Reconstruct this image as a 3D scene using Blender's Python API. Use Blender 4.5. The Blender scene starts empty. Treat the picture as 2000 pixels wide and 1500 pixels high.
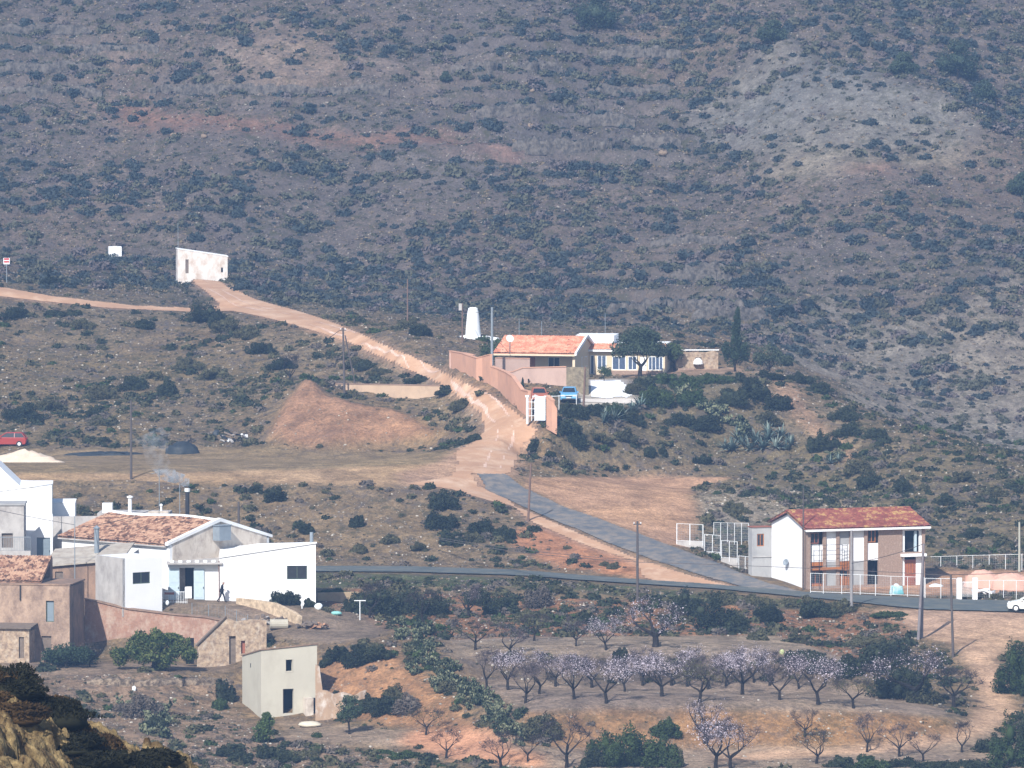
import bpy, math, random
import numpy as np
from mathutils import Vector, Matrix
sc = bpy.context.scene
COL = sc.collection
R = math.radians
rng = random.Random(7)
nr = np.random.RandomState(11)
# ---------------------------------------------------------------- camera, world, sun, exposure
F = 11430.0                      # focal length in pixels of the 2000 px wide photograph
PIT = R(3.0)
CP, SP = math.cos(PIT), math.sin(PIT)
cd = bpy.data.cameras.new('camera'); cam = bpy.data.objects.new('camera', cd); COL.objects.link(cam)
cd.sensor_width = 36; cd.lens = 36*F/2000; cd.clip_start = 1; cd.clip_end = 4000
cam.rotation_euler = (R(90)-PIT, 0, 0); sc.camera = cam
sc.render.resolution_x = 1024; sc.render.resolution_y = 768
sc.cycles.use_denoising = True
sc.cycles.max_bounces = 6; sc.cycles.diffuse_bounces = 2; sc.cycles.transparent_max_bounces = 12
sc.cycles.volume_bounces = 0; sc.cycles.volume_step_rate = 4; sc.cycles.volume_max_steps = 128
SUN_AZ, SUN_EL = R(-159), R(39)   # from the left, behind the camera
sdir = Vector((math.sin(SUN_AZ)*math.cos(SUN_EL), math.cos(SUN_AZ)*math.cos(SUN_EL), math.sin(SUN_EL)))
w = bpy.data.worlds.new('World'); sc.world = w; w.use_nodes = True
nt = w.node_tree; nt.nodes.clear()
sky = nt.nodes.new('ShaderNodeTexSky'); sky.sky_type = 'NISHITA'; sky.sun_disc = False
sky.sun_elevation = SUN_EL; sky.sun_rotation = SUN_AZ
bg = nt.nodes.new('ShaderNodeBackground'); bg.inputs[1].default_value = 0.1
wo = nt.nodes.new('ShaderNodeOutputWorld')
nt.links.new(sky.outputs[0], bg.inputs[0]); nt.links.new(bg.outputs[0], wo.inputs[0])
sl = bpy.data.lights.new('sun', 'SUN'); sl.energy = 4.8; sl.angle = R(0.5); sl.color = (1, .96, .9)
so = bpy.data.objects.new('sun', sl); COL.objects.link(so); so.rotation_euler = sdir.to_track_quat('Z', 'Y').to_euler()
sc.view_settings.view_transform = 'Standard'; sc.view_settings.look = 'None'
sc.view_settings.exposure = 0.55; sc.view_settings.gamma = 1; sc.view_settings.use_curve_mapping = False

# ---------------------------------------------------------------- pixel <-> world
def P(u, v, d):
    a, b = (u-1000)/F, (750-v)/F
    t = d/(CP+b*SP)
    return Vector((a*t, d, t*(-SP+b*CP)))
def proj(x, y, z):
    fw = y*CP - z*SP; up = y*SP + z*CP
    return 1000+F*x/fw, 750-F*up/fw
def XU(u, d): return (u-1000)/F*d*CP*1.0006
# ---------------------------------------------------------------- noise
_lat = np.random.RandomState(3).rand(16, 256, 256)
def vnoise(x, y, k=0):
    xi = np.floor(x).astype(int); yi = np.floor(y).astype(int)
    fx = x-xi; fy = y-yi; fx = fx*fx*(3-2*fx); fy = fy*fy*(3-2*fy)
    L = _lat[k % 16]; a = xi & 255; b = yi & 255; a1 = (a+1) & 255; b1 = (b+1) & 255
    return (L[a, b]*(1-fx)+L[a1, b]*fx)*(1-fy)+(L[a, b1]*(1-fx)+L[a1, b1]*fx)*fy
def fbm(x, y, s, octv=4, k=0, g=.5):
    t = 0; amp = 1; tot = 0
    for i in range(octv):
        t = t+amp*(vnoise(x/s+17.3*i, y/s+5.1*i, k+i)-.5)*2; tot += amp; amp *= g; s *= .5
    return t/tot
# ---------------------------------------------------------------- terrain control lines: (u, v, distance)
LINES = [
 [(-200,1500,454),(380,1500,455),(600,1500,456),(760,1500,455),(900,1500,450),(1200,1500,449),(1500,1500,448),(1800,1500,447),(2150,1500,447)],
 [(1040,1462,456.5),(1250,1458,457.5),(1450,1455,458),(1620,1455,458),(1750,1450,459),(1850,1440,461),(1920,1420,465)],
 [(1020,1392,459.8),(1200,1388,460.5),(1400,1388,461),(1600,1390,461.5),(1750,1395,462),(1850,1398,464)],
 [(930,1335,478),(1100,1335,479),(1300,1333,480),(1500,1335,481),(1650,1345,479),(1720,1355,477),(1850,1385,470)],
 [(880,1283,481),(1000,1283,482),(1200,1280,483),(1400,1280,484),(1600,1290,483),(1690,1300,482)],
 [(870,1250,494),(1050,1245,497),(1200,1243,498),(1350,1243,499),(1500,1240,500)],
 [(790,1240,492),(850,1300,480),(920,1350,471),(990,1400,462),(1040,1450,455)],
 [(700,1400,474),(800,1410,470),(880,1425,466),(950,1445,460)],
 [(250,1400,476),(480,1400,478),(560,1402,477),(650,1400,477),(720,1405,474)],
 [(480,1428,470),(540,1430,468),(680,1440,465),(850,1445,463),(980,1460,457)],
 [(620,1265,489),(700,1262,488),(760,1285,482)],
 [(520,1245,494),(650,1230,497),(740,1215,503)],
 [(-200,1318,484),(60,1318,484),(250,1316,484),(415,1313,487)],
 [(-200,1292,494),(60,1290,494),(250,1288,496),(450,1298,492)],
 [(0,1420,468),(240,1410,470),(340,1410,470),(440,1405,473)],
 [(0,1480,458),(300,1470,459),(400,1485,456)],
 [(165,1172,504),(300,1192,502),(420,1210,500),(520,1235,497)],
 [(-200,1300,497),(0,1300,497),(165,1293,499),(300,1297,497.5),(420,1300,496),(460,1300,494)],
 [(240,1182,504),(320,1165,511),(430,1172,508),(615,1182,504)],
 [(-200,1095,545),(0,1095,545),(300,1105,538),(620,1118,532),(800,1120,532),(1000,1126,530),(1200,1140,528),(1400,1153,525),(1600,1172,518),(1800,1200,508),(2200,1215,505)],
 [(-200,1085,551),(0,1085,551),(300,1097,546),(620,1106,541),(800,1107,540),(1000,1113,538),(1200,1130,535),(1400,1143,532),(1550,1158,526),(1700,1165,523),(1850,1172,520),(2200,1185,517)],
 [(640,1195,508),(800,1200,508),(980,1200,507),(1100,1215,504),(1300,1225,503),(1420,1232,502)],
 [(640,1137,526),(900,1142,523),(1100,1152,519),(1300,1170,516),(1450,1180,514)],
 [(1500,1215,509),(1650,1200,512),(1720,1212,508)],
 [(1600,1250,502),(1650,1250,501)],
 [(1700,1215,508),(1790,1245,499),(1880,1265,493),(1900,1300,486)],
 [(2000,1240,500),(2200,1240,500)],
 [(1900,1300,488),(1930,1360,478),(1960,1400,470)],
 [(2080,1300,488),(2150,1380,474)],
 [(1700,1300,488),(1800,1330,482)],
 [(-200,935,566),(100,937,566),(300,938,566),(600,945,564),(800,950,563),(880,962,561)],
 [(620,1098,543),(900,1100,542),(1150,1115,539)],
 [(-200,1050,552),(0,1060,550),(300,1050,552),(600,1040,553),(850,1030,553)],
 [(900,965,560),(960,990,557),(1030,1022,554),(1120,1050,550),(1200,1085,544),(1250,1120,537)],
 [(925,930,569),(950,955,566),(1050,1003,559),(1150,1045,551),(1250,1085,543),(1350,1120,536),(1450,1145,530)],
 [(985,925,571),(1020,950,568),(1100,990,562),(1200,1025,555),(1300,1062,548),(1400,1100,539),(1500,1140,530)],
 [(1040,930,588),(1200,928,590),(1340,930,590),(1440,935,588)],
 [(1350,960,575),(1370,1010,562),(1340,1060,553)],
 [(1400,960,583),(1500,960,585),(1650,965,588)],
 [(1450,1030,561),(1500,1010,565),(1650,1000,570),(1810,1060,556),(2000,1085,548),(2150,1080,548)],
 [(1580,1150,527),(1700,1160,524),(1810,1163,524),(1900,1165,524),(2150,1165,524)],
 [(1460,1110,544),(1507,1128,536)],
 [(1830,1110,540),(1900,1110,540),(2150,1110,540)],
 [(1400,880,600),(1600,880,598),(1750,920,588),(1850,960,578),(2000,1000,568),(2150,1020,565)],
 [(1530,727,622),(1600,775,614),(1700,830,603),(1850,885,593),(2000,920,588),(2150,945,583)],
 [(0,890,603),(300,885,604),(560,882,604),(650,885,603),(800,885,602),(880,885,596)],
 [(-200,860,610),(0,855,611),(250,860,611),(480,855,612)],
 [(-200,800,624),(0,800,624),(200,800,625),(480,800,622)],
 [(-200,745,640),(0,745,640),(300,746,640),(560,748,636)],
 [(-200,690,655),(0,690,655),(300,680,657),(600,690,648)],
 [(-200,625,668),(0,622,668),(300,628,668),(500,640,664),(620,665,655),(720,700,643),(800,735,632),(860,760,622),(930,790,608)],
 [(597,747,621),(640,787,616.5),(720,801,614),(800,812,612),(870,826,608),(930,838,600)],
 [(597,745,625),(660,775,622),(760,780,619),(865,782,616)],
 [(520,865,608),(560,840,611),(575,800,615)],
 [(700,738,633),(850,743,626)],
 [(950,900,578),(985,860,588),(975,800,600),(900,735,615),(800,690,632),(700,655,650),(600,625,668),(500,600,682),(440,580,690),(400,555,702),(390,545,708)],
 [(440,605,684),(300,600,680),(150,590,676),(0,570,676),(-200,560,676)],
 [(1045,845,588),(1060,835,588),(1100,830,591),(1200,812,597)],
 [(1040,900,582),(1100,905,586),(1200,920,591)],
 [(1040,795,600),(1150,790,603)],
 [(1030,775,608),(1150,774,609)],
 [(990,745,612),(960,722,618),(900,705,622),(878,692,626)],
 [(1240,735,621),(1300,735,621),(1400,728,623),(1500,727,624)],
 [(1160,780,606),(1235,776,607)],
 [(1155,745,619),(1220,742,620)],
 [(1300,800,604),(1450,800,605)],
 [(900,660,655),(940,666,651),(980,672,648)],
 [(1000,630,688),(1200,640,690),(1350,650,682)],
 [(1000,580,722),(1300,600,716),(1500,600,706)],
 [(650,590,700),(800,630,672),(860,655,655)],
 [(500,560,715),(700,585,712)],
 [(0,540,712),(-200,540,712)],
 [(300,560,704),(400,530,726),(200,512,733)],
]
ZP = [(1050,640,-31.7),(1200,640,-31.9),(1350,640,-31.7),(1450,636,-31.5),(1050,628,-31.7),(1200,628,-31.9),(1340,628,-31.8),
 (980,626,-31.0),(1060,614.5,-31.5),(1120,614.5,-31.6),(1005,616,-31.4),
 (1560,650,-38),(1700,642,-42),(1850,632,-43),(2150,625,-44),
 (1520,546,-45.2),(1650,545,-45.6),(1800,545,-45.8),(1560,536,-45.9),(1700,532,-46.1),
 (0,425,-57),(500,425,-57),(1000,425,-55.5),(1500,425,-55.5),(2000,425,-55.5),(-200,425,-57),(2200,425,-55.5),(1480,660,-33.2),
 (456,483,-51.9),(468,486,-51.3),(440,479,-52.0),(250,450,-53.6),(350,446,-54.2)]
CRU = [1440, 1530, 1600, 1700, 1800, 1880, 1960]; CRV = [-10, 60, 100, 137, 166, 197, 262]
def build_terrain():
    pts = []
    for L in LINES:
        for (a, b) in zip(L[:-1], L[1:]):
            p, q = P(*a), P(*b); n = max(1, int((q-p).length/3.5))
            for i in range(n): pts.append(p.lerp(q, i/n))
        pts.append(P(*L[-1]))
    for u, v in zip(range(1470, 1960, 25), np.interp(range(1470, 1960, 25), CRU, CRV)):
        th = math.tan(PIT+(v-750)/F); k = min(1, max(0, (u-700)/900)); d = (337-21*k)/(th+.42-.016*k)-6
        p = P(u, v, d); pts.append(p); f = min(1, (u-1440)/120); pts.append(Vector((p.x, p.y+5, p.z-.6*f))); pts.append(Vector((p.x, p.y+11, p.z-1.6*f)))
    for u, d, z in ZP: pts.append(Vector((XU(u, d), d, z)))
    # the mountain: a slope of about 22 degrees with spurs and gullies
    for v in (-500, -300, -150, -50, 50, 150, 250, 350, 450, 520, 600, 680, 760, 850):
        for u in range(-300, 2400, 90):
            if v > 520 and u < 1560: continue
            if v == 600 and u < 1560: continue
            if v == 680 and u < 1640: continue
            if v == 760 and u < 1760: continue
            if v == 850 and u < 1900: continue
            th = math.tan(PIT+(v-750)/F)
            k = min(1, max(0, (u-700)/900)); S = .42-.016*k; c = 337-21*k
            c -= 0
            d = c/(th+S)
            g = lambda uu, w_: math.exp(-((u-uu)/w_)**2)
            up = max(0, min(1, (520-v)/350))
            d += up*(-7*g(620, 260)+10*g(1300, 200)-9*g(1680-(520-v)*.12, 170)+8*g(2100, 200)+5*g(150, 180))
            if u > 1440 and v < np.interp(u, CRU, CRV)-4 and u < 2200: d += 15*min(1, (u-1440)/150)
            elif 1440 < u < 2000 and abs(v-np.interp(u, CRU, CRV)) < 60: continue
            pts.append(P(u, v, d))
    pts = np.array([tuple(p) for p in pts])
    # thin near-duplicates
    keep = []; seen = set()
    for i, p in enumerate(pts):
        k = (round(p[0]/1.2), round(p[1]/1.2))
        if k in seen: continue
        seen.add(k); keep.append(i)
    pts = pts[keep]
    n = len(pts); xy = pts[:, :2]
    D = np.sqrt(((xy[:, None]-xy[None])**2).sum(-1))
    A = np.zeros((n+3, n+3)); A[:n, :n] = -D+np.eye(n)*.15
    Pm = np.c_[np.ones(n), xy/100]; A[:n, n:] = Pm; A[n:, :n] = Pm.T
    sol = np.linalg.solve(A, np.r_[pts[:, 2], 0, 0, 0])
    gx = np.arange(-112, 112.1, 1.0); gy = np.arange(418, 1000.1, 1.0)
    out = np.zeros((len(gy), len(gx)))
    for j, yy in enumerate(gy):
        dx = gx[:, None]-xy[None, :, 0]; dy = yy-xy[None, :, 1]
        out[j] = -np.sqrt(dx*dx+dy*dy)@sol[:n]+sol[n]+gx/100*sol[n+1]+yy/100*sol[n+2]
    return gx, gy, out
gx0, gy0, Zc = build_terrain()
ST = 0.55
TX = np.arange(-110, 110.01, ST); TY = np.arange(420, 980.01, ST)
def bil(xs, ys, Z, x0, y0, st):
    fx = np.clip((np.asarray(xs, float)-x0)/st, 0, Z.shape[1]-1.001); fy = np.clip((np.asarray(ys, float)-y0)/st, 0, Z.shape[0]-1.001)
    i = fx.astype(int); j = fy.astype(int); a = fx-i; b = fy-j
    return (Z[j, i]*(1-a)+Z[j, i+1]*a)*(1-b)+(Z[j+1, i]*(1-a)+Z[j+1, i+1]*a)*b
MX, MY = np.meshgrid(TX, TY)
TZ = bil(MX, MY, Zc, -112, 418, 1.0)
MU, MV = proj(MX, MY, TZ)
def inpoly(U, V, poly):
    c = np.zeros(U.shape, bool); n = len(poly)
    for i in range(n):
        x1, y1 = poly[i]; x2, y2 = poly[(i+1) % n]
        if y1 == y2: continue
        m = ((y1 > V) != (y2 > V)) & (U < (x2-x1)*(V-y1)/(y2-y1)+x1)
        c ^= m
    return c
# zones of the ground, given as polygons of the photograph with a range of distances
TRACK = [(372,546),(395,543),(425,543),(445,560),(500,585),(600,612),(665,635),(745,668),(840,710),(895,738),(960,770),(1010,805),(1052,838),(1048,852),(1025,870),(1010,900),(1000,925),(985,928),(925,926),(935,950),(985,968),(1010,990),(1050,1006),(1150,1049),(1250,1092),(1350,1124),(1450,1148),(1400,1146),(1300,1140),(1255,1130),(1238,1098),(1150,1070),(1090,1045),(1040,1022),(1000,990),(940,975),(880,957),(790,946),(880,930),(892,905),(885,885),(915,870),(944,845),(938,812),(906,788),(868,760),(828,738),(750,705),(676,670),(600,645),(520,622),(450,608),(370,610),(200,602),(90,590),(0,580),(-250,565),(-250,550),(0,560),(100,578),(260,597),(400,604),(428,596),(400,570),(380,556)]
ROAD_UP = [(930,926),(985,926),(1020,950),(1100,989),(1200,1025),(1300,1062),(1400,1100),(1500,1140),(1570,1157),(1500,1158),(1450,1148),(1350,1121),(1250,1087),(1150,1046),(1050,1004),(950,958)]
Z_ = {}
def zone(name, poly, d0, d1, jit=0.0):
    U = MU; V = MV
    if jit:
        U = MU+jit*1.3*fbm(MX, MY, 5, 3, 2); V = MV+jit*np.where(MY>660,.8,.15)*fbm(MX, MY, 5, 3, 6)
    m = inpoly(U, V, poly) & (MY > d0) & (MY < d1)
    Z_[name] = m; return m
def line_mask(near, far, jit=0):
    pass
zone('track', TRACK, 528, 712, 1.5)
zone('plateau', [(-300,890),(100,878),(520,872),(560,880),(880,884),(890,930),(800,950),(600,945),(300,940),(-300,937)], 556, 612, 8)
zone('plateau2', [(-300,925),(250,925),(560,918),(880,905),(960,890),(960,960),(800,950),(600,945),(300,940),(-300,937)], 555, 612, 12)
zone('lot', [(1025,932),(1440,930),(1350,955),(1362,1010),(1345,1070),(1300,1062),(1200,1025),(1100,989),(1020,950)], 545, 597, 7)
zone('mound', [(597,742),(640,782),(720,800),(800,812),(870,830),(890,850),(860,872),(700,880),(540,875),(512,860),(540,800),(575,760)], 590, 628, 9)
zone('moundred', [(597,742),(640,780),(720,802),(790,818),(850,848),(800,862),(700,866),(640,874),(555,872),(525,845),(555,795),(578,765)], 590, 628, 9)
zone('apronbank', [(1040,1024),(1100,1048),(1238,1098),(1255,1130),(1100,1112),(1010,1075),(980,1050)], 533, 556, 8)
zone('bank', [(-300,938),(300,940),(600,946),(880,962),(1000,1000),(1000,1100),(620,1100),(-300,1080)], 540, 567, 6)
zone('t3', [(540,1405),(1000,1440),(1040,1462),(1700,1455),(1950,1420),(2000,1500),(1000,1510),(980,1470),(560,1445)], 440, 478, 6)
zone('t3red', [(800,1425),(960,1425),(1000,1460),(1060,1475),(1060,1500),(870,1480),(780,1450)], 440, 478, 10)
zone('wall2', [(1020,1391),(1200,1387),(1400,1387),(1600,1390),(1850,1398),(1930,1420),(1750,1452),(1620,1457),(1250,1460),(1040,1464)], 455.5, 463, 4)
zone('t2', [(930,1333),(1100,1333),(1300,1331),(1500,1333),(1650,1343),(1850,1385),(1860,1400),(1600,1391),(1200,1389),(1020,1393)], 458, 482, 4)
zone('wall1', [(880,1284),(1200,1281),(1400,1281),(1690,1302),(1700,1340),(1500,1334),(930,1334)], 477, 485, 4)
zone('t1', [(870,1248),(1100,1243),(1350,1241),(1520,1240),(1700,1300),(1600,1291),(1200,1282),(880,1286)], 479, 503, 6)
zone('belowroad', [(640,1150),(1450,1180),(1750,1200),(1780,1250),(1700,1300),(1500,1240),(1200,1243),(870,1248),(760,1230),(640,1190)], 480, 527, 4)
zone('pad', [(1700,1190),(1790,1190),(2300,1205),(2300,1245),(1990,1250),(1945,1290),(1975,1350),(1990,1390),(1930,1430),(1800,1465),(1400,1490),(1400,1475),(1700,1455),(1860,1430),(1900,1395),(1915,1360),(1890,1305),(1870,1262),(1790,1240),(1740,1205)], 440, 519, 8)
zone('clay', [(620,1290),(760,1265),(830,1320),(900,1390),(960,1440),(880,1430),(700,1405),(620,1400)], 455, 492, 8)
zone('yardtop', [(240,1176),(420,1166),(615,1180),(720,1200),(760,1240),(640,1262),(520,1240),(420,1212),(165,1172)], 490, 513, 6)
zone('gardentop', [(-200,1290),(460,1298),(460,1314),(-200,1320)], 480, 498, 5)
zone('ravine', [(-200,1320),(460,1314),(470,1400),(520,1430),(700,1460),(900,1500),(-200,1510)], 430, 486, 5)
zone('yard2', [(1580,1150),(1810,1162),(2300,1165),(2300,1110),(1810,1115),(1800,1140),(1580,1130)], 521, 541, 3)
zone('parking', [(1030,780),(1150,776),(1155,800),(1090,815),(1045,825)], 592, 612, 2)
zone('terrace', [(1000,700),(1240,736),(1530,727),(1530,700),(1300,690),(1000,690)], 611, 642, 2)
zone('drive', [(1128,741),(1220,738),(1262,790),(1128,792)], 600, 625)
zone('verge', [(600,1118),(900,1124),(1250,1146),(1600,1178),(1600,1190),(1200,1160),(900,1145),(600,1150)], 500, 533, 5)
zone('junc', [(770,925),(860,900),(900,868),(960,845),(1050,845),(1030,900),(1010,930),(940,958),(800,948)], 560, 600, 6)
zone('reds', [(180,195),(260,200),(420,235),(640,245),(880,265),(1010,290),(1030,310),(900,295),(700,275),(450,262),(300,250),(200,220)], 700, 990, 20)
zone('pale1', [(420,60),(560,40),(700,100),(900,130),(860,165),(700,150),(560,175),(440,165),(420,120)], 700, 990, 30)
zone('scree', [(1530,70),(1620,110),(1700,135),(1850,190),(1930,260),(1900,280),(1650,270),(1500,290),(1400,270),(1340,220),(1400,150),(1480,90)], 700, 990, 16)
zone('pale2', [(1450,310),(1600,270),(1800,282),(1920,290),(1930,310),(1750,320),(1650,322),(1500,340)], 700, 990, 14)
zone('pale3', [(1480,650),(1620,560),(1750,640),(1900,600),(2000,520),(2200,520),(2200,900),(1990,905),(1800,850),(1600,740)], 660, 990, 30)
zone('redsp', [(1655,307),(1750,307),(1750,320),(1660,320)], 700, 990, 6)
zone('green1', [(-200,900),(-200,700),(300,690),(560,700),(560,745),(300,790),(300,860),(0,880)], 600, 660, 20)
zone('edge', [(0,600),(0,590),(380,608),(500,625),(650,668),(800,728),(900,775),(950,830),(900,850),(640,730),(400,640),(0,620)], 590, 700, 12)
zone('ridgeclay', [(1500,730),(1560,760),(1620,850),(1700,900),(1640,900),(1560,830),(1520,790)], 585, 625, 10)
zone('greyrock', [(1370,960),(1560,955),(1700,985),(1810,1040),(1700,1010),(1560,1010),(1480,1030),(1400,1040),(1370,1000)], 555, 590, 10)
SMOOTH = np.zeros(MX.shape)
for k in ('track', 'plateau', 'plateau2', 'lot', 'pad', 'yardtop', 'yard2', 'parking', 'terrace', 'gardentop', 'drive'): SMOOTH[Z_[k]] = 1
for k in ('t1', 't2', 't3'): SMOOTH[Z_[k]] = .75
lowroad = (((MV > np.interp(MU, [0,620,1000,1400,1600,1800,2000], [1080,1103,1110,1140,1158,1168,1176])) &
            (MV < np.interp(MU, [0,620,1000,1400,1600,1800,2000], [1100,1122,1130,1157,1180,1215,1225]))) & (MY > 500) & (MY < 553))
SMOOTH[lowroad] = 1
SMOOTH[inpoly(MU, MV, ROAD_UP) & (MY > 520) & (MY < 575)] = 1
# buildings stand on level ground
for (u0, u1, v0, v1, a, b) in [(1470,1830,990,1170,522,556),(60,640,1000,1190,494,530),(-200,180,1060,1300,486,530),(440,640,1240,1400,474,490)]:
    SMOOTH[(MU > u0) & (MU < u1) & (MY > a) & (MY < b)] = np.maximum(SMOOTH[(MU > u0) & (MU < u1) & (MY > a) & (MY < b)], .85)
def blur(M, n=2):
    for _ in range(n):
        M = (M+np.roll(M, 1, 0)+np.roll(M, -1, 0)+np.roll(M, 1, 1)+np.roll(M, -1, 1))/5
    return M
SMOOTH = np.maximum(SMOOTH, np.clip(blur(SMOOTH, 7)*1.5, 0, 1))
far_ = np.clip((MY-660)/60, 0, 1)
rough = (.36*fbm(MX, MY, 5, 3, 1)+.2*fbm(MX, MY, 1.5, 2, 4))*(1-.3*far_)
rough += far_*(2.3*fbm(MX, MY*.5, 20, 4, 7)+.4*fbm(MX, MY, 3, 2, 9))
# dry stone terraces stepped into the far slope
def terr(u0, u1, v0, v1, step):
    m = blur((((MU > u0) & (MU < u1) & (MV > v0) & (MV < v1) & (MY > 660))).astype(float), 8)
    t = (TZ+.5*fbm(MX, MY, 30, 2, 5))/step; f = t-np.floor(t)
    s = np.clip((f-.55)/.2, 0, 1); s = s*s*(3-2*s)
    return m*((np.floor(t)+s)*step-t*step)*.95
mm_ = blur(Z_['moundred'].astype(float), 3); mo_ = blur(Z_['mound'].astype(float), 3)
TZr = TZ+rough*(1-SMOOTH)+mm_*(.55+.5*abs(fbm(MX*2.2, MY*.35, 2.2, 3, 5)))+mo_*.25*fbm(MX*1.6, MY*.4, 2, 3, 7)
TZr += terr(850, 1350, 70, 330, 2.3)+terr(-100, 330, 40, 210, 2.0)+terr(1180, 1480, 480, 640, 2.0)+terr(250, 830, 150, 195, 2.4)
TZ = TZr
def ground(x, y): return bil(x, y, TZ, TX[0], TY[0], ST)
def gz(x, y): return float(ground(np.array([x]), np.array([y]))[0])
_Y = np.arange(424, 978, .25)
def hit(u, v, dmin=424):
    ys = _Y[_Y >= dmin]
    a, b = (u-1000)/F, (750-v)/F
    t = ys/(CP+b*SP)
    zz = t*(-SP+b*CP); g = ground(a*t, ys)
    k = np.argmax(g >= zz)
    if g[k] < zz[k]: k = len(ys)-1
    return Vector((a*t[k], ys[k], float(g[k])))
def gd(u, d):
    x = XU(u, d); return Vector((x, d, gz(x, d)))
# ---------------------------------------------------------------- materials
MATS = {}
def nn(nt, t, **kw):
    n = nt.nodes.new(t)
    for k, v in kw.items(): setattr(n, k, v)
    return n
def mat(name, col, col2=None, scale=1.5, rough=.85, detail=6, bump=0.0, bscale=20, metal=0.0, stain=None, stain_scale=.5, stain_amt=.5, contrast=.2, spec=.25):
    if name in MATS: return MATS[name]
    m = bpy.data.materials.new(name); m.use_nodes = True; nt = m.node_tree; b = nt.nodes['Principled BSDF']
    b.inputs['Roughness'].default_value = rough; b.inputs['Metallic'].default_value = metal
    b.inputs['Specular IOR Level'].default_value = spec
    if col2 is None: col2 = tuple(c*.82 for c in col)
    tc = nn(nt, 'ShaderNodeTexCoord')
    n = nn(nt, 'ShaderNodeTexNoise'); n.inputs['Scale'].default_value = scale; n.inputs['Detail'].default_value = detail; n.inputs['Roughness'].default_value = .65
    nt.links.new(tc.outputs['Object'], n.inputs['Vector'])
    cr = nn(nt, 'ShaderNodeValToRGB'); cr.color_ramp.elements[0].position = .5-contrast; cr.color_ramp.elements[1].position = .5+contrast
    cr.color_ramp.elements[0].color = (*col2, 1); cr.color_ramp.elements[1].color = (*col, 1)
    nt.links.new(n.outputs['Fac'], cr.inputs['Fac']); out = cr.outputs['Color']
    if stain:
        n2 = nn(nt, 'ShaderNodeTexNoise'); n2.inputs['Scale'].default_value = stain_scale; n2.inputs['Detail'].default_value = 8; n2.inputs['Roughness'].default_value = .7
        mp = nn(nt, 'ShaderNodeMapping'); mp.inputs['Scale'].default_value = (1, 1, .6); mp.inputs['Location'].default_value = (3, 7, 1)
        nt.links.new(tc.outputs['Object'], mp.inputs['Vector']); nt.links.new(mp.outputs[0], n2.inputs['Vector'])
        c2 = nn(nt, 'ShaderNodeValToRGB'); c2.color_ramp.elements[0].position = 1-stain_amt-.12; c2.color_ramp.elements[1].position = 1-stain_amt+.12
        nt.links.new(n2.outputs['Fac'], c2.inputs['Fac'])
        mx = nn(nt, 'ShaderNodeMix', data_type='RGBA'); mx.inputs['B'].default_value = (*stain, 1)
        nt.links.new(c2.outputs['Color'], mx.inputs['Factor']); nt.links.new(out, mx.inputs['A']); out = mx.outputs['Result']
    nt.links.new(out, b.inputs['Base Color'])
    if bump:
        n3 = nn(nt, 'ShaderNodeTexNoise'); n3.inputs['Scale'].default_value = bscale; n3.inputs['Detail'].default_value = 4
        nt.links.new(tc.outputs['Object'], n3.inputs['Vector'])
        bp = nn(nt, 'ShaderNodeBump'); bp.inputs['Strength'].default_value = 1; bp.inputs['Distance'].default_value = bump
        nt.links.new(n3.outputs['Fac'], bp.inputs['Height']); nt.links.new(bp.outputs[0], b.inputs['Normal'])
    MATS[name] = m; return m
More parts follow.
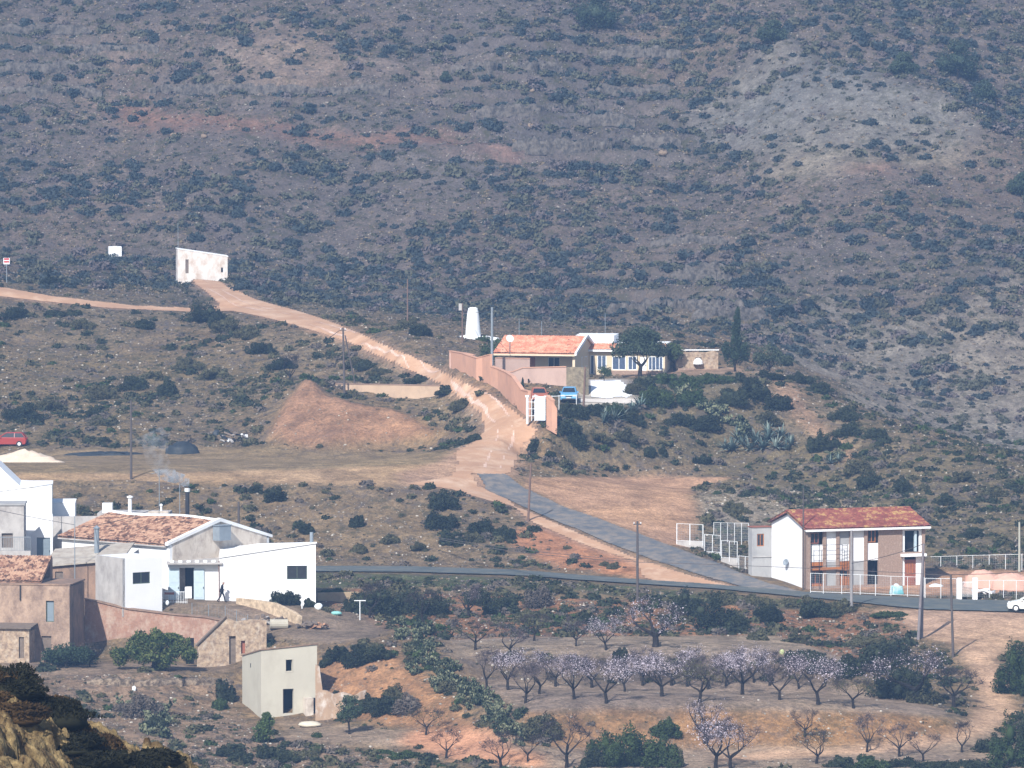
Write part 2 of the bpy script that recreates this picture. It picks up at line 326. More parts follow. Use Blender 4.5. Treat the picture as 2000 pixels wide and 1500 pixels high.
def ground_mat():
    m = bpy.data.materials.new('ground'); m.use_nodes = True; nt = m.node_tree; b = nt.nodes['Principled BSDF']
    b.inputs['Roughness'].default_value = .95; b.inputs['Specular IOR Level'].default_value = .1
    tc = nn(nt, 'ShaderNodeTexCoord'); at = nn(nt, 'ShaderNodeAttribute', attribute_name='soil')
    def noise(s, det=5, r=.6, sc3=None):
        n = nn(nt, 'ShaderNodeTexNoise'); n.inputs['Scale'].default_value = s; n.inputs['Detail'].default_value = det; n.inputs['Roughness'].default_value = r
        if sc3:
            mp = nn(nt, 'ShaderNodeMapping'); mp.inputs['Scale'].default_value = sc3
            nt.links.new(tc.outputs['Object'], mp.inputs[0]); nt.links.new(mp.outputs[0], n.inputs['Vector'])
        else: nt.links.new(tc.outputs['Object'], n.inputs['Vector'])
        return n.outputs['Fac']
    def ramp(x, a, c):
        r = nn(nt, 'ShaderNodeMapRange'); r.inputs[1].default_value = a; r.inputs[2].default_value = c; nt.links.new(x, r.inputs[0]); return r.outputs[0]
    def math_(op, a, c):
        n = nn(nt, 'ShaderNodeMath', operation=op); n.use_clamp = False
        for i, q in enumerate((a, c)):
            if isinstance(q, (int, float)): n.inputs[i].default_value = q
            else: nt.links.new(q, n.inputs[i])
        return n.outputs[0]
    def mix(f, a, c):
        n = nn(nt, 'ShaderNodeMix', data_type='RGBA'); nt.links.new(f, n.inputs['Factor'])
        for k, q in (('A', a), ('B', c)):
            if isinstance(q, tuple): n.inputs[k].default_value = (*q, 1)
            else: nt.links.new(q, n.inputs[k])
        return n.outputs['Result']
    # brightness mottling of the soil itself
    mul = nn(nt, 'ShaderNodeMix', data_type='RGBA', blend_type='MULTIPLY'); mul.inputs['Factor'].default_value = 1
    k = nn(nt, 'ShaderNodeMapRange'); k.inputs[1].default_value = .3; k.inputs[2].default_value = .7; k.inputs[3].default_value = .5; k.inputs[4].default_value = 1.45
    nt.links.new(noise(.35, 9, .72), k.inputs[0])
    k2 = nn(nt, 'ShaderNodeMapRange'); k2.inputs[1].default_value = .35; k2.inputs[2].default_value = .65; k2.inputs[3].default_value = .62; k2.inputs[4].default_value = 1.38
    nt.links.new(noise(3.2, 6, .8), k2.inputs[0]); kk = math_('MULTIPLY', k.outputs[0], k2.outputs[0])
    cmb = nn(nt, 'ShaderNodeCombineColor')
    for i in range(3): nt.links.new(kk, cmb.inputs[i])
    nt.links.new(at.outputs['Color'], mul.inputs['A']); nt.links.new(cmb.outputs[0], mul.inputs['B']); c = mul.outputs['Result']
    # low herbs: olive and mauve-grey patches where the ground is rough (alpha)
    a1 = math_('MULTIPLY', ramp(noise(.9, 7, .7), .47, .6), at.outputs['Alpha'])
    herb = mix(ramp(noise(.22, 4), .42, .58), (.06, .057, .032), (.105, .088, .08))
    c = mix(a1, c, herb)
    a2 = math_('MULTIPLY', ramp(noise(2.6, 6, .7), .56, .66), at.outputs['Alpha'])
    c = mix(a2, c, (.035, .037, .027))
    # pale stones
    vo = nn(nt, 'ShaderNodeTexVoronoi'); vo.inputs['Scale'].default_value = 2.4; nt.links.new(tc.outputs['Object'], vo.inputs['Vector'])
    st = math_('MULTIPLY', ramp(vo.outputs['Distance'], .26, .14), ramp(noise(.5, 3), .5, .68))
    st = math_('MULTIPLY', st, math_('ADD', math_('MULTIPLY', at.outputs['Alpha'], .8), .08))
    c = mix(st, c, (.46, .42, .36))
    nt.links.new(c, b.inputs['Base Color'])
    bp = nn(nt, 'ShaderNodeBump'); bp.inputs['Strength'].default_value = .8; bp.inputs['Distance'].default_value = .5
    hgt = math_('ADD', noise(1.6, 8, .7), math_('MULTIPLY', st, .5))
    nt.links.new(hgt, bp.inputs['Height']); nt.links.new(bp.outputs[0], b.inputs['Normal'])
    return m
GM = ground_mat()
SOIL = np.zeros(MX.shape+(4,)); GK = .62
def setc(mask, c, a): SOIL[mask] = (*c, a)
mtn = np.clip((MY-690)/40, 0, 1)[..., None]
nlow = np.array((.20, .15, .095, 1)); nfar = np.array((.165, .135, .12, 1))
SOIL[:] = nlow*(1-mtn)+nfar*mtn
big = fbm(MX, MY, 30, 4, 11)
SOIL[..., 0] *= 1+.25*big; SOIL[..., 1] *= 1+.12*big
setc(Z_['green1'], (.19, .145, .085), 1)
setc((MU > 1380) & (MV > 870) & (MY > 548) & (MY < 625), (.165, .135, .08), 1); setc((MU > 1080) & (MU < 1480) & (MV > 745) & (MV < 905) & (MY > 583) & (MY < 625), (.16, .13, .08), 1)
setc(Z_['bank'], (.20, .15, .095), .9)
setc(Z_['ravine'], (.25, .18, .13), .9)
setc(Z_['belowroad'], (.27, .145, .085), .95)
setc(Z_['clay'], (.33, .19, .11), .5)
setc(Z_['edge'], (.22, .17, .11), 1)
setc(Z_['plateau'], (.27, .205, .125), .45)
setc(Z_['plateau2'], (.40, .28, .175), .2)
setc(Z_['mound'], (.24, .17, .10), .55)
setc(Z_['moundred'], (.31, .185, .12), .3)
setc(Z_['lot'], (.43, .27, .18), .1)
setc(Z_['apronbank'], (.38, .19, .11), .3)
setc(Z_['t3'], (.31, .24, .185), .5); setc(Z_['t3red'], (.50, .27, .17), .1)
setc(Z_['t2'], (.28, .22, .18), .5); setc(Z_['t1'], (.30, .24, .19), .55)
setc(Z_['wall2'], (.30, .18, .095), .6); setc(Z_['wall1'], (.14, .11, .09), .8)
setc(Z_['pad'], (.48, .33, .235), .05)
setc(Z_['yardtop'], (.23, .18, .14), .5); setc(Z_['gardentop'], (.25, .19, .14), .5)
setc(Z_['yard2'], (.42, .26, .18), .15)
setc(Z_['terrace'], (.36, .25, .18), .3)
setc(Z_['ridgeclay'], (.33, .22, .15), .5); setc(Z_['greyrock'], (.30, .26, .21), .9)
setc(Z_['reds'], (.27, .155, .115), .5); setc(Z_['pale1'], (.26, .20, .165), .7)
setc(Z_['scree'], (.245, .225, .20), .6); setc(Z_['pale2'], (.27, .235, .19), .6); setc(Z_['pale3'], (.27, .235, .195), .65)
setc(Z_['redsp'], (.30, .15, .11), .3)
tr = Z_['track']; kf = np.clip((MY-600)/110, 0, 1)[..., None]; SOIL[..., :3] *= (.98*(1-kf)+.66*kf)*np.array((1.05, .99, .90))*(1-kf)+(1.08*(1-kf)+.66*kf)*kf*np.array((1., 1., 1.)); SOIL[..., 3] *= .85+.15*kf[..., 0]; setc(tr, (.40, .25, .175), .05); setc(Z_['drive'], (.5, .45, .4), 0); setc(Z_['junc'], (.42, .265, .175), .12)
for k_ in ('lot', 'pad', 'plateau2', 't3red', 'yard2'): SOIL[Z_[k_], :3] *= 1.0
SOIL[Z_['verge'], :3] = (.085, .095, .045); SOIL[Z_['verge'], 3] = .8
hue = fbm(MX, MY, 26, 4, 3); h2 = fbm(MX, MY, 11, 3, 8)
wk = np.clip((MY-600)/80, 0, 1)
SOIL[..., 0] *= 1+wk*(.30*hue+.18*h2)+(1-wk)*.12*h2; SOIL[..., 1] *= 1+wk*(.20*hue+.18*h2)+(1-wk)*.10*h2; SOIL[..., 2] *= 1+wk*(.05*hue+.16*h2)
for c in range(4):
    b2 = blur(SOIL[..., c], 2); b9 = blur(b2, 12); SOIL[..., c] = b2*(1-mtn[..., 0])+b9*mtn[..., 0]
def grid_mesh(name, X, Y, Z, mat_, mask=None, soil=None, smooth=True):
    ny, nx = X.shape
    me = bpy.data.meshes.new(name)
    idx = np.arange(nx*ny).reshape(ny, nx)
    q = np.stack([idx[:-1, :-1], idx[:-1, 1:], idx[1:, 1:], idx[1:, :-1]], -1).reshape(-1, 4)
    if mask is not None: q = q[(mask[:-1, :-1] & mask[1:, 1:] & mask[:-1, 1:] & mask[1:, :-1]).reshape(-1)]
    V = np.stack([X, Y, Z], -1).reshape(-1, 3)
    used = np.unique(q); rm = np.zeros(nx*ny, int); rm[used] = np.arange(len(used)); q = rm[q]; V = V[used]
    me.vertices.add(len(V)); me.vertices.foreach_set('co', V.ravel())
    me.loops.add(q.size); me.loops.foreach_set('vertex_index', q.ravel().astype(np.int32))
    me.polygons.add(len(q)); me.polygons.foreach_set('loop_start', np.arange(0, q.size, 4, dtype=np.int32)); me.polygons.foreach_set('loop_total', np.full(len(q), 4, dtype=np.int32))
    if soil is not None:
        at = me.color_attributes.new('soil', 'FLOAT_COLOR', 'POINT'); at.data.foreach_set('color', soil.reshape(-1, 4)[used].ravel().astype(np.float32))
    me.update(calc_edges=True); me.validate()
    if smooth: me.polygons.foreach_set('use_smooth', np.ones(len(me.polygons), bool))
    me.materials.append(mat_)
    o = bpy.data.objects.new(name, me); COL.objects.link(o); return o
def kind(o, k): o['kind'] = k; return o
# split into valley ground and the mountain behind it
cut = np.argmin(abs(TY-690))
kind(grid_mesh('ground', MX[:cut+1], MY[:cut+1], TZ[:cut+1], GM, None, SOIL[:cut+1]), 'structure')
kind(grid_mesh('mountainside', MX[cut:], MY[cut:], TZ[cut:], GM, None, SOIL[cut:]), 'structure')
# roads: finer sheets draped a hand above the ground
ASPH = mat('asphalt', (.135, .145, .155), (.09, .098, .108), .25, .9, contrast=.25, stain=(.24, .20, .165), stain_scale=.9, stain_amt=.46, bump=.02)
ASPH2 = mat('asphalt_old', (.115, .13, .13), (.07, .085, .085), .3, .9, contrast=.3, stain=(.18, .17, .14), stain_scale=.5, stain_amt=.4)
DIRT = mat('dirt_track_soil', (.50, .305, .19), (.37, .215, .13), .3, .95, detail=8, contrast=.25, stain=(.58, .41, .29), stain_scale=.35, stain_amt=.40, bump=.05, bscale=3)
def drape(name, m_, inside, xr, yr, st, lift, jit=0):
    X, Y = np.meshgrid(np.arange(xr[0], xr[1], st), np.arange(yr[0], yr[1], st))
    Z = ground(X, Y); U, V = proj(X, Y, bil(X, Y, Zc, -112, 418, 1.0))
    if jit: U = U+jit*fbm(X, Y, 3, 3, 2); V = V+.25*fbm(X, Y, 3, 3, 6)
    M = inside(U, V, Y)
    return kind(grid_mesh(name, X, Y, Z+lift, m_, M), 'structure')
drape('dirt_track', DIRT, lambda U, V, Y: inpoly(U, V, TRACK), (-82, 26), (526, 712), .3, .05, 1)
drape('paved_lane', ASPH, lambda U, V, Y: inpoly(U, V, ROAD_UP), (-5, 28), (522, 573), .2, .085, 5)
RC = [hit(*q) for q in ((392,550),(420,566),(460,590),(520,606),(600,628),(700,657),(800,693),(900,742),(960,790),(985,825),(988,850),(975,880),(962,915))]
def ruts(U, V, Y):
    X = (U-1000)/F*Y; best = np.full(U.shape, 9.)
    for a, b in zip(RC[:-1], RC[1:]):
        dx, dy = b.x-a.x, b.y-a.y; L2 = dx*dx+dy*dy; t = np.clip(((X-a.x)*dx+(Y-a.y)*dy)/L2, 0, 1)
        best = np.minimum(best, np.hypot(X-a.x-t*dx, Y-a.y-t*dy))
    w_ = fbm(X, Y, 2.2, 3, 4)
    return (abs(best-.72-.12*w_) < .14+.25*np.clip(fbm(X, Y, 5, 2, 9), -.4, 1)) & inpoly(U, V-2, TRACK) & inpoly(U-6, V+2, TRACK)
drape('wheel_ruts', mat('rut_gravel', (.60, .42, .33), (.50, .32, .235), .8, .95, stain=(.68, .56, .48), stain_scale=1.2, stain_amt=.4), ruts, (-82, 26), (570, 712), .16, .075)
def lower(U, V, Y):
    a = np.interp(U, [-250,0,620,800,1000,1200,1400,1550,1700,1850,2300], [1083,1086,1107,1108,1114,1130,1143,1156,1165,1172,1182])
    c = np.interp(U, [-250,0,620,800,1000,1200,1400,1600,1800,2300], [1094,1095,1118,1119,1125,1139,1152,1171,1192,1206])
    return (V > a) & (V < c)
drape('road', ASPH2, lower, (-66, 60), (500, 556), .2, .115, 5)
# ---------------------------------------------------------------- builders
def link(o, parent=None):
    COL.objects.link(o)
    if parent is not None: o.parent = parent
    return o
def tag(o, label, cat, group=None):
    o['label'] = label; o['category'] = cat
    if group: o['group'] = group
    return o
def thing(name, label, cat, loc=(0, 0, 0), rotz=0, group=None):
    o = bpy.data.objects.new(name, None); o.empty_display_size = .3; link(o)
    o.location = loc; o.rotation_euler = (0, 0, rotz)
    return tag(o, label, cat, group)
def npmesh(name, V, Q, mats, mi=None, smooth=False):
    me = bpy.data.meshes.new(name); V = np.asarray(V, np.float32); Q = np.asarray(Q, np.int32); k = Q.shape[1]
    me.vertices.add(len(V)); me.vertices.foreach_set('co', V.ravel())
    me.loops.add(Q.size); me.loops.foreach_set('vertex_index', Q.ravel())
    me.polygons.add(len(Q)); me.polygons.foreach_set('loop_start', np.arange(0, Q.size, k, dtype=np.int32)); me.polygons.foreach_set('loop_total', np.full(len(Q), k, np.int32))
    for m in mats: me.materials.append(m)
    if mi is not None: me.polygons.foreach_set('material_index', np.asarray(mi, np.int32))
    me.update(calc_edges=True)
    if smooth: me.polygons.foreach_set('use_smooth', np.ones(len(Q), bool))
    return me
class MB:
    def __init__(s): s.v = []; s.f = []
    def poly(s, pts):
        b = len(s.v); s.v += [tuple(p) for p in pts]; s.f.append(list(range(b, b+len(pts)))); return s
    def box(s, x0, y0, z0, x1, y1, z1):
        if x1 < x0: x0, x1 = x1, x0
        if y1 < y0: y0, y1 = y1, y0
        if z1 < z0: z0, z1 = z1, z0
        b = len(s.v); s.v += [(x0,y0,z0),(x1,y0,z0),(x1,y1,z0),(x0,y1,z0),(x0,y0,z1),(x1,y0,z1),(x1,y1,z1),(x0,y1,z1)]
        s.f += [[b+i for i in q] for q in ((0,3,2,1),(4,5,6,7),(0,1,5,4),(1,2,6,5),(2,3,7,6),(3,0,4,7))]; return s
    def hexa(s, bot, top):
        b = len(s.v); n = len(bot); s.v += [tuple(p) for p in bot]+[tuple(p) for p in top]
        s.f.append([b+i for i in range(n)][::-1]); s.f.append([b+n+i for i in range(n)])
        for i in range(n): j = (i+1) % n; s.f.append([b+i, b+j, b+n+j, b+n+i])
        return s
    def extr(s, prof, axis, a, c):   # profile in the plane across the axis, from a to c
        f = {'x': lambda p, t: (t, p[0], p[1]), 'y': lambda p, t: (p[0], t, p[1]), 'z': lambda p, t: (p[0], p[1], t)}[axis]
        return s.hexa([f(p, a) for p in prof], [f(p, c) for p in prof])
    def tube(s, p0, p1, r0, r1=None, n=6, cap=True):
        r1 = r0 if r1 is None else r1; p0 = Vector(p0); p1 = Vector(p1); d = (p1-p0)
        if d.length < 1e-6: return s
        d.normalize(); a = d.orthogonal().normalized(); c = d.cross(a); b = len(s.v)
        for p, r in ((p0, r0), (p1, r1)):
            for i in range(n):
                t = 2*math.pi*i/n; s.v.append(tuple(p+(a*math.cos(t)+c*math.sin(t))*r))
        for i in range(n): j = (i+1) % n; s.f.append([b+i, b+j, b+n+j, b+n+i])
        if cap: s.f.append([b+i for i in range(n)][::-1]); s.f.append([b+n+i for i in range(n)])
        return s
    def lathe(s, prof, n=16, c=(0, 0, 0)):
        b = len(s.v)
        for r, z in prof:
            for i in range(n): t = 2*math.pi*i/n; s.v.append((c[0]+r*math.cos(t), c[1]+r*math.sin(t), c[2]+z))
        for k in range(len(prof)-1):
            for i in range(n): j = (i+1) % n; s.f.append([b+k*n+i, b+k*n+j, b+(k+1)*n+j, b+(k+1)*n+i])
        s.f.append([b+i for i in range(n)][::-1]); s.f.append([b+(len(prof)-1)*n+i for i in range(n)]); return s
    def wall(s, x0, x1, y0, y1, z0, z1, holes=(), top=None):
        """wall along x, y0..y1 thick, with rectangular openings (hx0,hx1,hz0,hz1)"""
        xs = sorted({x0, x1, *[h[0] for h in holes], *[h[1] for h in holes]}); zs = sorted({z0, z1, *[h[2] for h in holes], *[h[3] for h in holes]})
        for a, c in zip(xs[:-1], xs[1:]):
            run = None
            for e, f in zip(zs[:-1], zs[1:]):
                mx, mz = (a+c)/2, (e+f)/2
                solid = not any(h[0] < mx < h[1] and h[2] < mz < h[3] for h in holes)
                if solid: run = (run[0], f) if run else (e, f)
                if (not solid) and run: s.box(a, y0, run[0], c, y1, run[1]); run = None
            if run: s.box(a, y0, run[0], c, y1, run[1])
        return s
    def build(s, name, m, parent=None, loc=None, smooth=False, bevel=0):
        me = bpy.data.meshes.new(name); me.from_pydata(s.v, [], s.f)
        for q in (m if isinstance(m, (list, tuple)) else [m]): me.materials.append(q)
        me.update()
        if smooth: me.polygons.foreach_set('use_smooth', [True]*len(me.polygons))
        o = link(bpy.data.objects.new(name, me), parent)
        if loc is not None: o.location = loc
        if bevel:
            b = o.modifiers.new('bevel', 'BEVEL'); b.width = bevel; b.segments = 2; b.limit_method = 'ANGLE'
        return o
def copy_tree(o, parent=None):
    c = o.copy(); COL.objects.link(c)
    if parent is not None: c.parent = parent
    for ch in list(o.children): copy_tree(ch, c)
    return c
# ---------------------------------------------------------------- foliage
def leafmat(name, c1, c2, c3=None):
    if name in MATS: return MATS[name]
    m = bpy.data.materials.new(name); m.use_nodes = True; nt = m.node_tree; b = nt.nodes['Principled BSDF']
    b.inputs['Roughness'].default_value = .8; b.inputs['Specular IOR Level'].default_value = .15
    g = nn(nt, 'ShaderNodeNewGeometry'); n = nn(nt, 'ShaderNodeTexNoise'); n.inputs['Scale'].default_value = 1.1; n.inputs['Detail'].default_value = 5
    nt.links.new(g.outputs['Position'], n.inputs['Vector'])
    a = nn(nt, 'ShaderNodeMath', operation='MULTIPLY_ADD'); a.inputs[1].default_value = .45; nt.links.new(g.outputs['Random Per Island'], a.inputs[0]); nt.links.new(n.outputs['Fac'], a.inputs[2])
    oi = nn(nt, 'ShaderNodeObjectInfo'); a2 = nn(nt, 'ShaderNodeMath', operation='MULTIPLY_ADD'); a2.inputs[1].default_value = .35
    nt.links.new(oi.outputs['Random'], a2.inputs[0]); nt.links.new(a.outputs[0], a2.inputs[2])
    cr = nn(nt, 'ShaderNodeValToRGB'); e = cr.color_ramp.elements; e[0].position = .5; e[1].position = 1.1 if c3 is None else .85
    e[0].color = (*c1, 1); e[1].color = (*c2, 1)
    if c3: q = e.new(1.0); q.color = (*c3, 1)
    nt.links.new(a2.outputs[0], cr.inputs['Fac']); nt.links.new(cr.outputs[0], b.inputs['Base Color'])
    MATS[name] = m; return m
def leaves(n, c, r, size, seed, shell=.55, up=0.0, lump=.3, elong=1.0, hemi=False, droop=0):
    """n small leaf quads filling an uneven ellipsoid"""
    g = np.random.RandomState(seed)
    d = g.normal(size=(n, 3)); d /= np.linalg.norm(d, axis=1)[:, None]
    if hemi: d[:, 2] = abs(d[:, 2])*1.0-.08
    # lumpy outline: distance to the surface depends on the direction
    k = g.normal(size=(9, 3)); k /= np.linalg.norm(k, axis=1)[:, None]
    L = np.exp(5*((d@k.T)-1)).max(1)
    rad = (1-lump)+lump*L*1.4
    rr = shell+(1-shell)*g.rand(n)**.7
    p = d*(rad*rr)[:, None]*np.array(r)+np.array(c)
    nrm = g.normal(size=(n, 3))*.9+d; nrm /= np.linalg.norm(nrm, axis=1)[:, None]
    t = np.cross(nrm, g.normal(size=(n, 3))); t /= np.linalg.norm(t, axis=1)[:, None]+1e-9
    if up: t = t*(1-up)+np.array((0, 0, 1))*up+d*up*.6; t /= np.linalg.norm(t, axis=1)[:, None]
    b = np.cross(nrm, t); b /= np.linalg.norm(b, axis=1)[:, None]+1e-9
    s = size*(.5+g.rand(n))[:, None]
    V = np.stack([p-t*s*elong-b*s*.35, p+b*s*.6-t*s*.2*elong, p+t*s*elong+b*s*.2, p-b*s*.6+t*s*.2*elong], 1).reshape(-1, 3)
    return V, np.arange(4*n).reshape(n, 4)
def ball(c, r, seed=0, nu=10, nv=7, jit=.15, hemi=False):
    g = np.random.RandomState(seed); V = []; Q = []
    for j in range(nv+1):
        ph = math.pi*j/nv
        for i in range(nu):
            th = 2*math.pi*i/nu; k = 1+jit*(g.rand()-.5)*2
            V.append((c[0]+r[0]*math.sin(ph)*math.cos(th)*k, c[1]+r[1]*math.sin(ph)*math.sin(th)*k, c[2]+r[2]*math.cos(ph)*k))
    for j in range(nv):
        for i in range(nu):
            a = j*nu+i; b = j*nu+(i+1) % nu; Q.append((a, b, b+nu, a+nu))
    return np.array(V), np.array(Q)
def join(parts):
    V = []; Q = []; M = []; n = 0
    for p in parts:
        v, q = p[0], p[1]; m = p[2] if len(p) > 2 else 0
        V.append(v); Q.append(q+n); M.append(np.full(len(q), m)); n += len(v)
    return np.concatenate(V), np.concatenate(Q), np.concatenate(M)
M_SH = [leafmat('shrub_dark', (.008, .013, .009), (.034, .043, .024)), leafmat('shrub_olive', (.03, .034, .02), (.085, .082, .045)),
        leafmat('shrub_dry', (.048, .043, .04), (.125, .105, .088)), leafmat('shrub_green', (.014, .028, .011), (.042, .065, .022))]
M_FAR = [leafmat('hazed_dark_scrub', (.012, .02, .024), (.04, .052, .052)), leafmat('hazed_olive_scrub', (.03, .036, .026), (.09, .09, .062)), leafmat('hazed_dry_scrub', (.045, .04, .043), (.12, .10, .098)), M_SH[3]]  # mountain scrub: bluer leaf colours, with distance haze put into the tint
SHRUB_T = []
for i in range(8):
    r = (1, 1, .72+.1*(i % 3))
    parts = [leaves(260, (0, 0, .05), r, .12, 40+i, .62, .15, .35, 1.3, hemi=True), (*ball((0, 0, 0), (.46, .46, .38), 60+i, 9, 6), 0)]
    SHRUB_T.append(join(parts)[:2])
TUFT_T = []
for i in range(6):
    v, q = leaves(14, (0, 0, .1), (1, 1, .6), .36, 90+i, .3, .4, .2, 1.1, hemi=True); TUFT_T.append((v, q))
def tiled(T, P_, S, seed=0, zs=None):
    """many copies of a small mesh as one set of arrays"""
    g = np.random.RandomState(seed); v, q = T; n = len(P_); a = g.rand(n)*6.283
    ca, sa = np.cos(a)[:, None], np.sin(a)[:, None]; S = np.asarray(S)[:, None]
    X = (v[None, :, 0]*ca-v[None, :, 1]*sa)*S+P_[:, 0:1]; Y = (v[None, :, 0]*sa+v[None, :, 1]*ca)*S+P_[:, 1:2]
    Z = v[None, :, 2]*S*(1 if zs is None else zs)+P_[:, 2:3]
    return np.stack([X, Y, Z], -1).reshape(-1, 3), (q[None]+np.arange(n)[:, None, None]*len(v)).reshape(-1, q.shape[1])
def branches(seed, h0=.9, r0=.14, levels=4, spread=.75, n0=4, length=1.3, lean=0, up=.35, kink=.25):
    """a forked trunk: returns limbs (p0,p1,r0,r1,level)"""
    g = random.Random(seed); out = []; tips = []
    base = Vector((0, 0, -.25)); top = Vector((lean*.5+g.uniform(-.08, .08), g.uniform(-.08, .08), h0))
    mid = base.lerp(top, .55)+Vector((g.uniform(-.06, .06), g.uniform(-.06, .06), 0))
    out += [(base, mid, r0*1.35, r0*1.02, 0), (mid, top, r0*1.02, r0*.92, 0)]
    def grow(p, d, L, r, lv):
        n = 2 if lv < 2 else 1
        for k in range(n+1):
            q = p+d*(L/(n+1)); out.append((p, q, r, r*.82, lv)); p = q; r *= .82
            d = (d+Vector((g.uniform(-kink, kink), g.uniform(-kink, kink), g.uniform(-kink*.6, kink*.8)))).normalized()
        if lv >= levels: tips.append(p); return
        for k in range(2 if lv < 2 else 3):
            a = g.uniform(0, 6.28); e = Vector((math.cos(a), math.sin(a), g.uniform(-.2, .7)))
            grow(p, (d*1.1+e*.8+Vector((0, 0, up*.4))).normalized(), L*g.uniform(.55, .75), r*.72, lv+1)
    a0 = g.uniform(0, 6.28)
    for k in range(n0):
        a = a0+6.283*k/n0+g.uniform(-.35, .35)
        d = Vector((math.cos(a)*spread, math.sin(a)*spread, 1-.35*spread+g.uniform(-.1, .15))).normalized()
        grow(top, d, length*g.uniform(.8, 1.15), r0*.68, 1)
    return out, tips
def limb_mesh(L, lo, hi, nmin=4):
    m = MB()
    for p, q, a, b, lv in L:
        if lo <= lv <= hi: m.tube(p, q, a, b, 7 if lv < 2 else (5 if lv < 3 else 3), cap=False)
    return m
BARK = mat('almond_bark', (.03, .025, .023), (.012, .01, .01), 6, .95)
TWIG = mat('twigs', (.085, .066, .066), (.04, .032, .035), 4, .95)
TWIGD = mat('dark_twigs', (.06, .048, .045), (.025, .02, .022), 4, .95)
BLO = leafmat('almond_blossom', (.13, .105, .13), (.36, .31, .37), (.62, .56, .65))
SPARSE = leafmat('budding_twigs', (.075, .06, .065), (.22, .18, .20))
GRL = leafmat('young_almond_leaves', (.03, .034, .014), (.09, .09, .04))
def mesh_of(m, name, mats):
    me = bpy.data.meshes.new(name); me.from_pydata(m.v, [], m.f)
    for q in mats: me.materials.append(q)
    me.update(); return me
def almond_template(seed, style):
    big = style == 'big'
    L, tips = branches(seed, h0=.8 if not big else .75, r0=.125 if not big else .26, levels=4, spread=.85 if not big else .95, n0=4 if not big else 4, length=1.15 if not big else 1.2)
    tr = mesh_of(limb_mesh(L, 0, 2), 'trunk', [BARK])
    tw = limb_mesh(L, 3, 9); g = np.random.RandomState(seed)
    rr = random.Random(seed)
    for t in tips:
        for k in range(5):
            q = t+Vector((rr.uniform(-.45, .45), rr.uniform(-.45, .45), rr.uniform(-.15, .5))); tw.tube(t, q, .012, .006, 3, False)
    V = np.array(tw.v); Q = np.array([f for f in tw.f]); M = np.zeros(len(Q), int)
    T = np.array([tuple(t) for t in tips]+[tuple(q) for p, q, a, b, lv in L if lv >= 3])
    n = {'blossom': 2100, 'sparse': 1000, 'bare': 200, 'green': 1300, 'big': 1100, 'bigbare': 250}[style]
    sz = {'blossom': .037, 'sparse': .036, 'bare': .03, 'green': .045, 'big': .04, 'bigbare': .03}[style]
    c = T[g.randint(0, len(T), n)]+g.normal(size=(n, 3))*(.36, .36, .30)
    v, q = leaves(n, (0, 0, 0), (0.001, 0.001, 0.001), sz, seed+5); v = v.reshape(n, 4, 3)+c[:, None]
    V2, Q2, M2 = join([(V, Q, 0), (v.reshape(-1, 3), q, 1)])
    lm = {'blossom': BLO, 'big': BLO, 'sparse': SPARSE, 'bare': SPARSE, 'bigbare': SPARSE, 'green': GRL}[style]
    cm = npmesh('crown', V2, Q2, [TWIGD if style in ('bare', 'bigbare') else TWIG, lm], M2)
    h = max(t.z for t in tips)+.3
    return tr, cm, h
ALM = {}
def almond(pos, hpx_m, style, label, group, rot, idx):
    key = (style, idx % 6)
    if key not in ALM: ALM[key] = almond_template(100+13*(idx % 6)+{'blossom': 0, 'sparse': 200, 'bare': 300, 'green': 400, 'big': 500, 'bigbare': 600}[style], style)
    tr, cm, h = ALM[key]; s = hpx_m/h
    t = thing('almond_tree', label, 'tree', pos, rot, group); kx = rng.uniform(.82, 1.12); t.scale = (s*kx, s*rng.uniform(.85, 1.15), s*rng.uniform(.92, 1.05))
    link(bpy.data.objects.new('trunk', tr), t); link(bpy.data.objects.new('crown', cm), t)
    return t
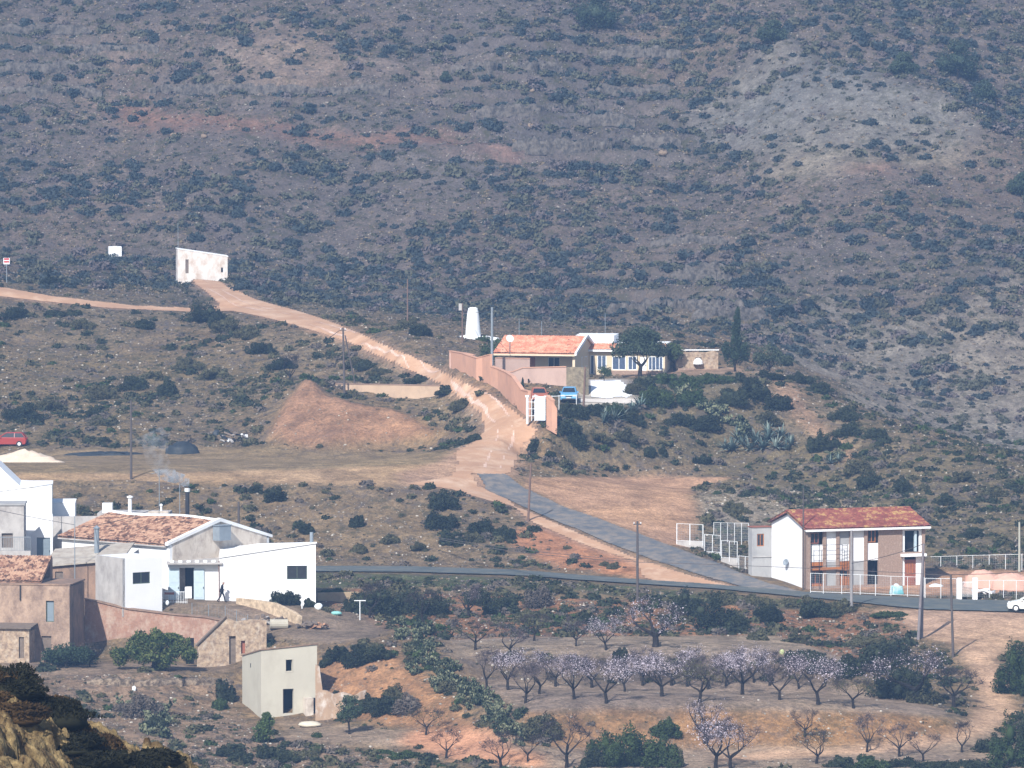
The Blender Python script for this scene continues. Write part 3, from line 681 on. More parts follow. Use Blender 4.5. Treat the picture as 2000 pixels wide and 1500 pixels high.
# ---------------------------------------------------------------- almond orchard
# (u, v of the foot, height in photo pixels, style, label)
AL = [
 (722,1207,80,'bare','bare twiggy almond tree against the dark hedge under the road, left'),
 (825,1216,72,'bare','thin leafless almond tree in front of the dark shrubs below the road'),
 (915,1207,72,'sparse','budding almond tree below the road beside the round dark bush'),
 (928,1270,66,'bare','dark bare almond tree at the left end of the upper terrace'),
 (997,1284,72,'sparse','mauve budding almond tree with a pale painted trunk foot'),
 (1043,1252,58,'green','wide low almond tree with olive leaves at the back of the upper terrace'),
 (1125,1263,56,'sparse','small thin almond tree between two larger ones on the upper terrace'),
 (1183,1270,72,'blossom','pale pink blossoming almond tree on the upper terrace, round crown'),
 (1280,1264,100,'big','large old almond tree with thick black forked trunk and scattered blossom'),
 (1026,1374,88,'sparse','front almond tree at the left end of the middle terrace, mauve buds'),
 (1121,1366,84,'blossom','second blossoming almond tree from the left in the front row'),
 (1184,1374,90,'blossom','pink blossoming almond tree third in the front row of the middle terrace'),
 (1292,1361,84,'blossom','pink blossoming almond tree fourth in the front row of the middle terrace'),
 (1366,1374,88,'green','olive green leafing almond tree in the middle of the front row'),
 (1450,1357,86,'blossom','pink almond tree just right of the olive green one, front row'),
 (1522,1368,82,'sparse','thinly budding almond tree to the right of the middle of the front row'),
 (1597,1377,94,'blossom','tall spreading almond tree with pale blossom near the right end of the front row'),
 (1667,1384,64,'green','small greenish almond tree at the right end of the front row'),
 (1790,1372,112,'big','large blossoming almond tree standing over the dark bush at the terrace end'),
 (1862,1382,88,'bigbare','gnarled bare almond tree with sprawling limbs beside the dirt path'),
 (950,1346,78,'sparse',None),(993,1348,80,'blossom',None),(1054,1356,70,'sparse',None),(1085,1341,74,'blossom',None),
 (1155,1343,72,'sparse',None),(1220,1351,78,'blossom',None),(1255,1339,76,'sparse',None),(1312,1339,76,'blossom',None),(1342,1341,70,'bare',None),
 (1382,1346,72,'sparse',None),(1418,1340,66,'blossom',None),(1472,1334,80,'blossom',None),(1503,1340,74,'sparse',None),(1560,1346,66,'sparse',None),
 (1572,1440,62,'bigbare','stubby dark pruned almond tree against the orange stone terrace wall'),
 (1378,1452,80,'big','blossoming almond tree with bent dark trunk against the lower terrace wall'),
 (1398,1500,100,'blossom','blossoming almond tree at the bottom edge, left one of the pair'),
 (1428,1502,96,'sparse','fine stemmed almond tree at the bottom edge, right one of the pair'),
 (1595,1492,74,'green','low wide almond tree with olive tint on the bottom terrace'),
 (1693,1469,78,'sparse','mauve twiggy almond tree in front of the orange terrace wall, left of two'),
 (1756,1478,74,'sparse','mauve twiggy almond tree in front of the orange terrace wall, right of two'),
 (1802,1487,58,'bare','small bare almond tree beside the sunlit path at lower right'),
 (1878,1470,62,'bare','dark little almond tree where the path bends at lower right'),
 (872,1482,58,'bare','small bare almond tree on the red soil at the bottom, left one'),
 (978,1501,80,'bare','bare almond tree with open vase shape on the red soil at the bottom'),
 (1031,1488,56,'bare','slim bare sapling to the right of the open vase shaped almond'),
 (1106,1500,100,'bigbare','large bare almond tree leaning right beside the big green thicket'),
 (832,1436,56,'green','small olive tinted almond tree at the foot of the clay slope'),
 (566,749,58,'bare','lone black bare tree on the terrace beside the red soil mound'),
]
for i, (u, v, h, st, lab) in enumerate(AL):
    p = hit(u, v); m_ = p.y/F
    grp = 'almond trees in the orchard' if i != len(AL)-1 else None
    almond(p, h*m_, st, lab or 'almond tree in the crowded back row of the middle terrace', 'almond trees of the back row' if lab is None else grp, rng.uniform(0, 6.28), i)
# ---------------------------------------------------------------- shrubs
SPOTS = []   # (pos, radius, height factor, material, label)
DARK = [ # u, v foot, width px, height px, material
 (538,980,46,40,0),(500,962,28,20,0),(697,1030,30,34,0),(866,992,62,46,0),(860,1032,66,40,0),(600,1042,34,22,0),(940,1040,60,30,0),(985,1048,44,24,0),
 (925,1060,40,26,1),(990,1055,36,24,0),(760,1060,40,20,1),(700,1080,36,20,1),(820,1075,36,20,1),(880,1065,50,34,0),(1200,1110,26,14,1),(640,1085,40,16,1),
 (1340,1200,60,60,0),(1395,1225,90,80,0),(1440,1235,50,40,0),(1500,1215,60,44,0),(1600,1205,80,40,0),(1640,1195,60,30,1),(1560,1300,80,44,0),(1600,1310,60,40,0),
 (1660,1320,60,50,0),(1700,1310,60,60,0),(1740,1300,80,70,0),(1760,1366,120,80,0),(1800,1372,70,46,1),(1720,1280,50,40,1),(1680,1262,60,30,1),(1480,1180,70,26,1),(1560,1185,90,26,1),
 (1640,1190,80,24,1),(1740,1202,70,14,3),(1420,1180,60,24,1),(1560,1255,60,24,1),(1480,1250,44,24,1),
 (985,1195,52,42,0),(960,1200,34,26,0),(740,1200,90,56,0),(790,1198,80,60,0),(850,1200,60,50,0),(700,1195,60,44,0),(930,1180,50,44,0),(1050,1185,60,50,2),(1100,1160,40,26,1),
 (1110,1225,50,20,1),(1150,1220,46,26,0),(1030,1215,50,30,1),(760,1165,120,22,1),(650,1160,60,16,3),(1210,1290,32,36,0),(1000,1290,40,20,1),
 (1235,1499,110,90,3),(1185,1495,80,72,3),(1290,1500,80,84,3),(1160,1500,50,40,0),(1320,1498,30,60,1),(1060,1440,80,60,1),(1300,1440,60,40,3),
 (1640,1500,60,30,0),(1700,1504,80,26,3),(1760,1504,90,24,0),(1840,1504,90,24,0),(1900,1500,90,22,0),(1980,1355,80,116,3),(2010,1350,60,110,0),(1975,1505,90,110,3),(1940,1470,70,40,0),(2010,1500,60,120,0),
 (640,1300,30,20,0),(700,1300,60,44,0),(740,1290,60,40,0),(660,1290,50,36,0),(720,1270,70,24,1),(800,1390,60,40,2),(750,1395,60,44,0),(720,1390,40,40,0),(770,1375,50,40,1),
 (440,1370,40,60,0),(430,1385,30,30,3),(280,1400,80,50,2),(240,1395,40,30,2),(300,1430,50,40,0),(440,1480,40,30,0),(470,1490,50,30,0),(560,1490,50,34,0),(600,1480,40,20,1),(520,1480,40,40,0),
 (740,1470,60,12,3),(800,1478,70,20,3),(840,1482,50,16,0),(620,1440,30,10,3),(880,1350,50,30,1),(640,1195,30,10,1),
 (560,1182,62,40,0),(606,1186,26,20,0),(140,1298,90,46,0),(90,1310,50,20,0),(165,1290,50,30,2),
 (1110,855,60,44,0),(1125,870,40,34,0),(1045,885,30,26,0),(1075,895,20,16,0),(925,862,34,20,0),(900,862,20,10,0),(900,800,40,24,1),(870,770,36,20,0),
 (1270,892,28,26,0),(1295,890,18,22,0),(1370,905,36,22,0),(1600,880,46,40,0),(1630,880,30,26,0),(1660,850,60,30,0),(1650,820,60,30,0),(1600,765,60,20,0),(1560,745,60,20,0),
 (1720,860,40,24,0),(1700,955,60,40,0),(1680,925,70,34,1),(1760,960,50,30,0),(1560,980,44,22,1),(1430,1000,40,24,1),(1440,1000,50,20,1),(1880,940,50,24,1),(1940,970,60,24,1),(1900,1050,60,24,0),(1850,985,40,20,0),
 (1340,755,60,30,3),(1300,750,60,24,3),(1400,745,80,24,3),(1450,745,60,20,0),(1500,740,60,20,0),(1280,790,70,44,3),(1350,790,70,36,3),(1430,790,70,44,0),(1470,780,70,44,0),(1260,760,50,30,0),(1240,770,40,30,1),
 (1160,810,40,30,0),(1200,815,40,34,3),(1240,830,40,36,0),(1220,860,50,30,1),(1330,830,60,30,0),(1380,840,60,30,0),(1520,800,60,40,0),(1500,830,60,30,1),(1125,815,50,34,0),(1105,810,30,26,0),(1170,860,50,20,1),
 (325,775,44,40,0),(200,780,60,40,1),(260,760,60,30,0),(300,740,60,20,1),(50,820,90,36,0),(100,800,60,30,1),(200,830,60,24,1),(390,630,70,46,0),(440,650,60,40,1),(280,640,40,20,0),(430,640,50,40,0),(510,690,60,24,0),
 (550,720,60,24,0),(480,660,50,30,1),(110,615,60,14,0),(30,620,60,24,0),(720,720,60,20,0),(750,730,70,16,1),(820,745,60,16,0),(690,715,50,20,1),(160,640,60,20,1),(370,720,70,26,1),(420,740,70,26,1),
 (820,655,44,26,0),(780,645,40,16,1),(800,640,60,20,1),(100,560,40,24,0),(90,550,24,24,0),(180,815,30,20,0),
 (880,985,30,14,1),(1180,1105,22,12,1),(1240,1170,30,14,1),
]
WHERE = [(lambda u, v, d: d > 690, 'hazy grey green shrub on the mountainside', 'shrubs on the mountainside'),
 (lambda u, v, d: d > 600 and u < 1000, 'dusty shrub on the terraced slope below the dirt track', 'shrubs on the slope beside the track'),
 (lambda u, v, d: d > 560 and u >= 1000, 'dusty dark shrub on the spur in front of the villa', 'shrubs on the villa spur'),
 (lambda u, v, d: d > 533, 'dark shrub on the stony bank above the lower road', 'shrubs on the stony bank'),
 (lambda u, v, d: d > 485, 'dark green shrub on the red bank below the road', 'shrubs below the road'),
 (lambda u, v, d: True, 'dark shrub on the lower slopes around the orchard', 'shrubs on the lower slopes')]
for (u, v, wpx, hpx, mi) in DARK:
    p = hit(u, min(v, 1498)); k = p.y/F; SPOTS.append((p, wpx*.5*k, (hpx/wpx*2)/.8, mi))
gg = random.Random(4)
for k_ in range(26):
    t_ = k_/25*5; PL = [(785,1230),(830,1290),(870,1330),(920,1370),(975,1410),(1030,1450)]; i_ = min(4, int(t_)); f_ = t_-i_
    u = PL[i_][0]*(1-f_)+PL[i_+1][0]*f_+gg.uniform(-34, 34); v = PL[i_][1]*(1-f_)+PL[i_+1][1]*f_+gg.uniform(-14, 18); p = hit(u, v); SPOTS.append((p, gg.uniform(.4, .85), 1.0, gg.choice([0, 1, 3])))
fixed = len(SPOTS)
# density of wild growth
DEN = np.full(MX.shape, .8)
for k_, val in dict(plateau=.05, plateau2=.0, lot=0, track=0, pad=0, yardtop=.05, yard2=0, parking=0, terrace=.15, gardentop=.05, t1=.03, t2=.02, t3=.04, t3red=0, mound=.12, moundred=.02,
                    scree=.35, clay=.2, apronbank=.15, wall2=.12, wall1=.3, belowroad=1.25, ravine=.7, bank=.55, pale1=.35, reds=.3, pale2=.3, redsp=.05, pale3=.6, green1=1.35, edge=1.3, ridgeclay=.3, greyrock=.9).items(): DEN[Z_[k_]] = val
gul = abs(MU-np.interp(MV, [0,100,300,420,640,700], [1230,1260,1370,1440,1480,1520])); DEN[(gul < 70) & (MY > 690)] *= 1.7
DEN[(MU > 1050) & (MV > 740) & (MY > 583) & (MY < 640)] *= 2.2; DEN[(MU > 1400) & (MY > 548) & (MY <= 583)] *= 1.6
DEN[SMOOTH > .5] = 0
DEN[lowroad] = 0
DEN[(MV > 745) & (MV < 800) & (MU > 640) & (MU < 870) & (MY > 610) & (MY < 632)] *= .4
DEN = blur(DEN, 1)
TWL = [([(290,180),(450,178),(600,182),(760,180)], 1.0, 'long dry stone terrace wall on the upper left mountainside'), ([(0,60),(90,58),(180,62)], .9, 'topmost short terrace wall at the upper left corner'), ([(30,98),(160,100),(310,96)], 1.1, 'terrace wall second from the top at the upper left'), ([(0,136),(120,134),(200,138)], 1.0, 'terrace wall third from the top at the upper left'), ([(0,180),(110,178),(200,182)], .9, 'lowest terrace wall at the upper left'),
    ([(880,142),(980,136),(1100,140)], 1.6, 'curved terrace wall left of the central gully, upper'), ([(930,222),(1080,216),(1160,212)], 1.2, 'terrace wall with brown scar in the central gully, middle left'), ([(1000,290),(1160,292),(1330,282)], 2.0, 'longest dry stone terrace wall across the central gully'), ([(1170,110),(1300,100),(1330,108)], 1.0, 'small terrace wall high in the central gully'), ([(1150,180),(1250,186),(1320,184)], 1.3, 'terrace wall right of centre in the gully, middle'),
    ([(1130,240),(1200,238),(1240,242)], 1.2, 'short rocky terrace wall above the longest one'), ([(1270,480),(1350,472),(1420,476)], 1.4, 'upper of the terrace walls above the cypress'), ([(1310,545),(1400,538),(1430,542)], 1.9, 'middle terrace wall above the cypress, stony'), ([(1180,612),(1300,602),(1470,606)], 1.6, 'lowest terrace wall just behind the villa trees'), ([(1350,620),(1400,612),(1500,618)], 1.2, 'pale rubble terrace wall left behind the cypress top'), ([(1620,795),(1700,790),(1760,800)], 0.0, '')]
EXTRA = [[(0,240),(200,238),(420,250),(640,262)], [(420,330),(700,338),(900,350)], [(60,420),(300,428),(560,436)], [(1480,395),(1700,388),(1960,398)], [(1500,470),(1760,462),(2000,474)], [(700,470),(900,462),(1150,474)], [(1000,360),(1200,352),(1400,362)], [(560,110),(700,104),(840,112)], [(1180,420),(1350,412),(1480,424)], [(560,560),(760,566),(960,556),(1150,566)]]
for L_ in [q[0] for q in TWL if q[2]]+EXTRA:
    us = [q[0] for q in L_]; vs = np.interp(MU, us, [q[1] for q in L_])+3*fbm(MX, MY, 9, 2, 4)
    on = (MU > us[0]) & (MU < us[-1]) & (MY > 690)
    DEN[on & (MV > vs+2) & (MV < vs+14)] *= .3; DEN[on & (MV > vs-13) & (MV < vs+1)] *= 2.4
clump = np.clip(.62+1.5*fbm(MX, MY, 9, 3, 13)+.7*fbm(MX, MY, 35, 2, 6), 0.05, 1.5)
DENC = DEN*clump
def scatter(n, d0, d1, rlo, rhi, seed, power=1.6, usec=True, D_=None):
    g = np.random.RandomState(seed); D_ = D_ if D_ is not None else (DENC if usec else DEN)
    xs = g.uniform(-78, 78, n*4); ys = g.uniform(d0, d1, n*4)
    ok = (abs(xs) < ys*.0925+3)
    xs, ys = xs[ok], ys[ok]
    pr = bil(xs, ys, D_, TX[0], TY[0], ST); ok = g.rand(len(xs)) < pr; xs, ys = xs[ok][:n], ys[ok][:n]
    zs = ground(xs, ys); U, V = proj(xs, ys, zs); ok = (V > -30) & (V < 1530); xs, ys, zs = xs[ok], ys[ok], zs[ok]
    r = rlo+(rhi-rlo)*g.rand(len(xs))**power
    return np.c_[xs, ys, zs-r*.06], r
lists = []
pm, rm_ = scatter(8500, 690, 870, .4, 1.55, 1, 1.8)
pn, rn_ = scatter(9500, 424, 690, .2, 1.0, 2, 2.2)
PB = np.r_[pm, pn]; RB = np.r_[rm_, rn_]
g = np.random.RandomState(5)
matb = np.where(PB[:, 1] > 690, g.choice([0, 1, 2], len(PB), p=[.45, .4, .15]), g.choice([0, 1, 2, 3], len(PB), p=[.35, .38, .17, .10]))
order = np.argsort(-RB/PB[:, 1]); nobj = 298-fixed
big_i = order[:nobj]; rest = order[nobj:]
for i in big_i: SPOTS.append((Vector(PB[i]), RB[i], g.uniform(.8, 1.25), int(matb[i])))
smesh = {}
def thicket_mesh(w_, h, mi, seed, far_k=False):
    """several leafy domes grown into each other, w_ metres wide and h tall"""
    g_ = np.random.RandomState(seed); k = max(3, int(round(w_/max(.5, h)*2.2))+1); parts = []
    for j in range(k):
        cx = (j+.5)/k-.5+g_.uniform(-.06, .06); e = math.sqrt(max(.08, 1-(1.75*cx)**2)); hh = h*e*g_.uniform(.7, 1.08); rx = w_*(.16+.3/k+g_.uniform(0, .06))
        for lvl in range(1 if hh < rx*1.3 else 2):
            cz = hh*(.25 if lvl == 0 else .62); rz = hh*(.6 if lvl == 0 and hh < rx*1.3 else .42)
            parts.append((*leaves(int(420+260*rx*rz), (cx*w_*.82, g_.uniform(-.25, .25)*w_, cz), (rx*(1-.25*lvl), rx*.9, rz), .062+.012*rx, seed*17+j*3+lvl, .6, .12, .38, 1.2), 0))
            parts.append((*ball((cx*w_*.82, 0, cz), (rx*.36, rx*.34, rz*.36), seed+j, 8, 6), 0))
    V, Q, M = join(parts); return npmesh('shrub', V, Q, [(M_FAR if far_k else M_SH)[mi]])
for i, (p, r, hf, mi) in enumerate(SPOTS):
    u_, v_ = proj(p.x, p.y, p.z)
    if i < fixed and (hf > 1.15 or r > 1.15):
        o = link(bpy.data.objects.new('shrub', thicket_mesh(2*r, 2*r*hf*.4, mi, i))); o.location = (p.x, p.y, p.z-.12)
    else:
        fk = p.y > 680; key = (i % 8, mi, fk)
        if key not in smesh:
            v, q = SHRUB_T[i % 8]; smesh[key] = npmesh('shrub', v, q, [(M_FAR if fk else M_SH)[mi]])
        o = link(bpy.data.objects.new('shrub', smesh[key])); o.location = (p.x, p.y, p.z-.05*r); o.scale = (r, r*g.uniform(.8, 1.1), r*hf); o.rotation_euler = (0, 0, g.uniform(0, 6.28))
    for fn, lab, grp in WHERE:
        if fn(u_, v_, p.y): tag(o, lab, 'shrub', grp); break
def stuff_mesh(name, P_, S_, Ts, mats, M_, seed, zs=None):
    parts = []; k = 0
    for t in range(len(Ts)):
        for mi in range(len(mats)):
            sel = (np.arange(len(P_)) % len(Ts) == t) & (M_ == mi)
            if sel.any(): parts.append((*tiled(Ts[t], P_[sel], S_[sel], seed+k, zs), mi)); k += 1
    V, Q, M = join(parts); o = link(bpy.data.objects.new(name, npmesh(name, V, Q, mats, M))); o['kind'] = 'stuff'; return o
SMALL_T = []
for i in range(4): SMALL_T.append(join([leaves(90, (0, 0, .05), (1, 1, .75), .17, 70+i, .6, .15, .35, 1.2, hemi=True), (*ball((0, 0, 0), (.5, .5, .38), i, 7, 4), 0)])[:2])
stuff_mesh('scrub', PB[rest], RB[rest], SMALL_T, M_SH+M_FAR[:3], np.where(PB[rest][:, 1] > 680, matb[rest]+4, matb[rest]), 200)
# low tufts and dry herbs
M_TU = [leafmat('tuft_dark', (.02, .024, .018), (.06, .06, .038)), leafmat('tuft_dry', (.075, .06, .04), (.20, .155, .10)), leafmat('tuft_grey', (.06, .055, .052), (.15, .13, .12))]
pt, rt = scatter(36000, 690, 870, .13, .46, 21, 1.4, False); pu, ru = scatter(20000, 424, 690, .08, .3, 22, 1.5, False)
PT = np.r_[pt, pu]; RT = np.r_[rt, ru]
stuff_mesh('dry_herbs', PT, RT, TUFT_T, M_TU, np.where(PT[:, 1] > 660, g.choice([0, 1, 2], len(PT), p=[.5, .25, .25]), g.choice([0, 1, 2], len(PT), p=[.3, .55, .15])), 300)
# loose stones
STONE_T = [ball((0, 0, .15), (1, .8, .6), 300+i, 6, 4, .3) for i in range(4)]
ST_M = [mat('limestone', (.33, .30, .26), (.20, .175, .15), 3, .95), mat('brown_stone', (.25, .19, .14), (.15, .115, .085), 3, .95), mat('white_stone', (.5, .46, .4), (.36, .32, .27), 3, .95)]
ps, rs = scatter(20000, 690, 870, .05, .2, 31, 2.5, False); pq, rq = scatter(22000, 424, 690, .03, .17, 32, 3, False)
DST = np.zeros(MX.shape)
for k_, val in dict(bank=.35, wall2=1, wall1=.6, ravine=.5, belowroad=.35, clay=.25, greyrock=1, t3=.12, t2=.06, t1=.08, ridgeclay=.3, mound=.15, edge=.3).items(): DST[Z_[k_]] = val
DST *= np.clip(.5+2.2*fbm(MX, MY, 7, 3, 15), 0, 1.5)
px_, rx_ = scatter(26000, 424, 640, .035, .16, 35, 2.2, D_=DST)
PS = np.r_[ps, pq, px_]; RS = np.r_[rs, rq, rx_]
stuff_mesh('loose_stones', PS, RS, STONE_T, ST_M, np.where(PS[:, 1] > 660, g.choice([0, 1], len(PS), p=[.45, .55]), g.choice([0, 1, 2], len(PS), p=[.3, .45, .25])), 400)
# ---------------------------------------------------------------- materials of buildings
WHITE = mat('whitewash', (.80, .81, .82), (.74, .75, .76), .8, .8, stain=(.52, .49, .44), stain_scale=.45, stain_amt=.3)
WHITEC = mat('clean_whitewash', (.84, .85, .87), (.78, .79, .81), .6, .8, stain=(.66, .64, .60), stain_scale=.3, stain_amt=.26)
STAINED = mat('stained_plaster', (.66, .60, .53), (.52, .45, .38), .7, .9, stain=(.30, .24, .20), stain_scale=1.1, stain_amt=.42)
GREYC = mat('grey_render', (.40, .40, .40), (.32, .32, .32), .7, .9, stain=(.25, .25, .26), stain_scale=.6, stain_amt=.38)
LGREY = mat('pale_render', (.50, .48, .46), (.38, .36, .35), .5, .9, stain=(.28, .26, .25), stain_scale=.9, stain_amt=.42)
EARTH = mat('earth_plaster', (.44, .315, .235), (.33, .235, .175), .5, .95, stain=(.20, .14, .11), stain_scale=1.1, stain_amt=.48, bump=.05, bscale=5)
EARTHD = mat('dark_earth_plaster', (.36, .235, .165), (.25, .165, .12), .5, .95, stain=(.15, .11, .09), stain_scale=.8, stain_amt=.48, bump=.03, bscale=5)
REDW = mat('red_earth_wall', (.37, .215, .155), (.27, .16, .12), .6, .95, stain=(.46, .36, .29), stain_scale=1.3, stain_amt=.42, bump=.07, bscale=4)
STONEW = mat('rubble_wall', (.44, .33, .23), (.22, .16, .12), 2.4, .95, stain=(.5, .43, .35), stain_scale=2.6, stain_amt=.38, bump=.1, bscale=3, contrast=.12)
PINKP = mat('salmon_plaster', (.60, .34, .235), (.52, .29, .20), .4, .9, stain=(.42, .25, .19), stain_scale=.5, stain_amt=.36)
PINKL = mat('pale_pink_plaster', (.52, .37, .31), (.46, .32, .27), .4, .9, stain=(.36, .25, .21), stain_scale=.5, stain_amt=.36)
CREAMV = mat('cream_plaster', (.66, .55, .40), (.60, .50, .36), .5, .9)
CREAM = mat('bone_plaster', (.50, .475, .40), (.455, .43, .365), .5, .9, stain=(.40, .37, .31), stain_scale=.45, stain_amt=.36)
BRICK = mat('brick', (.37, .265, .21), (.22, .15, .115), 9, .95, stain=(.5, .4, .33), stain_scale=5, stain_amt=.35)
WOODO = mat('orange_wood', (.45, .17, .055), (.33, .12, .04), 4, .6)
WOODR = mat('red_wood', (.32, .12, .075), (.24, .09, .06), 4, .6)
WOODG = mat('weathered_wood', (.20, .16, .13), (.12, .095, .08), 3, .9)
POLEM = mat('pole_wood', (.115, .10, .095), (.07, .06, .06), 2, .9)
POLEB = mat('pole_brown', (.20, .13, .10), (.13, .085, .07), 2, .9)
GLASS = mat('window_glass', (.03, .035, .045), (.015, .018, .022), 2, .15, spec=.5)
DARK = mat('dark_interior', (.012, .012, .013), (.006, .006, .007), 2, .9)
WMET = mat('white_metal', (.78, .80, .82), (.66, .68, .70), 3, .5)
GMET = mat('grey_metal', (.24, .28, .32), (.18, .21, .24), 2, .5)
BMET = mat('black_metal', (.04, .04, .045), (.02, .02, .022), 3, .5)
GREENM = mat('green_frame', (.10, .14, .11), (.07, .10, .08), 3, .5)
BLUED = mat('pale_blue_paint', (.50, .60, .66), (.42, .52, .58), 3, .6)
GDOOR = mat('grey_door', (.20, .25, .29), (.17, .21, .25), 3, .6)
def tilemat(name, c1, c2, c3, s=3.2, amt=.4):
    m = bpy.data.materials.new(name); m.use_nodes = True; nt = m.node_tree; b = nt.nodes['Principled BSDF']; b.inputs['Roughness'].default_value = .9
    tc = nn(nt, 'ShaderNodeTexCoord'); v = nn(nt, 'ShaderNodeTexVoronoi'); v.inputs['Scale'].default_value = s
    nt.links.new(tc.outputs['Object'], v.inputs['Vector']); sp = nn(nt, 'ShaderNodeSeparateColor'); nt.links.new(v.outputs['Color'], sp.inputs[0])
    n = nn(nt, 'ShaderNodeTexNoise'); n.inputs['Scale'].default_value = .9; n.inputs['Detail'].default_value = 6; nt.links.new(tc.outputs['Object'], n.inputs['Vector'])
    a = nn(nt, 'ShaderNodeMath', operation='MULTIPLY_ADD'); a.inputs[1].default_value = amt; nt.links.new(sp.outputs[0], a.inputs[0]); nt.links.new(n.outputs['Fac'], a.inputs[2])
    cr = nn(nt, 'ShaderNodeValToRGB'); e = cr.color_ramp.elements; e[0].position = .5; e[1].position = .95; e[0].color = (*c1, 1); e[1].color = (*c3, 1); q = e.new(.7); q.color = (*c2, 1)
    nt.links.new(a.outputs[0], cr.inputs[0]); nt.links.new(cr.outputs[0], b.inputs['Base Color']); return m
T_OLD = tilemat('old_roof_tiles', (.07, .035, .024), (.22, .11, .07), (.40, .25, .17), 3.4, .55)
T_RED = tilemat('red_roof_tiles', (.15, .042, .032), (.24, .068, .05), (.40, .27, .10), 4.2, .34)
T_NEW = tilemat('orange_roof_tiles', (.40, .15, .09), (.50, .21, .13), (.58, .31, .21), 3.5, .4)
def roof_sheet(parent, name, e0, e1, r0, r1, m, period=.24, amp=.05, row=.38, th=.12, sag=0, seed=1):
    """one slope of barrel tiles between an eave line e0-e1 and a ridge line r0-r1"""
    e0, e1, r0, r1 = map(Vector, (e0, e1, r0, r1)); W = (e1-e0).length; H = (r0-e0).length
    nx = max(8, int(W/period*5)); ny = max(3, int(H/row)); nrm = (e1-e0).cross(r0-e0).normalized()
    if nrm.z < 0: nrm = -nrm
    g = np.random.RandomState(seed); V = []; Q = []; off = g.normal(size=(ny, int(W/period)+2))*.013
    for j in range(ny):
        for k in (0, 1):
            t = (j+k)/ny
            for i in range(nx+1):
                s = i/nx; p = e0.lerp(e1, s).lerp(r0.lerp(r1, s), t)
                ph = s*W/period; h = amp*abs(math.cos(math.pi*ph))+(.035 if k == 0 else 0)+off[j, int(ph)]
                if sag: h -= sag*math.sin(math.pi*s*2.2)*t
                V.append(tuple(p+nrm*h))
        b = j*2*(nx+1)
        for i in range(nx): Q.append((b+i, b+i+1, b+nx+2+i, b+nx+1+i))
        if j:
            a = b-(nx+1)
            for i in range(nx): Q.append((a+i, a+i+1, b+i+1, b+i))
    n = len(V); dn = nrm*(-th)
    V += [tuple(p+dn) for p in (e0, e1, r1, r0)]+[tuple(p-nrm*.01) for p in (e0, e1, r1, r0)]
    Q += [(n, n+1, n+2, n+3), (n, n+1, n+5, n+4), (n+1, n+2, n+6, n+5), (n+2, n+3, n+7, n+6), (n+3, n, n+4, n+7)]
    return link(bpy.data.objects.new(name, npmesh(name, V, Q, [m])), parent)
def pl(mb, ax, a0, a1, z0, z1, y0, y1):
    return mb.box(a0, y0, z0, a1, y1, z1) if ax == 'x' else mb.box(y0, a0, z0, y1, a1, z1)
def window(par, ax, a0, a1, z0, z1, y, fm, bars=1, depth=.06, fw=.07, glass=None, side=-1):
    """a framed window; y = outer plane, side = direction the wall faces"""
    f = MB(); s = -side
    y0, y1 = y, y+s*depth
    pl(f, ax, a0, a0+fw, z0, z1, y0, y1); pl(f, ax, a1-fw, a1, z0, z1, y0, y1); pl(f, ax, a0+fw, a1-fw, z0, z0+fw, y0, y1); pl(f, ax, a0+fw, a1-fw, z1-fw, z1, y0, y1)
    for k in range(bars):
        c = a0+(a1-a0)*(k+1)/(bars+1); pl(f, ax, c-fw*.4, c+fw*.4, z0+fw, z1-fw, y0+s*.003, y1)
    w_ = f.build('window', fm, par)
    q = MB(); pl(q, ax, a0+fw*.5, a1-fw*.5, z0+fw*.5, z1-fw*.5, y+s*depth*.6, y+s*depth*.85); q.build('pane', glass or GLASS, w_)
    return w_
def door(par, ax, a0, a1, z0, z1, y, m, side=-1, th=.05, handle=True, name='door'):
    s = -side; d = MB(); pl(d, ax, a0, a1, z0, z1, y, y+s*th)
    for k in range(2): pl(d, ax, a0+.1, a1-.1, z0+.15+(z1-z0)*.5*k, z0+(z1-z0)*(.42+.5*k), y-s*.02, y)
    d_ = d.build(name, m, par)
    if handle:
        h = MB(); pl(h, ax, a1-.12, a1-.06, z0+.95, z0+1.1, y-s*.06, y-s*.02); h.build('handle', BMET, d_)
    return d_
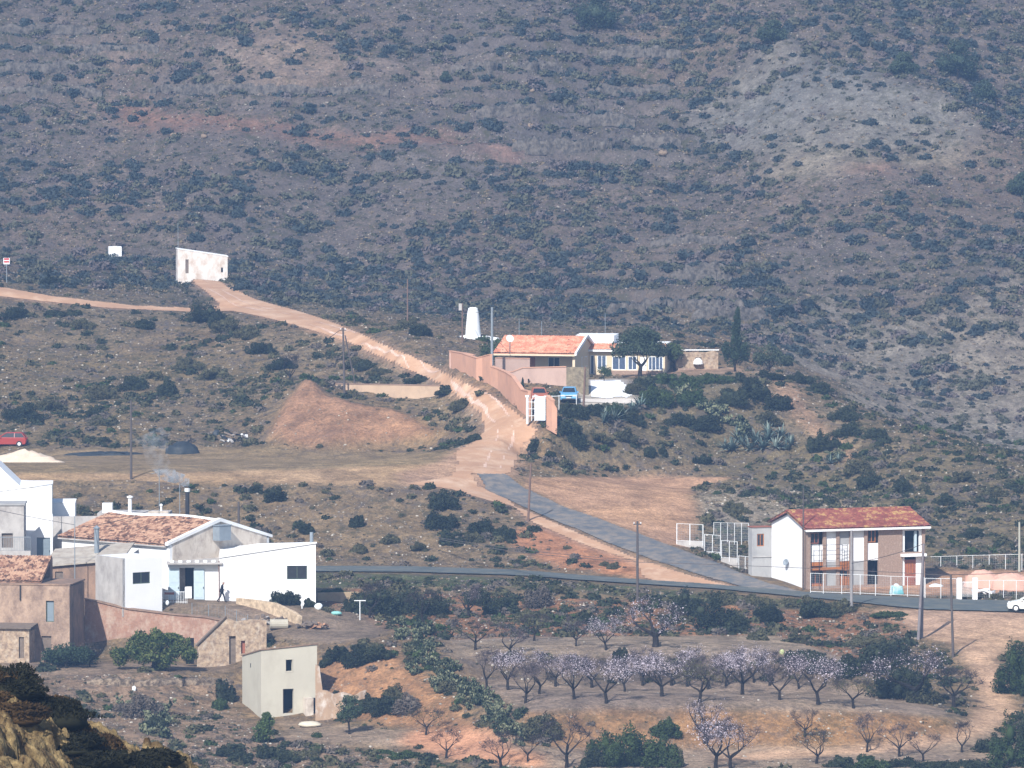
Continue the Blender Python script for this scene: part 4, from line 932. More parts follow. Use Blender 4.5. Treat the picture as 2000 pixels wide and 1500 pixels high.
# ---------------------------------------------------------------- two-storey brick house on the right
def brick_house():
    o = P(1577, 1149, 527); t = thing('village_house', 'two-storey brick and white house with red tiled roof, unfinished facade', 'house', o, R(20))
    bays = [(.3, 1.55), (1.85, 2.85), (3.15, 4.15), (4.45, 5.6), (5.9, 7.0)]; W = 11.6; D = 8.4
    holes = [(a, b, .15, 5.25) for a, b in bays]+[(9.35, 11.3, 3.0, 5.1), (9.35, 11.3, -.6, 2.55)]
    m = MB().wall(0, W, 0, .28, -1.2, 5.4, holes); m.box(0, .28, -1.2, .3, 1.25, 5.4); m.box(W-.28, .28, -1.2, W, D, 5.4); m.box(.3, D-.28, -1.2, W-.28, D, 5.4)
    m.build('wall', BRICK, t)
    MB().box(.31, .3, 2.6, W-.3, D-.3, 2.75).build('floor_slab', GREYC, t)
    g = MB().extr([(1.25, -1.2), (D, -1.2), (D, 5.38), (D/2, 6.48), (1.25, 5.7)], 'x', -.03, .27); g.build('gable_wall', WHITEC, t)
    w_ = MB(); gr = MB()
    for (a, b), spec in zip(bays, ([(2.35, 3.9, 'w')], [(2.35, 5.25, 'w'), (.15, 2.35, 'g')], [(2.35, 3.85, 'w'), (3.85, 5.25, 'g')], [(2.35, 5.25, 'w'), (.15, 2.35, 'g')], [(2.35, 3.9, 'w')])):
        for z0, z1, k in spec: MB().box(a, .16, z0, b, .26, z1).build('white_panel' if k == 'w' else 'grey_panel', WHITEC if k == 'w' else GREYC, t)
    w_.box(9.35, .12, 3.0, 9.62, .26, 5.1); w_.box(11.05, .12, 3.0, 11.3, .26, 5.1); w_.box(9.62, .12, 4.95, 11.05, .26, 5.1); w_.build('balcony_surround', WHITEC, t)
    for xa, xb in ((9.35, 9.62), (10.75, 11.3)): MB().box(xa, .12, -.6, xb, .26, 2.55).build('door_jamb', WHITEC, t)
    pass
    rc = MB(); rc.box(.3, .9, 3.9, 1.55, .95, 5.25); rc.build('recess', GREYC, t)
    window(t, 'x', .36, 1.15, 4.02, 5.0, .17, WOODR); window(t, 'x', 5.95, 6.75, 3.98, 5.1, .17, WOODO)
    window(t, 'x', .38, 1.3, .35, 1.5, .17, WOODR, 1, glass=GLASS); window(t, 'x', 3.2, 4.05, .9, 1.55, .17, WOODO)
    for bx in ((3.15, .14, 1.55, 4.15, .2, 2.32), (.3, .14, 1.95, 1.55, .2, 2.32), (3.15, .17, .15, 4.15, .22, .9), (.3, .17, .15, 1.55, .22, .35)): MB().box(*bx).build('shutter', WOODO, t)
    bm = MB(); bm.box(.3, -.25, 1.62, 3.4, -.08, 1.85); bm.build('beam', WOODO, t)
    for bx in ((9.62, .7, 3.0, 11.05, .75, 4.95), (5.9, .9, .1, 7.0, .95, 2.4), (6.75, .17, 3.95, 7.0, .2, 5.2)): MB().box(*bx).build('dark_room', DARK, t)
    door(t, 'x', 9.62, 10.75, -.6, 2.3, .17, WOODR); window(t, 'x', 9.85, 10.45, 1.0, 2.0, .13, WOODO, 1)
    ld = MB(); ld.box(10.55, -.02, 3.05, 10.75, .2, 4.9); ld.build('door_leaf', BLUED, t)
    b = MB(); b.box(9.15, -.5, 2.62, 11.55, .0, 2.86); b.build('balcony', WHITEC, t)
    roof_sheet(t, 'roof', (-.35, -.5, 5.38), (W+.35, -.5, 5.38), (-.35, D/2, 6.72), (W+.35, D/2, 6.72), T_RED, seed=3)
    roof_sheet(t, 'roof', (-.35, D+.3, 5.45), (W+.35, D+.3, 5.45), (-.35, D/2, 6.72), (W+.35, D/2, 6.72), T_RED, seed=4)
    rd = MB().tube((-.37, D/2, 6.75), (W+.37, D/2, 6.75), .11, n=8); rd.build('ridge_tiles', T_RED, t)
    MB().box(-.36, -.5, 5.14, W+.36, -.44, 5.33).build('fascia', WHITEC, t); MB().box(-.34, -.438, 5.2, W+.34, -.005, 5.25).build('soffit', WHITEC, t)
    a = MB(); a.wall(-1.95, .0, D+.05, D+.3, -1.3, 4.95, [(-1.45, -.75, 3.2, 4.35)]); a.box(-1.95, D+.3, -1.3, -1.7, D+.9, 4.95); a.box(-.2, D+.3, -1.3, 0, D+.9, 4.95); a.box(-1.7, D+.7, -1.3, -.2, D+.9, 4.95); a.build('annex_wall', GREYC, t)
    window(t, 'x', -1.45, -.75, 3.2, 4.35, D+.1, WOODO); MB().box(-1.9, D-.03, 2.2, -.02, D+.05, 2.27).build('cornice', LGREY, t)
    MB().box(-2.02, D-.05, 4.95, -.0, D+1.0, 5.03).build('annex_roof', WOODR, t)
    ds = MB().lathe([(.0, -.12), (.18, -.08), (.3, 0), (.28, .02), (.02, -.06)], 14); q = ds.build('satellite_dish', GMET, t, (-.35, 4.3, 2.05)); q.rotation_euler = (R(70), 0, R(-60))
    MB().tube((-.03, 4.3, 2.0), (-.3, 4.3, 2.0), .025).build('dish_arm', GMET, q if False else t)
    sc_ = MB()
    for x in (.25, 1.0, 3.25, 3.75): sc_.tube((x, -.35, -.5), (x, -.35, 4.0 if x < 3 else 3.9), .03)
    for z in (2.0, 3.0, 3.9): sc_.tube((.25, -.35, z), (3.25, -.35, z), .02)
    for z in np.arange(1.7, 3.9, .3): sc_.tube((3.25, -.35, z), (3.75, -.35, z), .018)
    s_ = sc_.build('scaffold', BMET); s_.location = o; s_.rotation_euler = (0, 0, R(20)); tag(s_, 'thin dark scaffold poles and ladder leaning on the brick house front', 'scaffold')
brick_house()
# ---------------------------------------------------------------- white farmhouse with the old tiled roof
def farmhouse():
    c = P(332, 1160, 508); c.z = -45.4; L, W = 14.0, 12.0; al = R(43.6)
    o = Vector((c.x-L*math.cos(al), c.y+L*math.sin(al), c.z))
    t = thing('farmhouse', 'white farmhouse with weathered brown tiled roof and a stained gable', 'house', o, -al)
    e = 4.75; r = 6.45
    m = MB().wall(0, L, 0, .3, -1, e, [(2.6, 3.2, 2.2, 3.3), (6.3, 6.9, 2.4, 3.5), (10.6, 11.2, 2.0, 2.9)]); m.box(0, .3, -1, .3, W, e); m.box(.3, W-.3, -1, L, W, e); m.build('wall', WHITE, t)
    MB().extr([(0.3, -1), (W-.3, -1), (W-.3, e+.1), (W/2, r+.05), (0.3, e+.1)], 'x', L-.3, L+.02).build('gable_wall', STAINED, t)
    MB().extr([(-.32, e-.05), (W/2, r+.02), (W+.32, e-.05), (W+.32, e+.2), (W/2, r+.34), (-.32, e+.2)], 'x', L-.28, L+.12).build('verge', WHITE, t)
    for a, z0, z1 in ((2.6, 2.2, 3.3), (6.3, 2.4, 3.5), (10.6, 2.0, 2.9)): window(t, 'x', a, a+.6, z0, z1, .1, GMET)
    roof_sheet(t, 'roof', (-.2, -.35, e), (L-.3, -.35, e), (-.2, W/2, r+.1), (L-.3, W/2, r+.1), T_OLD, .27, .075, .42, sag=.12, seed=8)
    roof_sheet(t, 'roof', (-.2, W+.35, e), (L-.3, W+.35, e), (-.2, W/2, r+.1), (L-.3, W/2, r+.1), T_OLD, .27, .075, .42, seed=9)
    rd = MB(); g = random.Random(2)
    for k in range(28): x = -.2+k*(L+.1)/28; rd.tube((x, W/2, r+.14-.1*math.sin(x*.5)), (x+.52, W/2, r+.16-.1*math.sin((x+.5)*.5)), .17, .14, 8)
    rd.build('ridge_tiles', WHITE, t)
    MB().box(-.2, -.33, e-.22, L-.3, -.02, e-.1).build('cornice', LGREY, t)
    tk = MB().box(L+.05, W/2-.9, r-1.6, L+.9, W/2+.5, r-.3); tk_ = tk.build('water_tank', GMET, t); MB().box(L+.02, W/2-1.0, r-.297, L+.95, W/2+.6, r-.24).build('tank_lid', GMET, tk_)
    return t
farmhouse()
def white_annex():
    o = P(429, 1166, 507); o.z = -45.35; t = thing('farm_annex', 'low white flat roofed annex with wide dark window and open double doors', 'annex', o, R(2))
    W, D = 8.35, 8.5
    h = lambda x, y: 3.65+.15*max(x, 0)+y/D*(.35-1.05*x/W)
    wn = (5.85, 7.6, 1.75, 2.95)
    # front wall with a sloping top, cut round the window
    m = MB(); m.wall(0, W, 0, .3, -1.0, 3.6, [wn]); m.extr([(0, 3.6), (W, 3.6), (W, h(W, 0)), (0, h(0, 0))], 'y', 0, .3)
    m.box(W-.3, .3, -1, W, D, 3.6); m.extr([(.3, 3.6), (D, 3.6), (D, h(W, D)), (.3, h(W, 0))], 'x', W-.3, W); m.box(0, D-.3, -1, W-.3, D, 3.6); m.box(0, .3, -1, .3, D, 3.6)
    m.build('wall', WHITEC, t)
    MB().hexa([(-.05, -.12, h(0, 0)), (W+.1, -.12, h(W, 0)), (W+.1, D+.1, h(W, D)), (-.05, D+.1, h(0, D))], [(-.05, -.12, h(0, 0)+.14), (W+.1, -.12, h(W, 0)+.14), (W+.1, D+.1, h(W, D)+.14), (-.05, D+.1, h(0, D)+.14)]).build('roof', WHITE, t)
    window(t, 'x', *wn, .08, GREENM, 1, fw=.06); MB().box(5.9, 1.2, 1.6, 7.5, 1.25, 3.0).build('dark_room', DARK, t)
    MB().box(6.6, .3, 1.78, 7.3, .5, 2.0).build('sill_clutter', LGREY, t)
    # left wing set back, double doors, canopy
    l = MB().wall(-4.5, 0, .55, .85, -.6, 3.1, [(-3.5, -2.2, -.1, 2.75)]); l.box(-4.5, .85, -.6, -4.2, 6, 3.1); l.build('side_wall', WHITEC, t)
    MB().box(-3.4, 2.4, -.1, -2.3, 2.45, 2.7).build('dark_room', DARK, t); MB().box(-3.1, 1.5, 0, -2.45, 2.0, 1.0).build('cabinet', WHITE, t)
    MB().box(-4.6, -.25, 3.1, .25, 6.1, 3.27).build('canopy', LGREY, t)
    for k in range(6): MB().box(-4.3+k*.72, -.05, 3.272, -3.95+k*.72, .5, 3.42).build('coping_block', WHITE, t)
    for a in (-4.42, -2.25): door(t, 'x', a, a+.92, 0.0, 2.65, .42, BLUED, th=.05)
    MB().tube((-.05, -.06, -.4), (-.05, -.06, 3.4), .05).build('drainpipe', mat('rusty_pipe', (.22, .13, .10)), t)
    MB().tube((8.0, 6.2, h(8, 6)), (8.0, 6.2, h(8, 6)+1.0), .16, n=10).build('flue', GMET, t)
    r_ = thing('railing', 'short white metal railing in front of the double doors', 'railing', P(319, 1168, 505), R(-3)); r_.location.z = -45.5
    a = MB(); a.box(0, 0, 1.0, 2.1, .04, 1.05); a.box(0, 0, .12, 2.1, .04, .16); a.build('rail', WMET, r_)
    a = MB()
    for k in range(15): a.box(.0+k*.146, .01, .0, .03+k*.146, .035, 1.0)
    a.build('bars', WMET, r_); MB().box(.1, -.01, .78, .95, .0, .98).build('board', WOODR, r_)
white_annex()
def small_block():
    o = P(240, 1182, 500); t = thing('outhouse', 'small white box-shaped outhouse with grey cement left side and a barred window', 'outhouse', o, R(35)); W, D, H = 3.95, 4.5, 3.95
    m = MB().wall(0, W, 0, .25, -1, H, [(1.0, 2.75, 1.75, 2.75)]); m.box(W-.25, .25, -1, W, D, H); m.box(.0, D-.25, -1, W-.25, D, H); m.build('wall', WHITEC, t)
    MB().box(-.03, .0, -1, .22, D, H+.06).build('cement_wall', LGREY, t); MB().box(.22, .02, H, W, D, H+.05).build('roof', WHITE, t)
    window(t, 'x', 1.0, 2.75, 1.75, 2.75, .06, GREENM, 1, fw=.06); MB().box(1, .6, 1.7, 2.7, .62, 2.8).build('dark_room', GMET, t)
small_block()
def grey_shed():
    # brown outhouse under a pale sloping roof, with a tall grey flue
    o = P(88, 1160, 506); o.z = -45.4; t = thing('brown_shed', 'brown plastered shed with pale sloping roof and one shuttered window', 'shed', o, R(-8))
    W, D = 6.6, 5.0; z = lambda x, y: 3.0+.10*x+.21*y
    m = MB().wall(0, W, 0, .3, -2, 3.0, [(.9, 1.6, 1.1, 2.6)]); m.box(W-.3, .3, -2, W, D, 3.7); m.extr([(0, 3.0), (W, 3.0), (W, z(W, 0)-.02)], 'y', 0, .3); m.box(0, .3, -2, .3, D, 3.0); m.build('wall', EARTHD, t)
    MB().hexa([(-.2, -.3, z(0, 0)-.02), (W+.3, -.3, z(W, 0)), (W+.3, D, z(W, D)), (-.2, D, z(0, D))], [(-.2, -.3, z(0, 0)+.1), (W+.3, -.3, z(W, 0)+.12), (W+.3, D, z(W, D)+.12), (-.2, D, z(0, D)+.12)]).build('roof', mat('cement_sheet', (.45, .41, .35), (.33, .29, .25), .9, .9, stain=(.25, .2, .16), stain_scale=1.5, stain_amt=.4), t)
    MB().box(.95, .12, 1.1, 1.55, .2, 2.6).build('shutter', WOODG, t); MB().box(5.5, -.01, 2.6, 5.9, .05, 3.1).build('vent', DARK, t)
    f = thing('flue_pipe', 'tall blue grey metal flue pipe on the pale shed roof', 'pipe', P(189, 1087, 508)); MB().tube((0, 0, -.9), (0, 0, 2.45), .22, n=12).build('pipe', GMET, f); MB().lathe([(.27, 2.4), (.3, 2.5), (.05, 2.72)], 12).build('cowl', GMET, f)
grey_shed()
def brown_house():
    o = P(-160, 1291, 495); o.z = -49.6; t = thing('brown_house', 'old two-storey earth plastered house with tall shuttered window at left edge', 'house', o, R(-9)); W, D, H = 13.2, 5.5, 6.7
    wn = [(11.15, 11.85, 3.6, 5.4), (10.75, 11.6, .3, 2.4), (9.4, 9.75, .4, 1.6)]
    m = MB().wall(0, W, 0, .35, -1, H, wn); m.build('wall', EARTH, t)
    m = MB().box(W-.35, .352, -1, W+.0, D, H-.1); m.box(.0, D-.3, -1, W-.35, D, H-.1); m.build('side_wall', EARTHD, t)
    MB().box(-.1, -.06, H, W+.08, D, H+.12).build('parapet', EARTHD, t)
    window(t, 'x', *wn[0], .15, GREENM, 0, glass=GDOOR); window(t, 'x', *wn[1], .15, WOODG, 1, glass=WOODG); MB().box(9.4, .2, .4, 9.75, .25, 1.6).build('shutter', WOODG, t)
    roof_sheet(t, 'roof', (3, .5, H+.25), (10.6, .5, H+.25), (3, 4.6, H+2.1), (10.6, 4.6, H+2.1), T_OLD, .27, .08, .42, seed=12)
    MB().box(3, .55, H+.12, 10.5, 5.2, H+.28).build('roof_base', EARTHD, t); MB().box(3.1, 4.4, H+.28, 10.5, 5.2, H+1.9).build('upper_wall', EARTHD, t)
    MB().box(8.9, -.12, 5.4, 9.0, -.01, H).build('drainpipe', BMET, t)
    s = thing('lean_to', 'crumbling low lean-to of earth blocks against the brown house at the far left', 'lean-to', P(-60, 1300, 492), R(-9)); s.location.z = -49.7
    m = MB().wall(0, 5.2, 0, .3, -.8, 3.3, [(4.3, 4.75, .8, 2.6), (2.3, 2.65, .9, 1.4)]); m.box(4.9, .3, -.8, 5.2, 2.2, 3.1); m.build('wall', STONEW, s)
    MB().box(4.35, .15, .8, 4.7, .2, 2.6).build('door', WOODG, s); MB().box(2.3, .15, .9, 2.65, .2, 1.4).build('hatch', DARK, s); MB().hexa([(-.2, -.3, 3.32), (5.4, -.3, 3.32), (5.4, 2.3, 3.5), (-.2, 2.3, 3.5)], [(-.2, -.3, 3.42), (5.4, -.3, 3.42), (5.4, 2.3, 3.6), (-.2, 2.3, 3.6)]).build('roof', WOODG, s)
brown_house()
def wall_run(name, label, cat, pts, th, m, coping=None, world=False, base_drop=.8):
    """a free-standing wall along pts = (u, v_top, v_bottom, d)"""
    A = []
    for u, vt, vb, d in pts:
        b = P(u, vb, d) if d else hit(u, vb); q = P(u, vt, b.y); A.append((b, q.z))
    o = A[0][0]; t = thing(name, label, cat, o); m_ = MB(); cp = MB()
    for (b0, t0), (b1, t1) in zip(A[:-1], A[1:]):
        d_ = Vector((b1.x-b0.x, b1.y-b0.y, 0)); n = Vector((-d_.y, d_.x, 0)).normalized()*th
        p0 = b0-o; p1 = b1-o; ext = 0
        def q(p, z, k, e=0): return (p.x+n.x*k, p.y+n.y*k, z-o.z)
        m_.hexa([q(p0, b0.z-base_drop, 0), q(p1, b1.z-base_drop, 0), q(p1, b1.z-base_drop, 1), q(p0, b0.z-base_drop, 1)], [q(p0, t0, 0), q(p1, t1, 0), q(p1, t1, 1), q(p0, t0, 1)])
        if coping: cp.hexa([q(p0, t0+.003, -.2), q(p1, t1+.003, -.2), q(p1, t1+.003, 1.2), q(p0, t0+.003, 1.2)], [q(p0, t0+.09, -.2), q(p1, t1+.09, -.2), q(p1, t1+.09, 1.2), q(p0, t0+.09, 1.2)])
    m_.build('wall_body', m, t)
    if coping: cp.build('coping', coping, t)
    return t
wall_run('retaining_wall', 'long red earth retaining wall sloping down to the right behind the orange tree', 'wall', [(166,1170,1300,500.5),(250,1190,1300,500),(340,1201,1303,499),(400,1206,1303,498),(440,1214,1306,497.5)], .6, REDW, EARTHD, base_drop=1.5)
def ruin():
    o = P(384, 1302, 492); o.z = -49.5; t = thing('stone_shed', 'ruined rubble stone shed with slanting beam and dark doorway', 'shed', o, R(4)); 
    m = MB(); m.extr([(0, -1), (2.35, -1), (2.35, 4.0), (0.1, 1.7)], 'y', 0, .4); m.wall(2.35, 5.9, -.02, .38, -1, 3.55, [(2.75, 3.3, 0, 2.4), (3.75, 4.1, .9, 2.0)]); m.extr([(2.35, 3.55), (5.9, 3.55), (5.9, 3.7), (4.6, 3.8), (3.4, 3.62), (2.35, 4.0)], 'y', -.02, .38); m.box(5.5, .38, -1, 5.9, 3, 3.3)
    m.build('wall', STONEW, t); MB().tube((-.1, -.08, 1.6), (2.5, -.08, 4.1), .12).build('beam', WOODG, t)
    MB().box(2.75, .25, 0, 3.3, .3, 2.4).build('door', WOODG, t); MB().box(3.75, .25, .9, 4.1, .3, 2.0).build('window', WOODR, t)
    MB().box(-.9, .6, 0, -.2, .65, 2.2).build('side_opening', DARK, t)
ruin()
def bone_house():
    o = P(510, 1397, 477); t = thing('plastered_house', 'tall windowed bone coloured house with open dark doorway below the village', 'house', o, R(17)); W, D = 4.75, 6.2
    top = lambda x, y: 5.35+.075*x-.17*y
    h = [(2.1, 2.65, 3.55, 4.5), (1.85, 2.75, .08, 2.1)]
    m = MB().wall(0, W, 0, .35, -1.2, 5.1, h); m.extr([(0, 5.1), (W, 5.1), (W, top(W, 0)), (0, top(0, 0))], 'y', 0, .35)
    m.extr([(.35, -1.2), (D, -1.2), (D, top(0, D)), (.35, top(0, .35))], 'x', 0, .35); m.extr([(.35, -1.2), (D, -1.2), (D, top(W, D)), (.35, top(W, .35))], 'x', W-.35, W); m.box(.35, D-.35, -1.2, W-.35, D, 4.2)
    m.build('wall', CREAM, t)
    MB().hexa([(-.08, -.1, top(0, 0)), (W+.1, -.1, top(W, 0)), (W+.1, D, top(W, D)), (-.08, D, top(0, D))], [(-.08, -.1, top(0, 0)+.09), (W+.1, -.1, top(W, 0)+.09), (W+.1, D, top(W, D)+.09), (-.08, D, top(0, D)+.09)]).build('roof', EARTHD, t)
    MB().box(.4, 1.6, 0, W-.4, 1.65, 5).build('dark_room', DARK, t)
    f = MB(); f.box(2.03, -.02, 3.47, 2.1, .1, 4.55); f.box(2.65, -.02, 3.47, 2.72, .1, 4.55); f.box(2.03, -.02, 4.5, 2.72, .1, 4.57); f.box(2.03, -.02, 3.45, 2.72, .1, 3.53); f.build('window', CREAM, t)
    MB().box(1.86, .1, .08, 1.93, .3, 2.1).build('door_frame', WOODG, t); MB().box(-.01, 3.3, 3.6, .02, 3.5, 3.95).build('vent', DARK, t)
    s = MB(); s.box(3.55, -.9, -.6, 4.2, -.05, 1.35); s.build('stub_wall', STAINED, t); MB().box(4.22, -.5, -.4, 4.62, -.02, 1.3).build('hatch', DARK, t)
    wall_run('ruined_wall', 'broken plaster wall with white patches beside the bone coloured house', 'wall', [(616,1298,1398,475.6),(624,1302,1398,475.6),(630,1348,1397,475.6),(640,1350,1396,475.5),(652,1356,1395,475.5),(672,1352,1393,475.5),(694,1360,1390,475.6),(706,1352,1388,475.8),(716,1348,1387,476)], .35, mat('flaking_plaster', (.40, .28, .19), (.30, .21, .15), 1, .95, stain=(.66, .64, .62), stain_scale=.9, stain_amt=.38))
bone_house()
def left_houses():
    o = P(-150, 1092, 529); t = thing('gabled_house', 'tall white gabled house cut by the left edge of the photo', 'house', o, R(4)); s = 529/F
    x1 = 252*s; H = 6.45
    m = MB(); m.extr([(0, -1), (x1, -1), (x1, H), (x1-2.9, H+.15), (x1-4.8, H+2.0), (x1-8, H+3.2), (0, H+3)], 'y', 0, 8); m.build('wall', WHITEC, t)
    window(t, 'x', x1-4.65, x1-4.0, H-.3, H+1.0, -.02, WMET, 0, glass=GDOOR); MB().box(x1-4.6, -.04, H+.1, x1+.05, 8.05, H+.0).build('coping', WHITE, t)
    o2 = P(101, 1092, 533); t2 = thing('white_outhouse', 'plain white box house next to the tall gabled white house', 'house', o2, R(3)); MB().box(0, 0, -1, 2.15, 5, 5.1).build('wall', WHITEC, t2); MB().box(-.03, -.03, 5.1, 2.18, 5.03, 5.18).build('coping', WHITE, t2); MB().box(.2, 5.003, 0, .9, 5.04, 1.9).build('door', GDOOR, t2)
    o3 = P(61, 1094, 526); t3 = thing('garage', 'small white garage with blue grey door beside the tiled farmhouse', 'garage', o3, R(-4)); m = MB().wall(0, 1.95, 0, .25, -.5, 2.35, [(.5, 1.75, -.2, 2.05)]); m.extr([(.0, 2.35), (1.95, 2.35), (1.95, 4.2)], 'y', 0, .25); m.box(0, .25, -.5, .25, 4, 2.3); m.build('wall', WHITEC, t3); door(t3, 'x', .5, 1.75, -.2, 2.05, .12, GDOOR)
    o4 = P(-150, 1066, 522); t4 = thing('grey_house', 'low unpainted grey rendered house below the tall white one', 'house', o4, R(2)); m = MB(); m.wall(0, 9.0, 0, .3, -1.5, 3.6, [(7.0, 8.0, -.2, 1.1)]); m.box(8.7, .3, -1.5, 9.0, 4, 3.6); m.build('wall', LGREY, t4); MB().box(-.1, -.1, 3.6, 9.1, 4, 3.75).build('roof', GREYC, t4); MB().box(7.0, .2, -.2, 8.0, .25, 1.1).build('shutter', WOODG, t4)
    r_ = thing('balcony_railing', 'dark iron railing on the terrace in front of the grey house', 'railing', P(-30, 1076, 517)); a = MB()
    for k in range(30): a.tube((k*.14, 0, 0), (k*.14, 0, 1.2), .018, n=4)
    a.build('bars', GMET, r_); MB().box(0, -.03, 1.2, 4.1, .03, 1.26).build('rail', GMET, r_)
    wall_run('terrace_parapet', 'low stained terrace wall under the iron railing at the left edge', 'wall', [(-150,1074,1094,517),(60,1076,1094,517)], .3, LGREY)
    wall_run('boundary_wall', 'pale grey rendered wall between the white box house and the tiled roof', 'wall', [(100,1009,1075,528),(190,1008,1075,527)], .3, LGREY)
    o5 = P(190, 1040, 526); t5 = thing('back_building', 'pale stained building showing just above the farmhouse ridge', 'building', o5, R(-2)); MB().box(0, 0, -3, 6.4, 4, 1.75).build('wall', LGREY, t5); MB().box(.4, .5, 1.75, 1.3, 1.4, 2.6).build('stair_box', WHITE, t5); MB().box(4.6, -.02, 1.75, 6.42, .3, 1.95).build('parapet', STAINED, t5)
    for (u, vt, vb, r, m, lab) in ((254, 972, 1003, .17, WHITEC, 'short white chimney with cap behind the farmhouse ridge'), (315, 988, 1012, .09, WHITE, 'thin white vent pipe at the farmhouse ridge')):
        b = P(u, vb, 527); hgt = P(u, vt, 527).z-b.z; c = thing('chimney', lab, 'chimney', b); MB().tube((0, 0, -.3), (0, 0, hgt), r, n=10).build('pipe', m, c); MB().lathe([(r*1.7, hgt+.003), (r*1.7, hgt+.12), (.02, hgt+.2)], 10).build('cap', m, c)
    b = P(366, 1010, 527); c = thing('stove_chimney', 'tall black smoking stovepipe behind the farmhouse roof', 'chimney', b); MB().tube((0, 0, -.6), (0, 0, 2.3), .19, n=10).build('pipe', BMET, c); MB().lathe([(.25, 2.3), (.27, 2.6), (.2, 2.62)], 10).build('cowl', WMET, c); MB().box(-.28, -.28, 2.75, .28, .28, 2.8).build('cap', BMET, c)
left_houses()
# smoke drifting from the stovepipe
def smoke():
    V = []; pts = []
    b = P(366, 948, 527)
    path = [(366,950,.25),(358,940,.5),(346,934,.75),(330,928,.8),(318,916,.75),(310,900,.9),(306,880,1.1),(302,860,1.3),(290,845,1.5)]
    m = bpy.data.materials.new('smoke'); m.use_nodes = True; nt = m.node_tree; nt.nodes.clear(); out = nn(nt, 'ShaderNodeOutputMaterial'); vp = nn(nt, 'ShaderNodeVolumePrincipled')
    vp.inputs['Color'].default_value = (.86, .92, 1, 1)
    tc = nn(nt, 'ShaderNodeTexCoord'); n = nn(nt, 'ShaderNodeTexNoise'); n.inputs['Scale'].default_value = 1.8; n.inputs['Detail'].default_value = 5
    sx = nn(nt, 'ShaderNodeSeparateXYZ'); nt.links.new(tc.outputs['Object'], n.inputs['Vector']); nt.links.new(tc.outputs['Object'], sx.inputs[0])
    fall = nn(nt, 'ShaderNodeMapRange'); fall.inputs[1].default_value = 0; fall.inputs[2].default_value = 1.5; fall.inputs[3].default_value = 10; fall.inputs[4].default_value = .22; nt.links.new(sx.outputs['Z'], fall.inputs[0])
    mr = nn(nt, 'ShaderNodeMapRange'); mr.inputs[1].default_value = .44; mr.inputs[2].default_value = .62; nt.links.new(n.outputs['Fac'], mr.inputs[0])
    mu = nn(nt, 'ShaderNodeMath', operation='MULTIPLY'); nt.links.new(mr.outputs[0], mu.inputs[0]); nt.links.new(fall.outputs[0], mu.inputs[1]); nt.links.new(mu.outputs[0], vp.inputs['Density']); nt.links.new(vp.outputs[0], out.inputs['Volume'])
    prof = []
    for u, v, r in path: prof.append((P(u, v, 527)-b, r))
    mb = MB(); n_ = 12; V = []; Fc = []
    for p, r in prof:
        for i in range(n_): a = 6.283*i/n_; k = r*(1+.15*math.sin(3*a+p.z*5)); V.append((p.x+k*math.cos(a), p.y+k*math.sin(a), p.z+k*.45*math.cos(a)))
    for j in range(len(prof)-1):
        for i in range(n_): q = (i+1) % n_; Fc.append([j*n_+i, j*n_+q, (j+1)*n_+q, (j+1)*n_+i])
    Fc.append(list(range(n_))[::-1]); Fc.append([(len(prof)-1)*n_+i for i in range(n_)])
    mb.v = V; mb.f = Fc; o = mb.build('smoke', m); o.location = b; o['kind'] = 'stuff'
smoke()
def faint_smoke():
    m = bpy.data.materials.new('faint_smoke'); m.use_nodes = True; nt = m.node_tree; nt.nodes.clear(); out = nn(nt, 'ShaderNodeOutputMaterial'); vp = nn(nt, 'ShaderNodeVolumePrincipled'); vp.inputs['Color'].default_value = (.6, .75, 1, 1)
    tc = nn(nt, 'ShaderNodeTexCoord'); n = nn(nt, 'ShaderNodeTexNoise'); n.inputs['Scale'].default_value = .22; n.inputs['Detail'].default_value = 4; nt.links.new(tc.outputs['Object'], n.inputs['Vector'])
    ln = nn(nt, 'ShaderNodeVectorMath', operation='LENGTH'); mp = nn(nt, 'ShaderNodeMapping'); mp.inputs['Scale'].default_value = (1/8.5, 1/6., 1/5.); nt.links.new(tc.outputs['Object'], mp.inputs[0]); nt.links.new(mp.outputs[0], ln.inputs[0])
    mr = nn(nt, 'ShaderNodeMapRange'); mr.inputs[1].default_value = 1; mr.inputs[2].default_value = .2; mr.inputs[4].default_value = .16; nt.links.new(ln.outputs['Value'], mr.inputs[0])
    m2 = nn(nt, 'ShaderNodeMapRange'); m2.inputs[1].default_value = .45; m2.inputs[2].default_value = .65; nt.links.new(n.outputs['Fac'], m2.inputs[0])
    mu = nn(nt, 'ShaderNodeMath', operation='MULTIPLY'); nt.links.new(mr.outputs[0], mu.inputs[0]); nt.links.new(m2.outputs[0], mu.inputs[1]); nt.links.new(mu.outputs[0], vp.inputs['Density']); nt.links.new(vp.outputs[0], out.inputs['Volume'])
    V, Q = ball((0, 0, 0), (8.5, 6, 5), 3, 20, 12, 0); o = link(bpy.data.objects.new('drifting_smoke', npmesh('drifting_smoke', V, Q, [m]))); o.location = P(130, 790, 602); o['kind'] = 'stuff'
faint_smoke()
